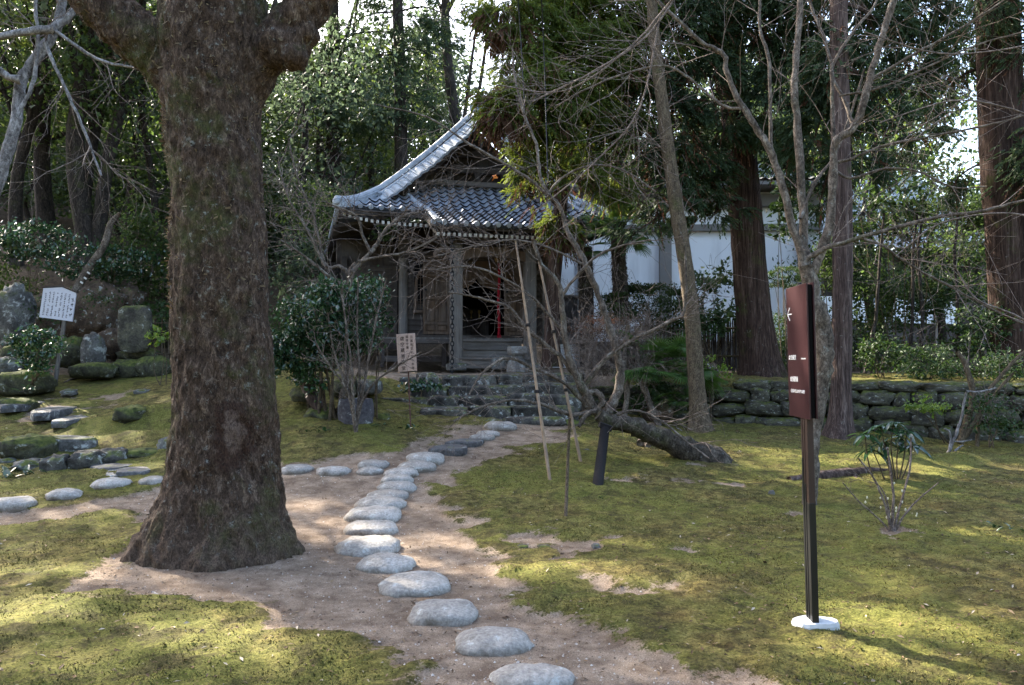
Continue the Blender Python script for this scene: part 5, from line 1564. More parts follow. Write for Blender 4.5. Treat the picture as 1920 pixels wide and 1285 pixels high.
conifer('conifer', 'slim conifer with yellow green sprays and rusty tips overhanging the hall roof', [(1034, 688), (1036, 560), (1046, 440), (1058, 300), (1056, 150), (1050, 0), (1045, -180)], 15.6,
        [30, 26, 25, 24, 22, 20, 16], M['cedar_bark'],
        [(950, 15, 55, 40, 13.5, .5), (1010, 60, 80, 60, 14, .1), (1075, 20, 90, 60, 14.5, .1), (1020, 130, 80, 50, 13.5, .12), (960, 60, 40, 25, 13.5, .9), (1100, 110, 90, 60, 14, .05), (1060, 190, 80, 45, 13.8, .1),
         (930, 180, 40, 30, 13.2, .35), (945, 215, 42, 26, 13.2, .95), (1130, 190, 70, 50, 14.2, .08), (1010, 215, 55, 30, 13.6, .25), (1100, 265, 70, 40, 14, .15), (990, 300, 42, 45, 14.2, .2), (1000, 370, 30, 30, 14.5, .6, .7),
         (1150, 330, 50, 50, 14, .2), (1050, 330, 50, 40, 14.3, .5, .6), (1050, 430, 26, 40, 15, .8, .6), (1180, 90, 80, 60, 14.5, .1), (1160, 20, 80, 50, 14.5, .1), (1030, -60, 150, 70, 14.5, .1)], 31, relief=.008, us=16, nper=450)
conifer('cedar_tree', 'great cedar with furrowed red brown bark standing above the stone wall before the white building', [(1432, 716), (1420, 640), (1410, 560), (1404, 480), (1396, 380), (1388, 280), (1374, 160), (1362, 60), (1352, -40), (1340, -200)], 16,
        [74, 68, 63, 60, 58, 56, 52, 48, 46, 40], M['cedar_bark'],
        [(1250, 60, 110, 70, 15, .15), (1310, 150, 80, 60, 15, .2), (1430, 60, 90, 70, 15, .1), (1270, 240, 70, 60, 15, .3), (1225, 360, 50, 45, 14.5, .5), (1200, 430, 60, 30, 14.5, .2, .7), (1450, 190, 60, 70, 15, .1), (1330, 310, 45, 40, 15.2, .2, .6),
         (1345, 395, 50, 22, 15.2, .1, .4), (1300, 20, 100, 50, 15, .1), (1500, 20, 90, 60, 15.3, .1), (1220, 170, 70, 60, 14.6, .45), (1290, 320, 70, 55, 15, .1), (1360, 230, 60, 50, 15, .1), (1260, 390, 60, 30, 14.8, .1, .8), (1470, 300, 50, 50, 15.5, .1, .7), (1180, 250, 60, 50, 14.6, .4), (1490, 110, 70, 60, 15.3, .1), (1400, -80, 220, 70, 15, .1), (1215, 300, 60, 40, 14.8, .3)], 32,
        relief=.020, us=14, nper=350, matn='cedar_dark')
conifer('cypress_tree', 'straight trunk with shredding grey brown bark rising just behind the red sign', [(1572, 828), (1576, 780), (1578, 700), (1579, 600), (1580, 500), (1579, 385), (1576, 260), (1574, 120), (1572, 0), (1570, -160)], 12.7,
        [46, 38, 34, 34, 34, 34, 33, 31, 30, 26], M['cypress_bark'],
        [(1560, 120, 70, 90, 13.2, .1), (1640, 60, 80, 60, 13.5, .05), (1530, 250, 60, 50, 13.5, .1), (1640, 200, 80, 50, 13.8, .1), (1700, 120, 80, 60, 14, .05), (1600, 300, 60, 40, 13.8, .1), (1730, 30, 90, 50, 14, .05), (1650, -60, 160, 60, 13.5, .1),
         (1700, 260, 70, 40, 14.5, .05, .7), (1540, 370, 60, 40, 14.2, .05, .6)], 33, relief=.012, us=18, flare=.5, nper=260, matn='cedar_dark')
conifer('cedar_tree', 'dark red trunked cedar cut by the right picture edge', [(1908, 704), (1902, 620), (1897, 520), (1890, 420), (1880, 300), (1875, 160), (1870, 40), (1866, -60), (1862, -200)], 15.5,
        [86, 80, 77, 76, 75, 74, 72, 70, 64], M['cedar_bark'],
        [(1800, 90, 50, 60, 16, .1), (1850, 20, 80, 50, 15, .1), (1800, 330, 30, 60, 16, .1, .5), (1960, 300, 90, 90, 15, .1), (1980, 100, 90, 90, 15, .1), (1850, -80, 180, 60, 15, .1), (1760, 180, 45, 40, 16.5, .05, .6)], 34, relief=.022, us=14, nper=260, matn='cedar_dark')
q = axis_tree([(1314, 820), (1309, 760), (1303, 680), (1298, 600), (1286, 500), (1270, 400), (1258, 320), (1244, 210), (1230, 100), (1222, 0), (1214, -150)], 13, [40, 32, 29, 28, 27, 26, 25, 23, 21, 19, 15], 3)
base = q[0, :3].copy(); t = thing('slender_tree', 'slender leaning brown trunk in front of the small fan palms', 'tree', base)
V, Fq = bark_trunk(shift(q, base), 20, .007, 3, 16, .55, 5, 5); MB().add(V, Fq).obj('trunk', M['thin_bark'], t, True)
rg = np.random.RandomState(6); mb = MB(); twigs_on(rg, mb, shift(q, base), 3.0, (.5, 1.6), .012, dict(seg=.14, lv=3, wig=.16), t0=.45); o = mb.obj('twigs', M['twig'], t); o['kind'] = 'stuff'

# ---- bare broadleaved trees --------------------------------------------------------------
def bare_tree(name, label, limbs, Y0, seed, bark, dens=5, Lr=(.3, .9), par=None, tw=None, group=None, r0=.009, first_trunk=1, t0=.2):
    """limbs: list of (px/py list, widths, depth offset)"""
    rg = np.random.RandomState(seed)
    base = None; t = None; mb = MB(); ml = MB()
    for i, lb in enumerate(limbs):
        pts, wid = lb[0], lb[1]; dy = lb[2] if len(lb) > 2 else 0.0; dk = lb[3] if len(lb) > 3 else 1.0
        n = len(pts); Ys = [Y0 + (dy * k / (n - 1)) + (lb[4] if len(lb) > 4 else 0) for k in range(n)]
        w = np.interp(np.linspace(0, 1, n), np.linspace(0, 1, len(wid)), wid)
        q = axis_tree(pts, Ys, w, 5)
        if base is None:
            base = q[0, :3].copy(); t = thing(name, label, 'tree', base, 0, group)
        q = shift(q, base)
        q[1:-1, :3] += rg.normal(size=(len(q) - 2, 3)) * np.minimum(.006, q[1:-1, 3:4] * .2)
        m = MB(); m.tube(q[:, :3], q[:, 3] * (1 + .08 * rg.normal(size=len(q))), 10 if q[0, 3] > .03 else 7)
        m.obj('trunk' if i < first_trunk else 'branch', (M['maple_bark'] if name == 'leaning_maple' and i == 0 else bark), t, True)
        if dk > 0: twigs_on(rg, mb, q, dens * dk, Lr, r0, par, t0=t0 if i else .5)
    if mb.n:
        o = mb.obj('twigs', tw or M['twig'], t); o['kind'] = 'stuff'
    return t

bare_tree('bare_tree', 'pale many stemmed bare tree rising right behind the red sign', [
    ([(1518, 962), (1520, 900), (1524, 820), (1538, 740), (1546, 680), (1540, 610), (1524, 555), (1512, 500)], [30, 27, 26, 30, 32, 34, 28, 30], 0, 0),
    ([(1510, 515), (1500, 466), (1487, 428), (1455, 308), (1425, 252), (1399, 210), (1365, 145), (1357, 103), (1314, 77), (1245, 13), (1200, -30)], [18, 15, 13, 11, 9, 7, 5], 0, .8),
    ([(1514, 520), (1509, 460), (1500, 300), (1491, 171), (1494, 86), (1502, 0), (1506, -80)], [19, 15, 13, 11, 9], .3, .5),
    ([(1516, 525), (1534, 490), (1558, 406), (1564, 300), (1570, 262), (1605, 235), (1630, 150), (1652, 77), (1673, 9), (1690, -60)], [19, 17, 15, 14, 13, 10], -.3, .6),
    ([(1508, 490), (1540, 470), (1570, 458), (1648, 436), (1742, 411), (1849, 394), (1917, 376), (1990, 350)], [11, 9, 8, 7, 5, 4], -.6, 1),
    ([(1564, 270), (1560, 200), (1558, 120), (1540, 60), (1523, 17), (1510, -30)], [8, 6, 4], .4, 1),
    ([(1390, 205), (1360, 200), (1331, 180), (1284, 141), (1241, 124), (1164, 141), (1100, 167), (1040, 200)], [6, 5, 4, 2.5], .3, 1.1),
    ([(1444, 290), (1444, 265), (1442, 120), (1425, 56), (1425, 0), (1430, -60)], [8, 7, 6, 5], .3, .8),
    ([(1558, 317), (1596, 334), (1656, 317), (1720, 321), (1785, 351), (1850, 350)], [6, 5, 4, 3], -.5, 1),
    ([(1570, 304), (1600, 296), (1656, 274), (1742, 257), (1827, 240), (1917, 218), (1980, 190)], [6, 5, 4, 3], -.4, 1),
    ([(1612, 446), (1656, 462), (1720, 505), (1785, 539), (1860, 580), (1930, 612), (2000, 640)], [5, 5, 4, 3], -.3, .8),
    ([(1600, 236), (1583, 188), (1560, 130), (1600, 60), (1640, 10), (1650, -40)], [7, 6, 5, 4], .5, .8),
    ([(1500, 410), (1530, 340), (1560, 300), (1590, 230), (1620, 130)], [8, 6, 5, 4], .4, .6),
    ([(1573, 180), (1650, 165), (1740, 125), (1830, 85), (1920, 60)], [5, 4, 3], -.4, 1),
    ([(1630, 150), (1700, 110), (1790, 60), (1900, -10)], [6, 5, 3], -.3, .9)], 8.2, 41, M['pale_bark'], dens=3.0, Lr=(.3, 1.1), par=dict(up=.0, seg=.1, wig=.085, lv=3, pb=[.5, .42, .3], rmin=.0018), r0=.006)

bare_tree('leaning_maple', 'bare maple whose thick trunk leans low to the left over a black prop', [
    ([(1352, 892), (1322, 862), (1290, 846), (1255, 828), (1215, 812), (1180, 796), (1145, 792), (1122, 778)], [80, 62, 48, 40, 37, 33, 29, 24], -.4, 0),
    ([(1150, 795), (1115, 768), (1098, 738), (1078, 700), (1062, 650), (1056, 600), (1052, 560), (1046, 530), (1015, 495), (1000, 450)], [22, 17, 13, 10, 8, 6], -.2, .8),
    ([(1128, 785), (1150, 755), (1163, 715), (1160, 670), (1145, 620), (1130, 575), (1107, 517), (1085, 470), (1067, 440), (1050, 390), (1026, 364), (973, 324), (880, 270), (801, 220), (700, 195)], [22, 17, 14, 12, 11, 8, 6, 4, 2], .2, .55),
    ([(1030, 368), (1012, 330), (1008, 280), (985, 220), (966, 150), (960, 90)], [8, 6, 5, 3], .2, .8),
    ([(1078, 702), (1050, 668), (1020, 645), (989, 618), (953, 576), (910, 562), (873, 553), (840, 548)], [9, 7, 5, 3], -.3, 1.3),
    ([(1096, 726), (1120, 690), (1145, 664), (1203, 629), (1260, 602), (1284, 580), (1284, 470), (1270, 420)], [10, 8, 7, 5, 3], -.3, 1.2),
    ([(1110, 770), (1060, 720), (1000, 690), (950, 672), (905, 700), (880, 740)], [9, 7, 5, 3], -.6, 1.4),
    ([(1110, 770), (1070, 778), (1020, 760), (960, 750), (900, 765), (850, 790)], [9, 7, 5, 3], -.8, 1.3),
    ([(1052, 560), (1080, 520), (1120, 480), (1170, 460), (1220, 450)], [6, 5, 3], -.2, 1.2),
    ([(1056, 620), (1000, 560), (940, 520), (880, 500), (820, 505)], [6, 5, 3], -.2, 1.4),
    ([(1100, 500), (1040, 470), (970, 450), (900, 460), (820, 480)], [5, 4, 2.5], -.2, 1.4),
    ([(1140, 784), (1190, 770), (1240, 790), (1290, 830), (1330, 860)], [5, 4, 3], -.6, 1.4),
    ([(1120, 775), (1096, 752), (1112, 735), (1130, 748), (1122, 768), (1100, 778), (1085, 800)], [14, 12, 11, 10, 8], -.2, .5),
    ([(1026, 364), (1060, 330), (1110, 310), (1170, 320), (1230, 360)], [5, 4, 3], -.2, 1.2)], 10.4, 42, M['pale_bark'], dens=5.2, Lr=(.3, .85), par=dict(up=.0, seg=.085, wig=.12, pb=[.55, .5, .3], rmin=.0018), r0=.006)

bare_tree('bare_maple', 'bare grey maple spreading fine twigs before the left eave of the hall', [
    ([(640, 760), (650, 690), (655, 600), (657, 517), (668, 495)], [15, 13, 11, 10], .2, 0),
    ([(660, 510), (695, 474), (714, 446), (736, 418), (757, 405), (790, 398)], [9, 8, 6, 4], .2, 1.6),
    ([(657, 517), (640, 500), (612, 500), (598, 450), (586, 400), (560, 340), (540, 260)], [8, 7, 5, 4, 3], .2, 1.3),
    ([(695, 474), (680, 440), (672, 410), (650, 395), (610, 380)], [6, 5, 4, 3], -.2, 1.6),
    ([(672, 490), (720, 480), (770, 470), (830, 440)], [6, 5, 3], -.4, 1.6),
    ([(655, 540), (620, 520), (570, 480), (525, 450)], [6, 5, 3], -.2, 1.5),
    ([(610, 500), (570, 420), (540, 370), (520, 300)], [5, 4, 3], .3, 1.2)], 12.8, 43, M['pale_bark'], dens=6, Lr=(.35, 1.0), par=dict(up=.01, seg=.09, wig=.18), r0=.007)

bare_tree('bare_shrub', 'leafless upright shrub with thin pale stems in front of the round basin', [
    ([(667, 828), (666, 800), (662, 760), (660, 700), (650, 620), (640, 540)], [9, 7, 5, 3], -.1, 1),
    ([(667, 820), (672, 760), (674, 690), (670, 620), (672, 520)], [7, 5, 4, 3], .1, 1),
    ([(667, 815), (655, 740), (648, 690), (652, 600), (660, 510)], [6, 5, 3], .2, 1),
    ([(668, 800), (680, 740), (690, 680), (705, 600), (725, 520)], [6, 5, 3], .1, 1),
    ([(666, 790), (650, 730), (620, 690), (590, 640)], [5, 4, 3], -.2, 1.3),
    ([(670, 770), (700, 720), (740, 690), (790, 660)], [5, 4, 3], -.2, 1.3),
    ([(666, 760), (640, 700), (622, 640), (612, 560)], [5, 4, 3], 0, 1)], 11.1, 44, M['pale_bark'], dens=5.5, Lr=(.15, .5), par=dict(up=.05, seg=.06, wig=.12, rmin=.0018), r0=.005, first_trunk=3)

bare_tree('bleached_tree', 'bleached dead looking tree limb twisting at the upper left corner', [
    ([(-60, 560), (-30, 430), (0, 325), (22, 262), (34, 200), (40, 150), (72, 104), (104, 52), (122, -20), (130, -120)], [26, 25, 23, 21, 20, 20, 18, 15], .5, .3),
    ([(100, 56), (60, 58), (0, 68), (-80, 80)], [18, 14, 12], -.3, .8),
    ([(40, 150), (10, 140), (-40, 100)], [16, 12], 0, .8),
    ([(95, 62), (140, 20), (190, -30), (240, -90)], [14, 10, 8], .4, 1),
    ([(30, 220), (60, 160), (70, 80), (66, 0), (60, -60)], [9, 7, 6], .2, 1.2),
    ([(84, 80), (120, 160), (160, 250), (190, 330)], [7, 6, 4], -.2, 1.2),
    ([(100, 56), (180, 110), (260, 130), (330, 170)], [7, 6, 4], -.2, 1.4)], 12.0, 45, M['white_bark'], dens=4, Lr=(.5, 1.4), par=dict(up=.0, seg=.12, wig=.13), r0=.010)
# thin branches drooping into the picture at the top
for i, (lab, lb) in enumerate([
    ('thin bare branches reaching in from the top over the conifer sprays', [([(1300, -60), (1220, 60), (1120, 130), (1000, 190)], [5, 4, 3], 0, 1.6), ([(1260, 0), (1180, 90), (1060, 170), (930, 160)], [4, 3, 2.5], 0, 1.6), ([(1240, 20), (1200, 200), (1120, 300), (1000, 400)], [4, 3, 2.5], 0, 1.4)]),
    ('fine bare branches crossing before the far right cedar', [([(1990, 60), (1900, 90), (1760, 100), (1620, 60)], [4, 3, 2.5], 0, 1.8), ([(1990, 420), (1880, 400), (1760, 420), (1680, 480)], [4, 3, 2.5], 0, 1.8), ([(1990, 640), (1900, 590), (1830, 560), (1790, 500)], [5, 4, 2.5], 0, 1.8), ([(1990, 240), (1880, 200), (1780, 190), (1650, 230)], [4, 3, 2], 0, 1.8)])]):
    bare_tree('bare_branches', lab, lb, 7.6, 50 + i, M['twig'], dens=3.2, Lr=(.3, .9), par=dict(seg=.1, wig=.08, up=0, rmin=.0018), r0=.004, first_trunk=0)

# ================================================================ THE WOOD BEHIND
def forest_tree(x, y, zc, R3, n, size, matn, label, seed, trunk_r=.16, lean=(0, 0), group='trees of the wood behind the hall', limbs=8, tz=None, bark='dark_bark', nclump=26, name='forest_tree', spread=.2):
    rg = np.random.RandomState(seed)
    z0 = GZ(x, y) - .1
    t = thing(name, label, 'tree', (x, y, z0), 0, group)
    b = np.array([x, y, z0])
    c = np.array([x + lean[0], y + lean[1], zc]) - b
    top = c + [0, 0, R3[2] * .6]
    path = smooth_path(np.c_[[np.zeros(3), top * .3 + rg.normal(size=3) * [.2, .2, 0], top * .65 + rg.normal(size=3) * [.3, .3, 0], top], [trunk_r * 1.3, trunk_r, trunk_r * .75, trunk_r * .25]], 4)
    mb = MB(); mb.tube(path[:, :3], path[:, 3], 9); mb.obj('trunk', M[bark], t, True)
    mb = MB()
    for k in range(limbs):
        s = path[rg.randint(4, len(path) - 1)]
        v = rg.normal(size=3); v /= np.linalg.norm(v); e_ = c + v * np.asarray(R3) * .8
        lp = smooth_path([s[:3], (s[:3] + e_) / 2 + [0, 0, -.2], e_], 4)
        mb.tube(lp, np.linspace(s[3] * .45, .012, len(lp)), 5, False)
    o = mb.obj('limbs', M[bark], t, True); o['kind'] = 'stuff'
    p = crown_points(rg, c, R3, n, nclump, spread, .35, .6)
    p = p[carve(p + b, rg)]
    V, Fq = leaves_quads(p, size, .30, rg, .6, .25)
    o = MB().add(V, Fq).obj('crown', LM[matn], t); o['kind'] = 'stuff'
    return t

def XP(px, Y): return (px - CX) / F_PX * Y
FT = [  # px, Y, zc, R, n, size, mat, trunk r, lean, label
    (28, 21.5, 10.5, (2.6, 2.6, 3.4), 3600, .17, 'forest', .16, (.2, 0), 'dark straight forest trunk near the left edge behind the bleached limb'),
    (92, 23, 11, (2.8, 2.8, 3.6), 3600, .17, 'forest2', .22, (-.4, 0), 'thick crooked dark trunk standing behind the bleached limb'),
    (148, 22, 11, (2.6, 2.6, 3.6), 3600, .16, 'forest', .17, (.9, 0), 'left one of the pair of trunks leaning right on the wooded bank'),
    (176, 21, 12, (2.6, 2.6, 3.4), 3600, .16, 'forest3', .16, (1.2, 0), 'right one of the pair of trunks leaning right on the wooded bank'),
    (240, 25, 11, (2.8, 2.8, 4.0), 3800, .17, 'forest', .14, (.3, 0), 'slender dark tree left of the big trunk on the wooded bank'),
    (292, 22.5, 9, (2.3, 2.3, 3.6), 3600, .15, 'forest', .10, (-.2, 0), 'leafy tree whose crown touches the left side of the big trunk'),
    (545, 22, 8.4, (2.3, 2.3, 3.2), 3600, .15, 'forest3', .13, (.3, 0), 'grey green tree just right of the big trunk above the bare maple'),
    (610, 25, 9.6, (2.6, 2.6, 3.0), 3400, .16, 'forest', .16, (0, 0), 'dark evergreen between the big trunk and the hall roof'),
    (690, 27, 9.5, (2.6, 2.6, 3.2), 3400, .17, 'forest2', .15, (.2, 0), 'yellow green tree glowing behind the left slope of the hall roof'),
    (798, 30, 11, (1.7, 1.7, 5.0), 3000, .17, 'forest3', .18, (0, 0), 'tall narrow tree left of the sky gap above the ridge end'),
]
for i, (px, Yd, zc, R3, n, sz, mn, tr, ln, lab) in enumerate(FT):
    forest_tree(XP(px, Yd), Yd, zc, R3, n, sz, mn, lab, 500 + i, tr, ln)
conifer('conifer', 'tall dark conifer standing behind the left roof slope of the hall', [(752, 420), (752, 300), (750, 180), (747, 60), (744, -60), (740, -240)], 24, [26, 24, 22, 20, 17, 12], M['dark_bark'],
        [(740, 40, 90, 40, 23.5, 0), (700, 110, 70, 35, 23.5, 0), (800, 100, 70, 35, 23.5, 0), (750, 170, 90, 40, 23.6, 0), (690, 220, 60, 30, 23.5, 0), (810, 200, 60, 30, 23.5, 0), (640, 60, 60, 40, 24, 0), (840, 30, 50, 40, 23.5, 0), (620, 160, 60, 40, 24.5, 0), (730, -60, 120, 60, 24, 0), (580, 110, 50, 50, 24, 0)],
        35, relief=.01, us=10, nper=300, matn='cedar_dark')
# back rows, filling the hill up to the sky
k = 0
rgb = np.random.RandomState(77)
def copy_thing(t, loc, rz, scale, label=None):
    r = t.copy(); COL.objects.link(r); r.location = loc; r.rotation_euler = (0, 0, rz); r.scale = scale
    if label: r['label'] = label
    for ch in list(t.children):
        c = ch.copy(); COL.objects.link(c); c.parent = r
    return r
protos = []
for v in range(4):
    protos.append(forest_tree(XP([-230, 260, 1080, 1700][v], 34 + v), 34 + v, 10.2, (3.4, 3.4, 6.2), 9500, .24, ['forest', 'forest2', 'forest3', 'forest'][v], 'tall dark evergreen in the far row of the wood behind nearer trees', 600 + v, .2, (0, 0), 'far trees of the wood', 5, nclump=34, spread=.22))
for row, (Y0_, st) in enumerate(((34, 104), (40, 110))):
    for px in list(range(-330, 2300, st)):
        Yd = Y0_ + rgb.uniform(-2, 3); jx = rgb.uniform(-25, 25)
        if abs(px + jx - 925) < 150 or abs(px + jx - 1700) < 95: continue
        x = XP(px + jx, Yd); s_ = rgb.uniform(.85, 1.2) * (1 if px < 900 else .92)
        copy_thing(protos[k % 4], (x, Yd, GZ(x, Yd) - .3 - (2.2 if px < 900 and row == 0 else 0)), rgb.uniform(0, 6.28), (s_, s_, s_))
        k += 1
for i, (x, y) in enumerate([(-13, -7), (-7, -11), (-1, -12), (5, -11.5), (11, -9), (16, -3), (-17, -1), (2, -17), (-9, -18), (13, -15)]):    # unseen trees added behind the viewer to cut the frontal sky light
    copy_thing(protos[i % 4], (x, y, -1.5), i * 1.3, (1.0, 1.0, .95), 'tall unseen evergreen added behind the viewpoint to block sky light')
for px in (-120, 60, 220, 400, 560, 700):    # low undergrowth trees on the hillside
    Yd = 27 + rgb.uniform(-1.5, 2)
    forest_tree(XP(px, Yd), Yd, GZ(XP(px, Yd), Yd) + 2.3, (2.8, 2.0, 2.4), 3600, .16, ['forest', 'forest3'][k % 2], 'dark evergreen undergrowth tree filling the hillside below the crowns', 600 + k, .08, (0, 0), 'undergrowth trees on the hillside', 5, nclump=22)
    k += 1
for (x, y, zc, R3, s_) in [(-6.2, 18, 13.6, (3.0, 3.0, 2.4), 1), (-10.5, 15.0, 11.5, (2.8, 2.8, 2.8), 2), (-13, 12.0, 10, (2.6, 2.6, 3.0), 4), (-17, 16, 12.5, (3, 3, 4), 5),
                       (-11, 21, 15.0, (3.0, 3.0, 2.6), 6), (-16.5, 22, 15, (3, 3, 3.4), 7), (-5.5, 25, 17.0, (3.0, 3.0, 2.6), 8), (-1.8, 28, 18.6, (3, 3, 2.6), 10), (-19, 27, 17, (3.6, 3.6, 3.6), 12), (3.0, 31, 20.0, (3, 3, 2.6), 14)]:
    forest_tree(x, y, zc, R3, 3300, .25, ['forest', 'forest2', 'forest3'][s_ % 3], 'tall evergreen whose crown stands above the picture on the sunny side', 700 + s_, .22, (0, 0), 'tall trees on the sunny side of the garden', 9, nclump=34, spread=.24)
forest_tree(XP(1650, 24), 24, 8.0, (2.4, 2.0, 3.2), 3000, .16, 'forest2', 'pale yellow green tree behind the bare branches left of the far right cedar', 801, .12)
forest_tree(XP(1560, 26), 26, 9.6, (2.4, 2.0, 3.0), 3000, .16, 'forest', 'dark leafy tree behind the cypress trunk above the white building', 802, .12)
forest_tree(XP(1330, 28), 28, 10.2, (2.6, 2.0, 3.0), 3000, .17, 'forest', 'dark leafy tree above the roof of the white building', 803, .12)
forest_tree(XP(1110, 24), 24, 8.6, (2.2, 2.0, 2.6), 3000, .15, 'forest', 'dark leafy tree between the hall roof and the white building', 804, .12)
forest_tree(XP(1640, 21), 21, 5.2, (2.0, 1.6, 2.6), 3000, .12, 'forest', 'dense dark tree behind the terrace right of the cypress trunk', 806, .10)
forest_tree(XP(1770, 21.5), 21.5, 4.6, (2.2, 1.6, 2.3), 3000, .12, 'forest', 'dense dark tree filling the gap left of the red trunked cedar', 807, .10)
forest_tree(XP(1990, 20), 20, 5.6, (2.2, 2.0, 3.6), 3000, .14, 'forest', 'dark leafy tree at the right picture edge behind the red trunked cedar', 805, .12)

# ================================================================ SHRUBS AND SMALL PLANTS
def shrub(px, py, rx, ry, Yd, n, size, matn, label, seed, stems=5, name='shrub', cat='shrub', spread=.22, shell=.4, nclump=22, asp=.32, low=-1.0, dep=.8, stem_r=.012, foot=None, flat=.7, up=.6, droop=.25):
    rg = np.random.RandomState(seed)
    c = P(px, py, Yd); RX, RY = rx / F_PX * Yd, ry / F_PX * Yd
    f = G(foot[0], foot[1]) if foot else None
    bx, by = (f[0], f[1]) if foot else (c[0], c[1])
    b = np.array([bx, by, GZ(bx, by)])
    t = thing(name, label, cat, b)
    ml = MB()
    for k in range(stems):
        e_ = c - b + rg.normal(size=3) * [RX * .5, RX * .3, RY * .4]
        s = rg.normal(size=3) * [.05, .05, 0]
        lp = smooth_path([s, (s + e_) / 2 + rg.normal(size=3) * .05, e_], 4); ml.tube(lp, np.linspace(stem_r, stem_r * .3, len(lp)), 5, False)
    ml.obj('stems', M['thin_bark'], t, True)['kind'] = 'stuff'
    p = crown_points(rg, c - b, (RX, RX * dep, RY), n, nclump, spread, shell, flat, low)
    zz = height(p[:, 0] + b[0], p[:, 1] + b[1]) - b[2]
    p = p[p[:, 2] > zz + .01]
    V, Fq = leaves_quads(p, size, asp, rg, up, droop)
    MB().add(V, Fq).obj('foliage', LM[matn], t)['kind'] = 'stuff'
    return t
shrub(628, 602, 88, 82, 11.6, 5200, .075, 'glossy', 'large round camellia with dark glossy leaves right of the big trunk', 901, 6, nclump=60, spread=.15, foot=(622, 790), stem_r=.03, asp=.30)
shrub(560, 665, 62, 66, 11.8, 2600, .075, 'glossy', 'drooping dark leaved bush hanging low between camellia and big trunk', 902, 4, nclump=30, spread=.18, foot=(590, 770), stem_r=.02)
shrub(705, 590, 30, 60, 12.2, 900, .06, 'glossy', 'leafy spray of evergreen at the right side of the camellia', 903, 3, nclump=16)
shrub(70, 652, 50, 42, 14.2, 1500, .075, 'glossy', 'small round topped evergreen bush below the white notice board', 904, 3, nclump=26, spread=.16, foot=(58, 745), stem_r=.018)
shrub(50, 450, 90, 34, 18.4, 1900, .10, 'glossy', 'glistening evergreen bush hanging over the bank at the upper left', 905, 5, nclump=26, flat=.5)
shrub(190, 492, 90, 40, 18.6, 1900, .10, 'glossy', 'dark evergreen bush on the bank above the white notice board', 906, 5, nclump=26, flat=.5)
shrub(275, 470, 50, 90, 19.5, 1800, .11, 'forest', 'tall leafy bush on the bank touching the big trunk', 907, 5, nclump=26)
shrub(290, 600, 36, 40, 17.8, 700, .08, 'shrub', 'leafy shrub beside the little bamboo fence', 908, 3, nclump=14)
shrub(20, 560, 60, 60, 19, 1300, .10, 'forest', 'shaded bush on the bank behind the tall pale rock', 909, 4, nclump=20)
shrub(330, 560, 60, 110, 19.6, 1600, .11, 'forest', 'dark evergreen bush mostly hidden behind the big trunk', 910, 4, nclump=20)
shrub(560, 520, 60, 80, 17.5, 1700, .09, 'forest3', 'dull green bush filling the gap between big trunk and camellia', 911, 5, nclump=24)
shrub(590, 400, 60, 70, 20, 1500, .10, 'forest', 'dark bush under the beaded side eave of the hall', 912, 4, nclump=24)
shrub(540, 610, 40, 60, 15.5, 1100, .07, 'shrub', 'low bush behind the right flank of the big trunk', 913, 3, nclump=18)
# clipped round bush, hedges and greenery on the right
shrub(1215, 585, 92, 52, 16.8, 12000, .045, 'hedge', 'dome shaped clipped dark green bush before the white wall', 920, 5, spread=.07, shell=.86, nclump=170, low=-.35, name='clipped_bush', dep=.9)
shrub(1215, 600, 82, 44, 16.9, 3500, .05, 'hedge', 'dense inner growth filling the clipped dome bush from below', 921, 5, spread=.12, shell=.3, nclump=60, low=-.6, name='clipped_bush', dep=.8)
shrub(1480, 520, 50, 22, 17.5, 3600, .04, 'shrub', 'bright green clipped hedge top between great cedar and red sign', 922, 4, spread=.10, shell=.7, nclump=70, name='hedge')
shrub(1340, 560, 56, 62, 16.4, 620, .12, 'shrub', 'loose large leaved sapling silhouetted against the white wall', 923, 6, nclump=26, spread=.14)
shrub(1320, 520, 26, 30, 16.6, 160, .11, 'shrub', 'thin leafy shoots rising above the loose sapling', 924, 4, nclump=10)
shrub(1310, 610, 60, 30, 16.2, 1100, .06, 'shrub', 'low green bush along the top of the brushwood fence', 925, 4, nclump=20)
shrub(1490, 640, 50, 60, 17, 2200, .06, 'shrub', 'dark bush between the great cedar and the red sign', 926, 5, nclump=26)
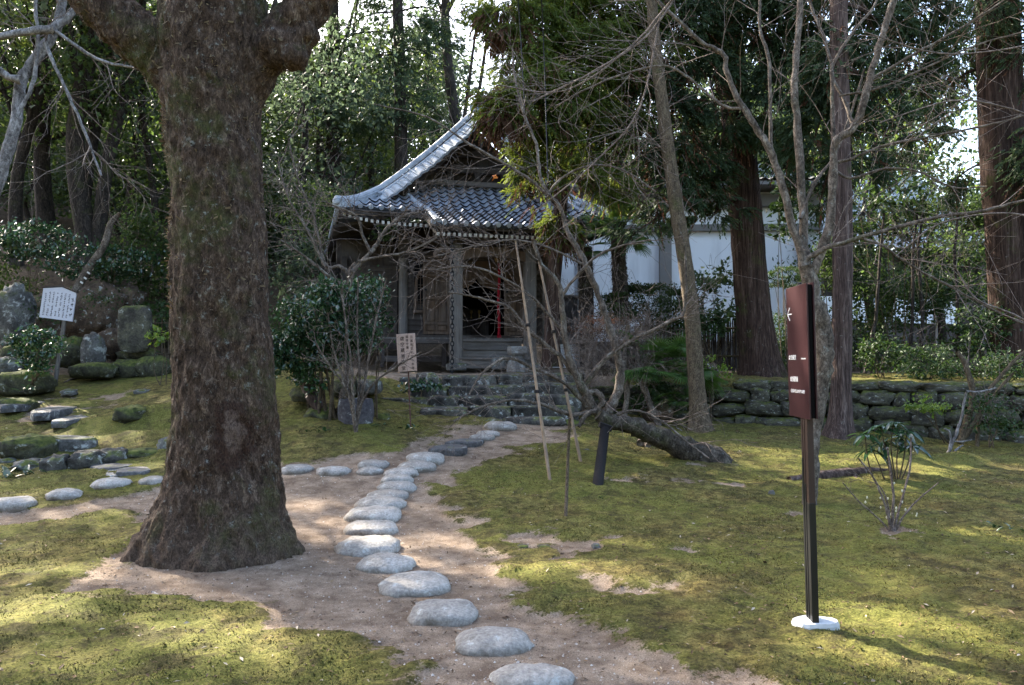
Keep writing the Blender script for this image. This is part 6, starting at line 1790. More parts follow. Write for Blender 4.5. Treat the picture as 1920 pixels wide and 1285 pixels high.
for i, q in enumerate([
    (1640, 560, 50, 75, 17.0, 2200, .08, 'forest', 'tall dark bush just right of the cypress trunk'),
    (1725, 545, 60, 70, 17.6, 2300, .08, 'shrub', 'dark leafy bush in the middle of the terrace above the wall'),
    (1800, 500, 60, 70, 18.2, 2300, .08, 'forest', 'dark bush left of the red trunked cedar'),
    (1840, 620, 60, 50, 15.6, 2000, .07, 'shrub', 'green bush low before the foot of the red trunked cedar'),
    (1740, 680, 70, 34, 14.8, 2000, .06, 'shrub', 'fresh green spreading bush on top of the stone wall'),
    (1650, 660, 40, 34, 15.5, 900, .07, 'shrub', 'small leafy bush on the terrace behind the wall coping'),
    (1880, 700, 60, 40, 14.4, 1500, .06, 'shrub', 'leafy bush at the right end above the stone wall'),
    (1855, 780, 50, 44, 12.2, 900, .05, 'shrub', 'thin leaved bush standing before the wall at the right edge'),
    (1930, 540, 60, 90, 16.5, 2000, .08, 'forest', 'dark foliage at the right edge before the red trunked cedar'),
    (1610, 480, 40, 70, 18.5, 1500, .10, 'forest', 'dark narrow tree right behind the cypress trunk'),
    (1700, 640, 90, 50, 18.5, 2200, .08, 'forest', 'shadowy undergrowth at the back of the terrace'),
    (1560, 640, 60, 60, 18.5, 1800, .08, 'forest', 'shadowy undergrowth behind the cypress trunk foot'),
    (1850, 420, 60, 60, 19.5, 1800, .10, 'forest', 'high dark bush against the pale roof on the right'),
    (1905, 615, 50, 50, 18, 1500, .08, 'forest', 'undergrowth right behind the red trunked cedar')]):
    shrub(*q[:8], q[8], 930 + i, 4, nclump=26)
shrub(1555, 500, 30, 80, 17.6, 1600, .08, 'forest', 'dark leafy strip between the red sign and the cypress trunk', 960, 4, nclump=24)
shrub(215, 575, 60, 34, 18.0, 700, .06, 'shrub', 'small leaved creeper spread over the brown rock face', 961, 4, nclump=22)
shrub(60, 590, 60, 30, 17.4, 600, .06, 'shrub', 'small leaved creeper over the rocks left of the notice board', 962, 4, nclump=20)
shrub(1680, 375, 60, 50, 16.8, 420, .17, 'shrub', 'magnolia like bush with big oval leaves under the bare branches', 950, 5, nclump=26, spread=.16, asp=.24)
shrub(1470, 400, 34, 60, 16.5, 230, .16, 'shrub', 'big leaved branch hanging beside the great cedar', 951, 3, nclump=14, spread=.2, asp=.24)
shrub(1740, 420, 90, 42, 20, 5200, .06, 'hedge', 'broad clipped dark mound before the pale tiled roof', 952, 4, spread=.1, shell=.6, nclump=120, name='clipped_bush', low=-.4)
shrub(1738, 758, 42, 20, 12.4, 420, .055, 'yellow', 'bright yellow green leafy spray lit by the sun before the wall', 953, 4, nclump=14, foot=(1775, 835), name='leafy_branch', cat='plant')
shrub(1330, 690, 34, 26, 14.2, 380, .06, 'yellow', 'fresh green plant between slender tree and great cedar', 954, 4, nclump=12, cat='plant', name='plant')
shrub(1240, 745, 60, 34, 13.9, 1200, .06, 'shrub', 'dark ferny plants below the small fan palms', 955, 5, nclump=22, name='fern', cat='fern')
shrub(300, 632, 22, 24, 15.2, 90, .10, 'yellow', 'light green leafy twig right beside the stele', 956, 3, nclump=6, name='leafy_twig', cat='plant')
shrub(790, 725, 40, 12, 13.4, 300, .07, 'glossy', 'low dark leaved plant on the bank beside the stairs', 957, 3, nclump=9, name='ground_plant', cat='plant')
shrub(215, 500, 30, 90, 18.4, 700, .08, 'forest', 'ivy clad stump rising from the bank behind the rockery', 958, 4, nclump=20)

def rosette(px, py, Yd, n, L_, label, seed, matn='glossy', name='ground_plant', flat=.35, spread=.08):
    """low plants with separate leaves"""
    rg = np.random.RandomState(seed)
    b = G(px, py) if Yd is None else P(px, py, Yd)
    t = thing(name, label, 'plant', b)
    mb = MB()
    u = np.linspace(0, 1, 5)
    w = np.array([.02, .36, .42, .26, .02]) * .5
    V = []
    for k in range(5):
        zc = .25 * math.sin(u[k] * 2.4)
        V += [(-w[k], u[k], zc * .5 + .05), (0, u[k], zc * .5), (w[k], u[k], zc * .5 + .05)]
    q = [(k * 3 + j, k * 3 + j + 1, (k + 1) * 3 + j + 1, (k + 1) * 3 + j) for k in range(4) for j in range(2)]
    me = MB().add(np.array(V), q).mesh('leaf', LM[matn], True)
    for i in range(n):
        o = link('leaf', me, t)
        o.location = tuple(rg.normal(size=3) * [spread, spread, .0] + [0, 0, .01 + .03 * rg.rand()])
        s = L_ * rg.uniform(.6, 1.2); o.scale = (s, s, s); o.rotation_euler = (rg.uniform(.0, .9) * flat * 2, rg.uniform(-.3, .3), rg.uniform(0, 6.28))
    return t
rosette(765, 806, None, 16, .09, 'flat dark leaves in a ring at the foot of the pink notice post', 1, spread=.13)
rosette(700, 803, None, 16, .11, 'glossy blue green leaves at the right of the round basin', 2, spread=.1)
rosette(598, 812, None, 20, .10, 'low glossy leaves between basin and big trunk', 3, spread=.16)
rosette(36, 896, None, 22, .16, 'broad dark leaved rosette on the moss at the left edge', 4, spread=.15)
rosette(42, 735, 14.0, 12, .13, 'round leaved plant under the small evergreen bush', 5, spread=.10)
rosette(1895, 998, None, 18, .07, 'low heart leaved plants at the right edge of the moss lawn', 6, spread=.14)
rosette(1128, 940, None, 5, .07, 'few green leaves at the foot of the black prop', 7, spread=.02)
rosette(1318, 856, None, 6, .08, 'few green leaves beside the root of the leaning maple', 8, spread=.04)
rosette(505, 815, None, 10, .08, 'low leaves on the moss right behind the big trunk', 9, spread=.1)

# whorled evergreen sapling on the right lawn
wp = thing('leafy_sapling', 'sapling with drooping whorls of long dark leaves before the stone wall', 'plant', G(1680, 905))
wb = np.array(wp.location); YW = wb[1]
u = np.linspace(0, 1, 6); w = np.array([.03, .14, .19, .18, .11, .01]) * .5 * 1.3
V = []
for k in range(6):
    V += [(-w[k], u[k] * .95, -.55 * u[k] ** 2 + .04), (0, u[k] * .95, -.55 * u[k] ** 2), (w[k], u[k] * .95, -.55 * u[k] ** 2 + .04)]
long_leaf = MB().add(np.array(V), [(k * 3 + j, k * 3 + j + 1, (k + 1) * 3 + j + 1, (k + 1) * 3 + j) for k in range(5) for j in range(2)]).mesh('leaf', LM['glossy'], True)
rg = np.random.RandomState(12)
for (px, py, fx) in [(1622, 815, 1640), (1652, 800, 1672), (1675, 792, 1680), (1700, 808, 1685), (1660, 830, 1676), (1712, 835, 1688), (1635, 842, 1660), (1690, 820, 1683)]:
    top = P(px, py, YW + rg.uniform(-.2, .2)) - wb; ft = P(fx, 900, YW) - wb; ft[2] = 0
    mb = MB(); lp = smooth_path([ft, (ft + top) / 2 + rg.normal(size=3) * .02, top], 5); mb.tube(lp, np.linspace(.010, .005, len(lp)), 6); mb.obj('stem', M['thin_bark'], wp, True)
    for k in range(9):
        o = link('leaf', long_leaf, wp); o.location = tuple(top + [0, 0, rg.uniform(-.03, .01)]); s = rg.uniform(.19, .27); o.scale = (s * 1.15, s, s)
        o.rotation_euler = (rg.uniform(-.25, .45), rg.uniform(-.3, .3), k * .698 + rg.uniform(-.2, .2))

# thin budding shrub on the lawn
bare_tree('budding_shrub', 'small bare shrub with pale buds on the open moss lawn at the right', [
    ([(1672, 998), (1660, 950), (1640, 900), (1610, 860)], [6, 4, 3], -.1, 0), ([(1672, 998), (1675, 930), (1668, 870), (1664, 840)], [6, 4, 3], 0, 0), ([(1675, 998), (1690, 940), (1706, 880), (1708, 820)], [5, 4, 3], .1, 0),
    ([(1676, 998), (1700, 960), (1730, 930), (1760, 905)], [5, 3, 2], 0, 0), ([(1668, 998), (1650, 975), (1610, 940), (1580, 905)], [4, 3, 2], 0, 0), ([(1671, 998), (1665, 950), (1655, 920), (1640, 905)], [4, 3, 2], 0, 1)], 6.95, 60, M['twig'], dens=5, Lr=(.1, .3), par=dict(seg=.05, rmin=.0015), r0=.003, first_trunk=0)
mb = MB(); rg = np.random.RandomState(3); bs_ = G(1672, 998)
for k in range(16):
    c = P(rg.uniform(1620, 1730), rg.uniform(900, 975), 6.95 + rg.uniform(-.1, .1)); r = rg.uniform(.006, .011)
    mb.lathe([(.0005, -r * 1.6), (r, -r * .4), (r * .8, r * .8), (.0005, r * 1.7)], c - bs_, 6)
o = mb.obj('flower_buds', simple('bud_white', (.62, .58, .42), .6), bpy.data.objects['budding_shrub'], True); o['kind'] = 'stuff'
o.location = tuple(bs_ - np.array(bpy.data.objects['budding_shrub'].location))
# bare white forked stem on the mound by the wall
bare_tree('forked_stem', 'thin whitish forked stem standing on the sunny moss mound by the wall', [
    ([(1776, 856), (1790, 820), (1800, 790), (1812, 735)], [7, 5, 4], 0, 0), ([(1780, 850), (1782, 820), (1778, 808), (1770, 804)], [5, 4, 3], 0, 0), ([(1784, 850), (1800, 838), (1806, 835)], [4, 3], 0, 0),
    ([(1790, 828), (1808, 828), (1822, 824)], [3, 2], 0, 0), ([(1812, 735), (1840, 734), (1868, 728)], [4, 3], 0, 0)], 11.3, 61, M['white_bark'], dens=0, r0=.003, first_trunk=1)
bare_tree('young_trees', 'two thin bare trunks crossing before the stone wall at the right', [
    ([(1800, 832), (1812, 790), (1824, 745), (1812, 690), (1795, 660)], [13, 11, 9], .2, .6), ([(1800, 830), (1830, 790), (1850, 740), (1890, 690), (1925, 655)], [9, 8, 7, 6], 0, .8), ([(1832, 850), (1835, 800), (1848, 760), (1900, 700)], [7, 6, 5], .1, .8)], 12.3, 62, M['thin_bark'], dens=4, Lr=(.3, .8), r0=.006)
# stems of thin trees on the terrace
for i, (xa, xb, lab) in enumerate([(1622, 1650, 'thin dark sapling stem nearest the cypress trunk on the terrace'), (1728, 1722, 'slim bare stem in the middle of the terrace greenery'), (1795, 1790, 'slim stem left of the red trunked cedar'), (1700, 1712, 'slim curved stem above the fresh green bush')]):
    bare_tree('sapling', lab, [([(xa, 700), ((xa + xb) / 2 + 5, 600), (xb, 480), (xb + 8, 400)], [7, 6, 5, 4], .2, .8)], 16.2, 65 + i, M['dark_bark'], dens=3, Lr=(.4, 1), r0=.008)
# the twiggy rounded azalea
rg = np.random.RandomState(21)
az = thing('azalea', 'rounded leafless mass of grey and reddish twigs left of the small fan palms', 'shrub', P(1150, 700, 13.9)); ab = np.array(az.location)
mb = MB(); out = []
pr = dict(seg=.06, wig=.22, up=.02, rmin=.0028, lv=3, pb=[.85, .7, .5], ang=.75)
for k in range(26):
    a = rg.uniform(-1.2, 1.2); grow(rg, [a * .25, rg.uniform(-.15, .15), -.05], [a * .9, rg.uniform(-.5, .5), 1], rg.uniform(.6, .95), .011, 0, out, pr)
for pts, rad, lvl in out: mb.tube(pts, rad, 3, False)
mb.obj('twigs', M['twig'], az)['kind'] = 'stuff'
mb = MB(); pc = crown_points(rg, (0, 0, .78), (.75, .6, .28), 1700, 40, .15, .6); V, Fq = leaves_quads(pc, .03, .3, rg); mb.add(V, Fq)
mb.obj('dry_leaves', LM['brown'], az)['kind'] = 'stuff'
for i, (px, lab) in enumerate([(1165, 'slim crooked dark trunk below the azalea at the wall'), (1190, 'second slim trunk leaning left beside the small fan palms')]):
    bare_tree('young_tree', lab, [([(px + 45 * i, 800), (px + 12 + 10 * i, 740), (px + 5, 680), (px + 14, 610)], [14, 11, 9, 7], .2, .7)], 13.4, 72 + i, M['pale_bark'], dens=3, Lr=(.3, .6), r0=.006)

# ---- palms ---------------------------------------------------------------------------------
def fan_mesh(seed, nb=24, L_=.46, pet=.42, droop=.25, arc=2.3):
    rg = np.random.RandomState(seed); mb = MB()
    mb.tube([(0, 0, 0), (0, pet * .5, .02), (0, pet, 0)], [.010, .007, .006], 4, False)
    for k in range(nb):
        a = (k / (nb - 1) - .5) * 2 * arc / 1.0 * .62
        l = L_ * (1 - .25 * abs(a) / 1.5) * rg.uniform(.9, 1.06)
        d = np.array([math.sin(a), math.cos(a), 0]); s = np.array([math.cos(a), -math.sin(a), 0])
        z = lambda t: .10 * t - droop * t ** 2.2 + rg.uniform(-.01, .01)
        o = np.array([0, pet, 0]); V = []
        for t, w in ((0.02, .004), (.35, .014), (.7, .011), (1.0, .001)):
            c = o + d * l * t + np.array([0, 0, l * z(t)])
            V += [c - s * w + [0, 0, .006], c - [0, 0, .002], c + s * w + [0, 0, .006]]
        mb.add(np.array(V), [(j * 3 + i, j * 3 + i + 1, (j + 1) * 3 + i + 1, (j + 1) * 3 + i) for j in range(3) for i in range(2)])
    return mb.mesh('frond', LM['palm'], False)
fans = [fan_mesh(s, 24, .46, .42, .2 + .15 * (s % 3)) for s in range(4)]
def palm(name, label, base, top, nf, scale, seed, trunk=True, spread=1.0):
    rg = np.random.RandomState(seed)
    t = thing(name, label, 'palm', base); b = np.array(base)
    tp = np.array(top) - b
    if trunk:
        q = smooth_path(np.c_[[np.zeros(3), tp * .5, tp], [.13, .14, .12]], 5)
        V, Fq = bark_trunk(q, 18, .03, 9, 10, .1, 3, 6); MB().add(V, Fq).obj('trunk', M['dark_bark'], t, True)
        mb = MB(); n = 900; a = rg.rand(n) * 6.28; z = rg.rand(n); c = np.c_[np.cos(a) * .13, np.sin(a) * .13, tp[2] * z] + np.outer(z, [tp[0], tp[1], 0])
        d = np.c_[np.cos(a) * .6, np.sin(a) * .6, -.8 + .6 * rg.rand(n)]
        V, Fq = leaves_quads(c, .10, .05, rg, .3, .3, d); mb.add(V, Fq); mb.obj('trunk_fibres', M['twig'], t)['kind'] = 'stuff'
    for k in range(nf):
        o = link('frond', fans[k % 4], t); o.location = tuple(tp + rg.normal(size=3) * .03)
        az_ = k * 2.399; el = rg.uniform(-.5, 1.15) * spread
        o.rotation_euler = (el, rg.uniform(-.4, .4), az_); s = scale * rg.uniform(.85, 1.15); o.scale = (s, s, s)
    return t
palm('fan_palm', 'fan palm with shaggy dark trunk and drooping fans right of the hall', P(1166, 610, 16.6), P(1158, 440, 16.6), 26, 1.0, 1)
palm('small_fan_palm', 'small fan palm with bright green upright fans, left of the pair at the wall', P(1225, 735, 13.7), P(1222, 690, 13.7), 18, .92, 2, False, .9)
palm('small_fan_palm', 'small fan palm nearest the slender trunk, right of the pair at the wall', P(1285, 735, 13.8), P(1275, 695, 13.8), 18, .88, 3, False, .9)
palm('small_fan_palm', 'dark low fan palm drooping over the wall between the other two', P(1258, 770, 13.9), P(1258, 745, 13.8), 12, .6, 4, False, .7)
palm('fan_palm', 'fan of palm leaves against the porch eave right end', P(1100, 640, 16.9), P(1098, 465, 16.9), 13, .9, 5)

# ---- brushwood fence --------------------------------------------------------------------------
fe = thing('brushwood_fence', 'dark brushwood fence of close upright sticks behind the slender trunk', 'fence', P(1225, 690, 17.2)); fb = np.array(fe.location)
rg = random.Random(8)
mbs = []
for v in range(5):
    mb = MB(); r_ = np.random.RandomState(v); mb.tube([(r_.uniform(-.01, .01), 0, z) for z in (0, .35, .75, 1.15)], [.021, .019, .018, .014], 6); mbs.append(mb.mesh('stick', M['wood_dark' if v % 3 else 'thin_bark'], True))
N = 62
for k in range(N):
    c = P(1210 + k * 3.05, 690, 17.2 + .004 * k) - fb
    o = link('stick', mbs[k % 5], fe); o.location = (c[0], rg.uniform(-.02, .02), rg.uniform(-.06, .04) - .05); o.rotation_euler = (0, rg.uniform(-.03, .03), rg.uniform(0, 3)); s = rg.uniform(.85, 1.3); o.scale = (s, s, rg.uniform(.92, 1.06))
for z in (.25, .85):
    mb = MB(); mb.tube([(-.2, -.04, z), (2.0, -.04, z)], .022, 8); mb.obj('rail', M['thin_bark'], fe, True)
# little bamboo fence by the stele
bf = thing('bamboo_fence', 'low open bamboo fence beside the stele near the big trunk', 'fence', P(288, 690, 17.0)); bb = np.array(bf.location)
for k, px in enumerate((290, 303, 316, 329, 342)):
    c = P(px, 690, 17.0) - bb; mb = MB(); mb.tube([c, c + [0, 0, 1.05]], .018, 7); mb.obj('post', M['thin_bark'], bf, True)
for z in (.3, .62, .95):
    mb = MB(); mb.tube([(-.05, -.03, z), (.7, -.03, z)], .014, 6); mb.obj('rail', M['thin_bark'], bf, True)

# ================================================================ PROPS, STICKS, ROOTS
def pole(name, label, cat, a, b_, r0, r1, mat, n=12, nodes=0):
    t = thing(name, label, cat, a) if nodes else None
    o3 = np.array(b_) - np.array(a)
    mb = MB()
    if nodes:
        zs = np.linspace(0, 1, nodes * 4 + 1); rr = []
        for i, z in enumerate(zs):
            rr.append((r0 + (r1 - r0) * z) * (1.12 if i % 4 == 0 else 1.0))
        mb.tube([o3 * z for z in zs], rr, n); mb.obj('culm', mat, t, True)
        for z in (.35, .62):
            k = MB(); c = o3 * z
            for dz in (-.014, 0, .014):
                k.tube([c + np.array([math.cos(a_) * (r0 + .010), math.sin(a_) * (r0 + .010), dz]) for a_ in np.linspace(0, 6.283, 11)], .006, 5, False)
            k.obj('cord', M['iron'], t, True)
        return t
    mb.tube([(0, 0, 0), o3 * .5, o3], [r0, (r0 + r1) / 2, r1], n)
    o = mb.obj(name, mat, None, True); o.location = tuple(a); return tag(o, label, cat)
g = G(1033, 906); pole('bamboo_pole', 'longer tan bamboo pole leaning left, propping the maple branches', 'pole', g - [0, 0, .05], P(967, 452, 10.6), .020, .014, M['bamboo'], 12, 9)
g = G(1092, 874); pole('bamboo_pole', 'second bamboo pole standing behind the maple stem', 'pole', g - [0, 0, .05], P(1008, 478, 10.9), .021, .015, M['bamboo'], 12, 9)
g = G(1060, 974); pole('thin_stake', 'thin lichened stake with a forked top before the black prop', 'stake', g - [0, 0, .05], P(1068, 785, 7.9), .017, .014, M['thin_bark'], 9)
g = G(1114, 942) - [0, 0, .06]
pr_ = thing('wooden_prop', 'thick charred black post propping up the leaning maple trunk', 'post', g - [0, 0, .05])
mb = MB(); mb.tube([(0, 0, 0), P(1134, 806, 9.75) - g + [0, 0, .05]], [.062, .058], 14); mb.obj('post', M['char_wood'], pr_, True)
mb = MB(); c = P(1135, 800, 9.8) - g + [0, 0, .05]; mb.box(c, (.16, .16, .07), euler(0, .35, 0), 1, .01); mb.obj('saddle', M['char_wood'], pr_)
def root_log(name, label, cat, pts, wid, mat, seed, sides=12, lift=.3, branches=()):
    w = [G(*p) for p in pts]; r = [d / 2 / F_PX * q[1] for d, q in zip(wid, w)]
    base = w[0].copy()
    t = thing(name, label, cat, base)
    for i, (P_, W_) in enumerate([(w, r)] + [([G(*p) for p in bp], [d / 2 / F_PX * G(*bp[0])[1] for d in bw]) for bp, bw in branches]):
        W_ = np.interp(np.linspace(0, 1, len(P_)), np.linspace(0, 1, len(W_)), W_)
        q = smooth_path(np.c_[np.array(P_) - base + np.c_[np.zeros((len(P_), 2)), np.array(W_) * lift], W_], 5)
        rg_ = np.random.RandomState(seed + i); q[:, 3] *= 1 + .04 * rg_.normal(size=len(q))
        mb = MB(); mb.tube(q[:, :3], q[:, 3], sides); mb.obj('log' if i == 0 and 'log' in name else 'root', mat, t, True)
    return t
root_log('fallen_log', 'weathered grey brown log half sunk in the moss right behind the red sign post', 'log', [(1480, 905), (1530, 901), (1590, 894), (1640, 888), (1690, 889)], [16, 24, 24, 17, 8], M['cypress_bark'], 1, 14, .35, [([(1600, 894), (1608, 905), (1606, 918)], [10, 8, 6])])
root_log('surface_root', 'pale surface roots running right from the leaning maple over the moss', 'root', [(1320, 868), (1350, 860), (1390, 852), (1430, 850)], [14, 11, 8, 4], M['twig'], 2, 8, .3, [([(1335, 860), (1370, 850), (1400, 856), (1440, 848)], [9, 7, 3]), ([(1325, 872), (1345, 875), (1365, 868)], [8, 6, 3])])
root_log('surface_root', 'dark gnarled root trailing from the great cedar down the stone wall foot', 'root', [(1290, 800), (1315, 780), (1345, 765), (1360, 750)], [8, 9, 8, 6], M['dark_bark'], 3, 8, 1.0)
root_log('fallen_twig', 'curved pale twig lying at the top of the flagged walk', 'twig', [(120, 722), (140, 716), (160, 712), (185, 716)], [4, 6, 6, 3], M['pale_bark'], 4, 6, 2.0)
root_log('fallen_twig', 'small whitish forked twig on the moss left of the big trunk foot', 'twig', [(185, 1030), (205, 1024), (222, 1020), (235, 1020)], [4, 4, 3, 2], M['white_bark'], 5, 6, .8, [([(212, 1022), (222, 1015), (226, 1012)], [3, 2])])
root_log('fallen_twig', 'pale broken stick on the earth below the big trunk foot', 'twig', [(285, 1112), (294, 1118), (302, 1128)], [5, 6, 4], M['white_bark'], 6, 6, .8)
root_log('fallen_twig', 'pale stick in front of the slender trunk near the wall', 'twig', [(1268, 806), (1280, 812), (1292, 818)], [3, 3, 2], M['white_bark'], 7, 6, 2)
root_log('root_stub', 'grey rooty stub standing on the moss behind the leaning maple', 'stump', [(1200, 843), (1206, 838), (1216, 846)], [14, 16, 12], M['pale_bark'], 8, 10, 1.6)
root_log('fallen_twig', 'dark twig on the moss at the lower left of the picture', 'twig', [(150, 1218), (170, 1210), (190, 1206), (215, 1196)], [7, 8, 6, 3], M['dark_bark'], 9, 6, .5)
# leaning brown stump by the camellia
q = axis_tree([(572, 716), (585, 745), (603, 768)], 12.0, [24, 24, 26], 4); base = q[-1, :3].copy()
o = MB().tube((q[:, :3] - base), q[:, 3], 12).obj('leaning_stump', M['cypress_bark'], None, True); o.location = tuple(base); tag(o, 'short reddish brown leaning stump by the camellia', 'stump')
# leaning cut trunk on the left bank with small tags
q = axis_tree([(142, 545), (165, 505), (195, 460), (207, 420), (225, 400)], 18.0, [16, 15, 13, 11, 7], 4); base = q[0, :3].copy()
t = thing('leaning_tree', 'leaning thin trunk with little white tags above the notice board', 'tree', base)
MB().tube(q[:, :3] - base, q[:, 3], 9).obj('trunk', M['pale_bark'], t, True)
for k, (px, py) in enumerate(((160, 522), (153, 530), (166, 512))):
    mb = MB(); mb.box(P(px, py, 17.9) - base, (.07, .01, .035), euler(0, .6, 0)); mb.obj('tag', M['white_paint'], t)
# hanging cables at the top
for i, (xa, ya, xb, yb, lab) in enumerate([(967, -60, 984, 216, 'thin black cable hanging at the top, the left of the two'), (1013, -60, 1027, 335, 'thin black cable hanging at the top, the right and longer of the two')]):
    A, B_ = P(xa, ya, 12), P(xb, yb, 12); mb = MB(); mb.tube([A - B_, (A - B_) * .5 + [0.01, 0, 0], (0, 0, 0)], .009, 5)
    o = mb.obj('hanging_cable', M['iron'], None, True); o.location = tuple(B_); tag(o, lab, 'cable')
# last orange leaf
b = P(924, 331, 10.6); V, Fq = leaves_quads(np.array([[0, 0, 0], [.01, 0, -.01], [-.01, 0, .01]]), .06, .4, np.random.RandomState(1)); o = MB().add(V, Fq).obj('autumn_leaf', simple('orange_leaf', (.55, .16, .02), .6), None); o.location = tuple(b); tag(o, 'single orange autumn leaf left on a bare maple twig before the gable', 'leaf')

# ================================================================ SIGNS
def text_mesh(name, body, size, mat, font_offset=0.0, depth=.0006, sx=1.0):
    c = bpy.data.curves.new(name, 'FONT'); c.body = body; c.size = size; c.extrude = depth; c.offset = font_offset
    c.align_x = 'CENTER'; c.align_y = 'CENTER'; c.resolution_u = 2
    o = bpy.data.objects.new(name, c); COL.objects.link(o); bpy.context.view_layer.update()
    me = bpy.data.meshes.new_from_object(o.evaluated_get(bpy.context.evaluated_depsgraph_get()))
    bpy.data.objects.remove(o); bpy.data.curves.remove(c)
    me.materials.clear(); me.materials.append(mat); return me
# red brown guide sign
MS = NT('sign_maroon_paint', .42, .4); MS.color(MS.mix(MS.ramp(MS.noise(3, 5), [(.35, 0), (.7, .5)]), (.028, .0065, .0085), (.040, .010, .012))); MS.bump(MS.noise(90, 2), .2, .001); MAROON = MS.m
WHT = simple('sign_white', (.78, .78, .78), .6)
sb = G(1525, 1180)
sign = thing('guide_sign', 'tall dark maroon guide sign with white arrow on a black post', 'sign', sb)
a0 = np.array(sb)
TL, TR, BL, BR = (1473, 539), (1511, 530), (1482, 776), (1521.5, 787.5)
# real size from the slanted outline: right edge nearer
yr = 4.31; hR = (787.5 - 530) / F_PX * yr
yl = yr * (787.5 - 530) / (776 - 539)
Rr_t, Rr_b = P(1511, 530, yr), P(1521.5, 787.5, yr)
xr = (Rr_t[0] + Rr_b[0]) / 2 + .027; xl = (P(1473, 539, yl)[0] + P(1482, 776, yl)[0]) / 2 + .027
ang = math.atan2(yl - yr, xl - xr)       # from the right edge to the left edge
wd_ = math.hypot(xl - xr, yl - yr)
ex = np.array([-math.cos(ang), -math.sin(ang), 0]); ey = np.array([-ex[1], ex[0], 0])   # along panel to the right edge, into the panel
zt_, zb_ = Rr_t[2], Rr_b[2]
cen = np.array([(xl + xr) / 2, (yl + yr) / 2, (zt_ + zb_) / 2])
Rm = np.array([ex, ey, [0, 0, 1]]).T
def sgn(mb, lx, ly, lz, size): mb.box(cen - a0 + Rm @ np.array([lx, ly, lz]), size, Rm, 1, .0015)
H = zt_ - zb_
mb = MB(); sgn(mb, 0, .004, 0, (wd_, .008, H)); mb.obj('front_panel', MAROON, sign)
mb = MB(); sgn(mb, .0, .040, 0.004, (wd_, .008, H)); mb.obj('back_panel', MAROON, sign)
mb = MB(); sgn(mb, 0, .022, 0, (wd_ * .9, .026, H * .98)); mb.obj('inner_frame', M['dark'], sign)
mb = MB(); c_ = cen - a0 + Rm @ np.array([-.02, .03, H / 2 + .01]); mb.lathe([(.001, -.01), (.014, -.008), (.014, .008), (.001, .012)], c_, 10); mb.obj('bolt', M['iron'], sign)
MBR = simple('sign_brown_post', (.05, .03, .023), .5, .3); MBK = simple('sign_black_post', (.008, .008, .009), .4, .5)
zg = sb[2] - a0[2]
zp = zb_ - a0[2]
for k, (lx, zspl) in enumerate(((-.055, .30), (-.022, .42), (.022, .55))):
    wd2 = (.020, .020, .040)[k]
    p0 = Rm @ np.array([lx + .075, .022, 0]) + (cen - a0) * [1, 1, 0]
    yy2 = 4.48
    zm = P(1510, [858, 905, 938][k], yy2)[2] - a0[2]
    mb = MB(); mb.box(p0 + [0, 0, (zp + .02 + zm) / 2], (wd2, .034, zp + .02 - zm), Rm, 1, .001); mb.obj('upper_post', MBR, sign)
    mb = MB(); mb.box(p0 + [0, 0, zm / 2 - .03], (wd2 * 1.04, .036, zm + .06), Rm, 1, .001); mb.obj('lower_post', MBK, sign)
pb = (cen - a0) * [1, 1, 0] + Rm @ np.array([.06, .035, 0]) * [1, 1, 0]
mb = MB(); th = np.linspace(0, 2 * math.pi, 19)[:-1]
rr = .117 * (1 + .10 * np.cos(2 * th + .3) + .06 * np.cos(3 * th + 1) + .04 * np.sin(5 * th))
V = np.concatenate([np.c_[rr * s_ * np.cos(th), rr * s_ * .8 * np.sin(th), np.full(18, z)] for s_, z in ((1.0, -.05), (1.0, .012), (.93, .030), (.5, .034))] + [[[0, 0, .035]]])
mb.add(V, [(k * 18 + i, k * 18 + (i + 1) % 18, (k + 1) * 18 + (i + 1) % 18, (k + 1) * 18 + i) for k in range(3) for i in range(18)], [(54 + i, 54 + (i + 1) % 18, 72) for i in range(18)])
o = mb.obj('footing', simple('white_mortar', (.62, .62, .61), .85, .1, .55, 14, .008), sign, False); o.location = tuple(pb + [0, 0, GZ(*(pb + a0)[:2]) - a0[2] + .055])
def put_text(parent, body, size, cx, cz, mat, sxy=1.0, nm='lettering'):
    me = text_mesh(nm, body, size, mat)
    o = link(nm, me, parent)
    loc = cen - a0 + Rm @ np.array([cx, -.0022, cz])
    Xc, Yc = Vector(ex), Vector((0, 0, 1)); Zc = Xc.cross(Yc)
    mw = Matrix(((Xc[0] * sxy, Yc[0], Zc[0], loc[0]), (Xc[1] * sxy, Yc[1], Zc[1], loc[1]), (Xc[2] * sxy, Yc[2], Zc[2], loc[2]), (0, 0, 0, 1)))
    o.matrix_basis = mw
def from_px(px, py):
    """position on the sign face seen at px, py"""
    d = P(px, py, 1.0) - P(CX, CY, 0) * 0 - np.array([0, 0, EYE]); o_ = np.array([0, 0, EYE])
    t = (cen - o_).dot(ey) / d.dot(ey); q = o_ + d * t - cen
    return q.dot(ex), q[2]
s_px = yl / F_PX
_fp = from_px
def from_px(px, py):
    l_ = 1473 + 9 * (py - 539) / 237; r_ = 1511 + 10.5 * (py - 530) / 257
    return (min(max((px - l_) / (r_ - l_), .02), .98) - .5) * wd_, _fp(px, py)[1]
for (px_, py_), body_, hgt_, frac_, nch_ in [((1488.3, 671), '虚空蔵堂', .030, .37, 4), ((1509, 672.5), 'Kokuzodo', .013, .21, 4.3), ((1492, 711), '虚空蔵菩薩', .031, .38, 5), ((1499.2, 733.5), '（丑寅年生まれ守り本尊）', .022, .68, 11)]:
    cx_, cz_ = from_px(px_, py_); put_text(sign, body_, hgt_, cx_, cz_, WHT, frac_ * wd_ / nch_ / hgt_)
ax_, az_ = from_px(1480, 592)
mb = MB()
loc = cen - a0
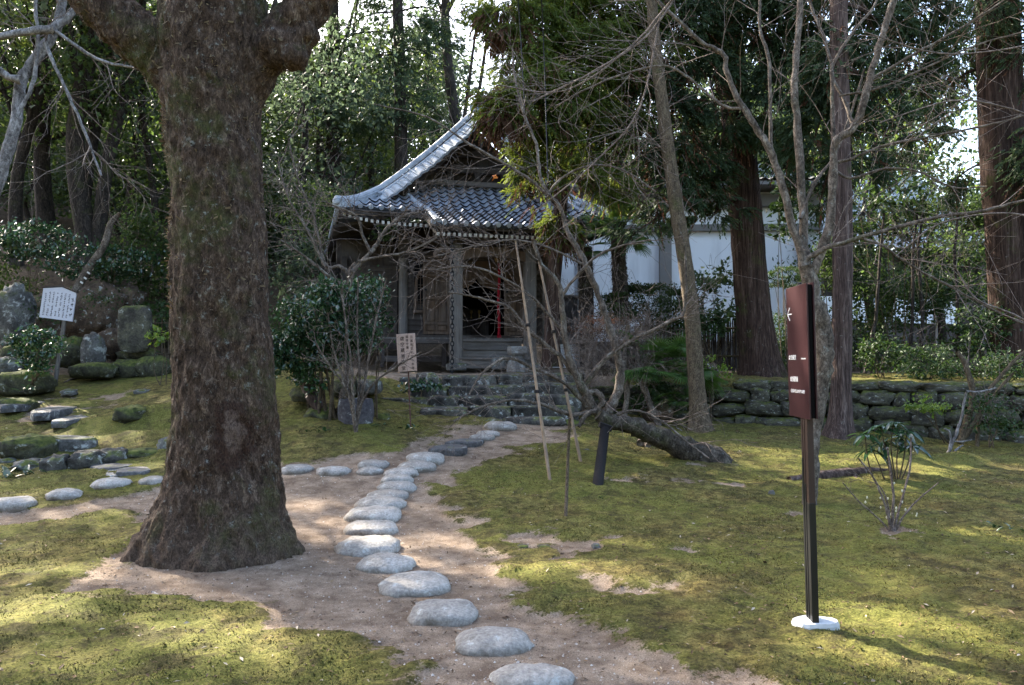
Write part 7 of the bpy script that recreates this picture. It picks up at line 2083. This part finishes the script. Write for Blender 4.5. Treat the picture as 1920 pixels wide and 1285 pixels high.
def bar(a, b_, w):
    A = loc + Rm @ np.array([a[0], -.0015, a[1]]); B_ = loc + Rm @ np.array([b_[0], -.0015, b_[1]])
    c = (A + B_) / 2; L_ = np.linalg.norm(B_ - A); an = math.atan2(b_[1] - a[1], b_[0] - a[0])
    Rr = Rm @ euler(0, -an, 0); mb.box(c, (L_, .002, w), Rr)
tipx, tipz = from_px(1477.8, 592); uX, uZ = from_px(1481.8, 580); dX, dZ = from_px(1482.5, 603); eX, eZ = from_px(1485.8, 591)
bar((tipx, tipz), (uX, uZ), .0055); bar((tipx, tipz), (dX, dZ), .0055); bar((tipx, tipz - .001), (eX, eZ), .0055)
mb.obj('arrow', WHT, sign)

pv = Vector(pb); sign.rotation_euler = (0, R(-1.1), 0)
sign.location = Vector(sign.location) + pv - Matrix.Rotation(R(-1.1), 3, 'Y') @ pv
# pale pink notice with brush lettering
INK = simple('ink', (.03, .022, .022), .8)
def board(nm, label, TLp, TRp, BRp, BLp, Yd, matc, th_, post_px, post_w, post_mat, post_foot):
    pts = [P(*p, Yd) for p in (TLp, TRp, BRp, BLp)]
    c = sum(pts) / 4; w = (np.linalg.norm(pts[1] - pts[0]) + np.linalg.norm(pts[2] - pts[3])) / 2; h = (np.linalg.norm(pts[3] - pts[0]) + np.linalg.norm(pts[2] - pts[1])) / 2
    up = (pts[0] + pts[1] - pts[2] - pts[3]); roll = math.atan2(up[0], up[2])
    f = P(post_foot[0], post_foot[1], Yd) if Yd else None
    f[2] = GZ(f[0], f[1])
    t = thing(nm, label, 'notice board', f)
    return t, c - f, w, h, roll, f
nb, c, w, h, roll, f = board('notice_board', 'pale pink wooden notice with brush lettering on a thin rusty post by the stairs', (743, 627), (778, 625), (782, 695), (747, 698), 12.0, None, .02, 0, 0, 0, (770, 800))
R2 = euler(0, roll, 0)
mb = MB(); mb.box(c, (w, .022, h), R2, 1, .002); mb.obj('board', wood_mat('pink_board', (.60, .40, .30), (.72, .50, .40), 2, .7), nb)
mb = MB(); mb.tube([(0, .02, -.05), (c[0], .024, c[2] + h * .4)], .011, 8); mb.obj('post', simple('rusty_steel', (.10, .045, .03), .8), nb, True)
def vtext(parent, s, x, ztop, pitch, size, c, R2, mat=INK, y=-.0125):
    for i, ch in enumerate(s):
        me = text_mesh('character', ch, size, mat, .0004 * size / .05)
        o = link('character', me, parent)
        loc = c + R2 @ np.array([x, y, ztop - i * pitch])
        Xc, Zc = Vector(R2 @ np.array([1., 0, 0])), Vector(R2 @ np.array([0, 0, 1.])); Yc = Zc.cross(Xc)
        o.matrix_basis = Matrix(((Xc[0], Zc[0], -Yc[0], loc[0]), (Xc[1], Zc[1], -Yc[1], loc[1]), (Xc[2], Zc[2], -Yc[2], loc[2]), (0, 0, 0, 1)))
vtext(nb, '虚空蔵菩薩堂', -w * .20, h * .37, h * .158, .066, c, R2)
vtext(nb, '福徳守護', w * .06, h * .41, h * .095, .042, c, R2)
vtext(nb, '丑寅年生れ守り本尊', w * .30, h * .40, h * .103, .046, c, R2)

# white gabled notice board in the rockery
wbd, c, w, h, roll, f = board('notice_board', 'white leaning notice board with a peaked top and faded handwriting among the rocks', (82, 543), (144, 546), (136, 602), (74, 596), 15.6, None, .02, 0, 0, 0, (100, 650))
R2 = euler(0, roll * 1.0, 0)
ww, hh = w / 2, h / 2
prof = [(-ww, -hh), (ww, -hh), (ww, hh * .95), (ww * .1, hh * 1.22), (-ww, hh * .98)]
V = [tuple(c + R2 @ np.array([x, s_, z])) for s_ in (-.015, .015) for x, z in prof]
me = bpy.data.meshes.new('board'); me.from_pydata(V, [], [(0, 1, 2, 3, 4), (9, 8, 7, 6, 5)] + [(i, 5 + i, 5 + (i + 1) % 5, (i + 1) % 5) for i in range(5)]); me.update()
me.materials.append(simple('faded_white_board', (.56, .55, .60), .8, .2, .2, 8)); link('board', me, wbd)
mb = MB(); 
for s_, (A, B_) in enumerate((((ww * 1.08, hh * .95), (ww * .08, hh * 1.27)), ((ww * .12, hh * 1.27), (-ww * 1.08, hh * 1.0)))):
    a3, b3 = c + R2 @ np.array([A[0], 0, A[1] + .012]), c + R2 @ np.array([B_[0], 0, B_[1] + .012])
    mb = MB(); sweep(mb, [a3, (a3 + b3) / 2, b3], [(-.03, -.01), (.03, -.01), (.03, .01), (-.03, .01)]); mb.obj('cap_rail', M['wood_dark'], wbd)
mb = MB(); mb.box(np.array([c[0] + .03, .03, (c[2]) / 2 - .1]), (.07, .04, c[2] + .3), euler(0, roll, 0), 1, .004); mb.obj('post', M['wood_grey'], wbd)
# ink strokes, too weathered to read
rg = np.random.RandomState(4); mb = MB()
for col_ in range(8):
    x = ww * (.86 - col_ * .235); top = hh * (.78 if col_ else .45); nch = 13 if col_ else 4
    pt = (top + hh * .9) / nch
    for k in range(nch):
        if rg.rand() < .12 and col_: continue
        z = top - k * pt; s_ = .016 if col_ else .028
        for st_ in range(4 if col_ else 5):
            dx, dz = rg.uniform(-1, 1, 2) * s_ * .8; hor = rg.rand() < .5
            mb.box(c + R2 @ np.array([x + dx, -.0165, z + dz]), (s_ * (1.5 if hor else .3), .002, s_ * (.3 if hor else 1.3)), R2 @ euler(0, rg.uniform(-.4, .4), 0))
o = mb.obj('handwriting', INK, wbd); o['kind'] = 'stuff'
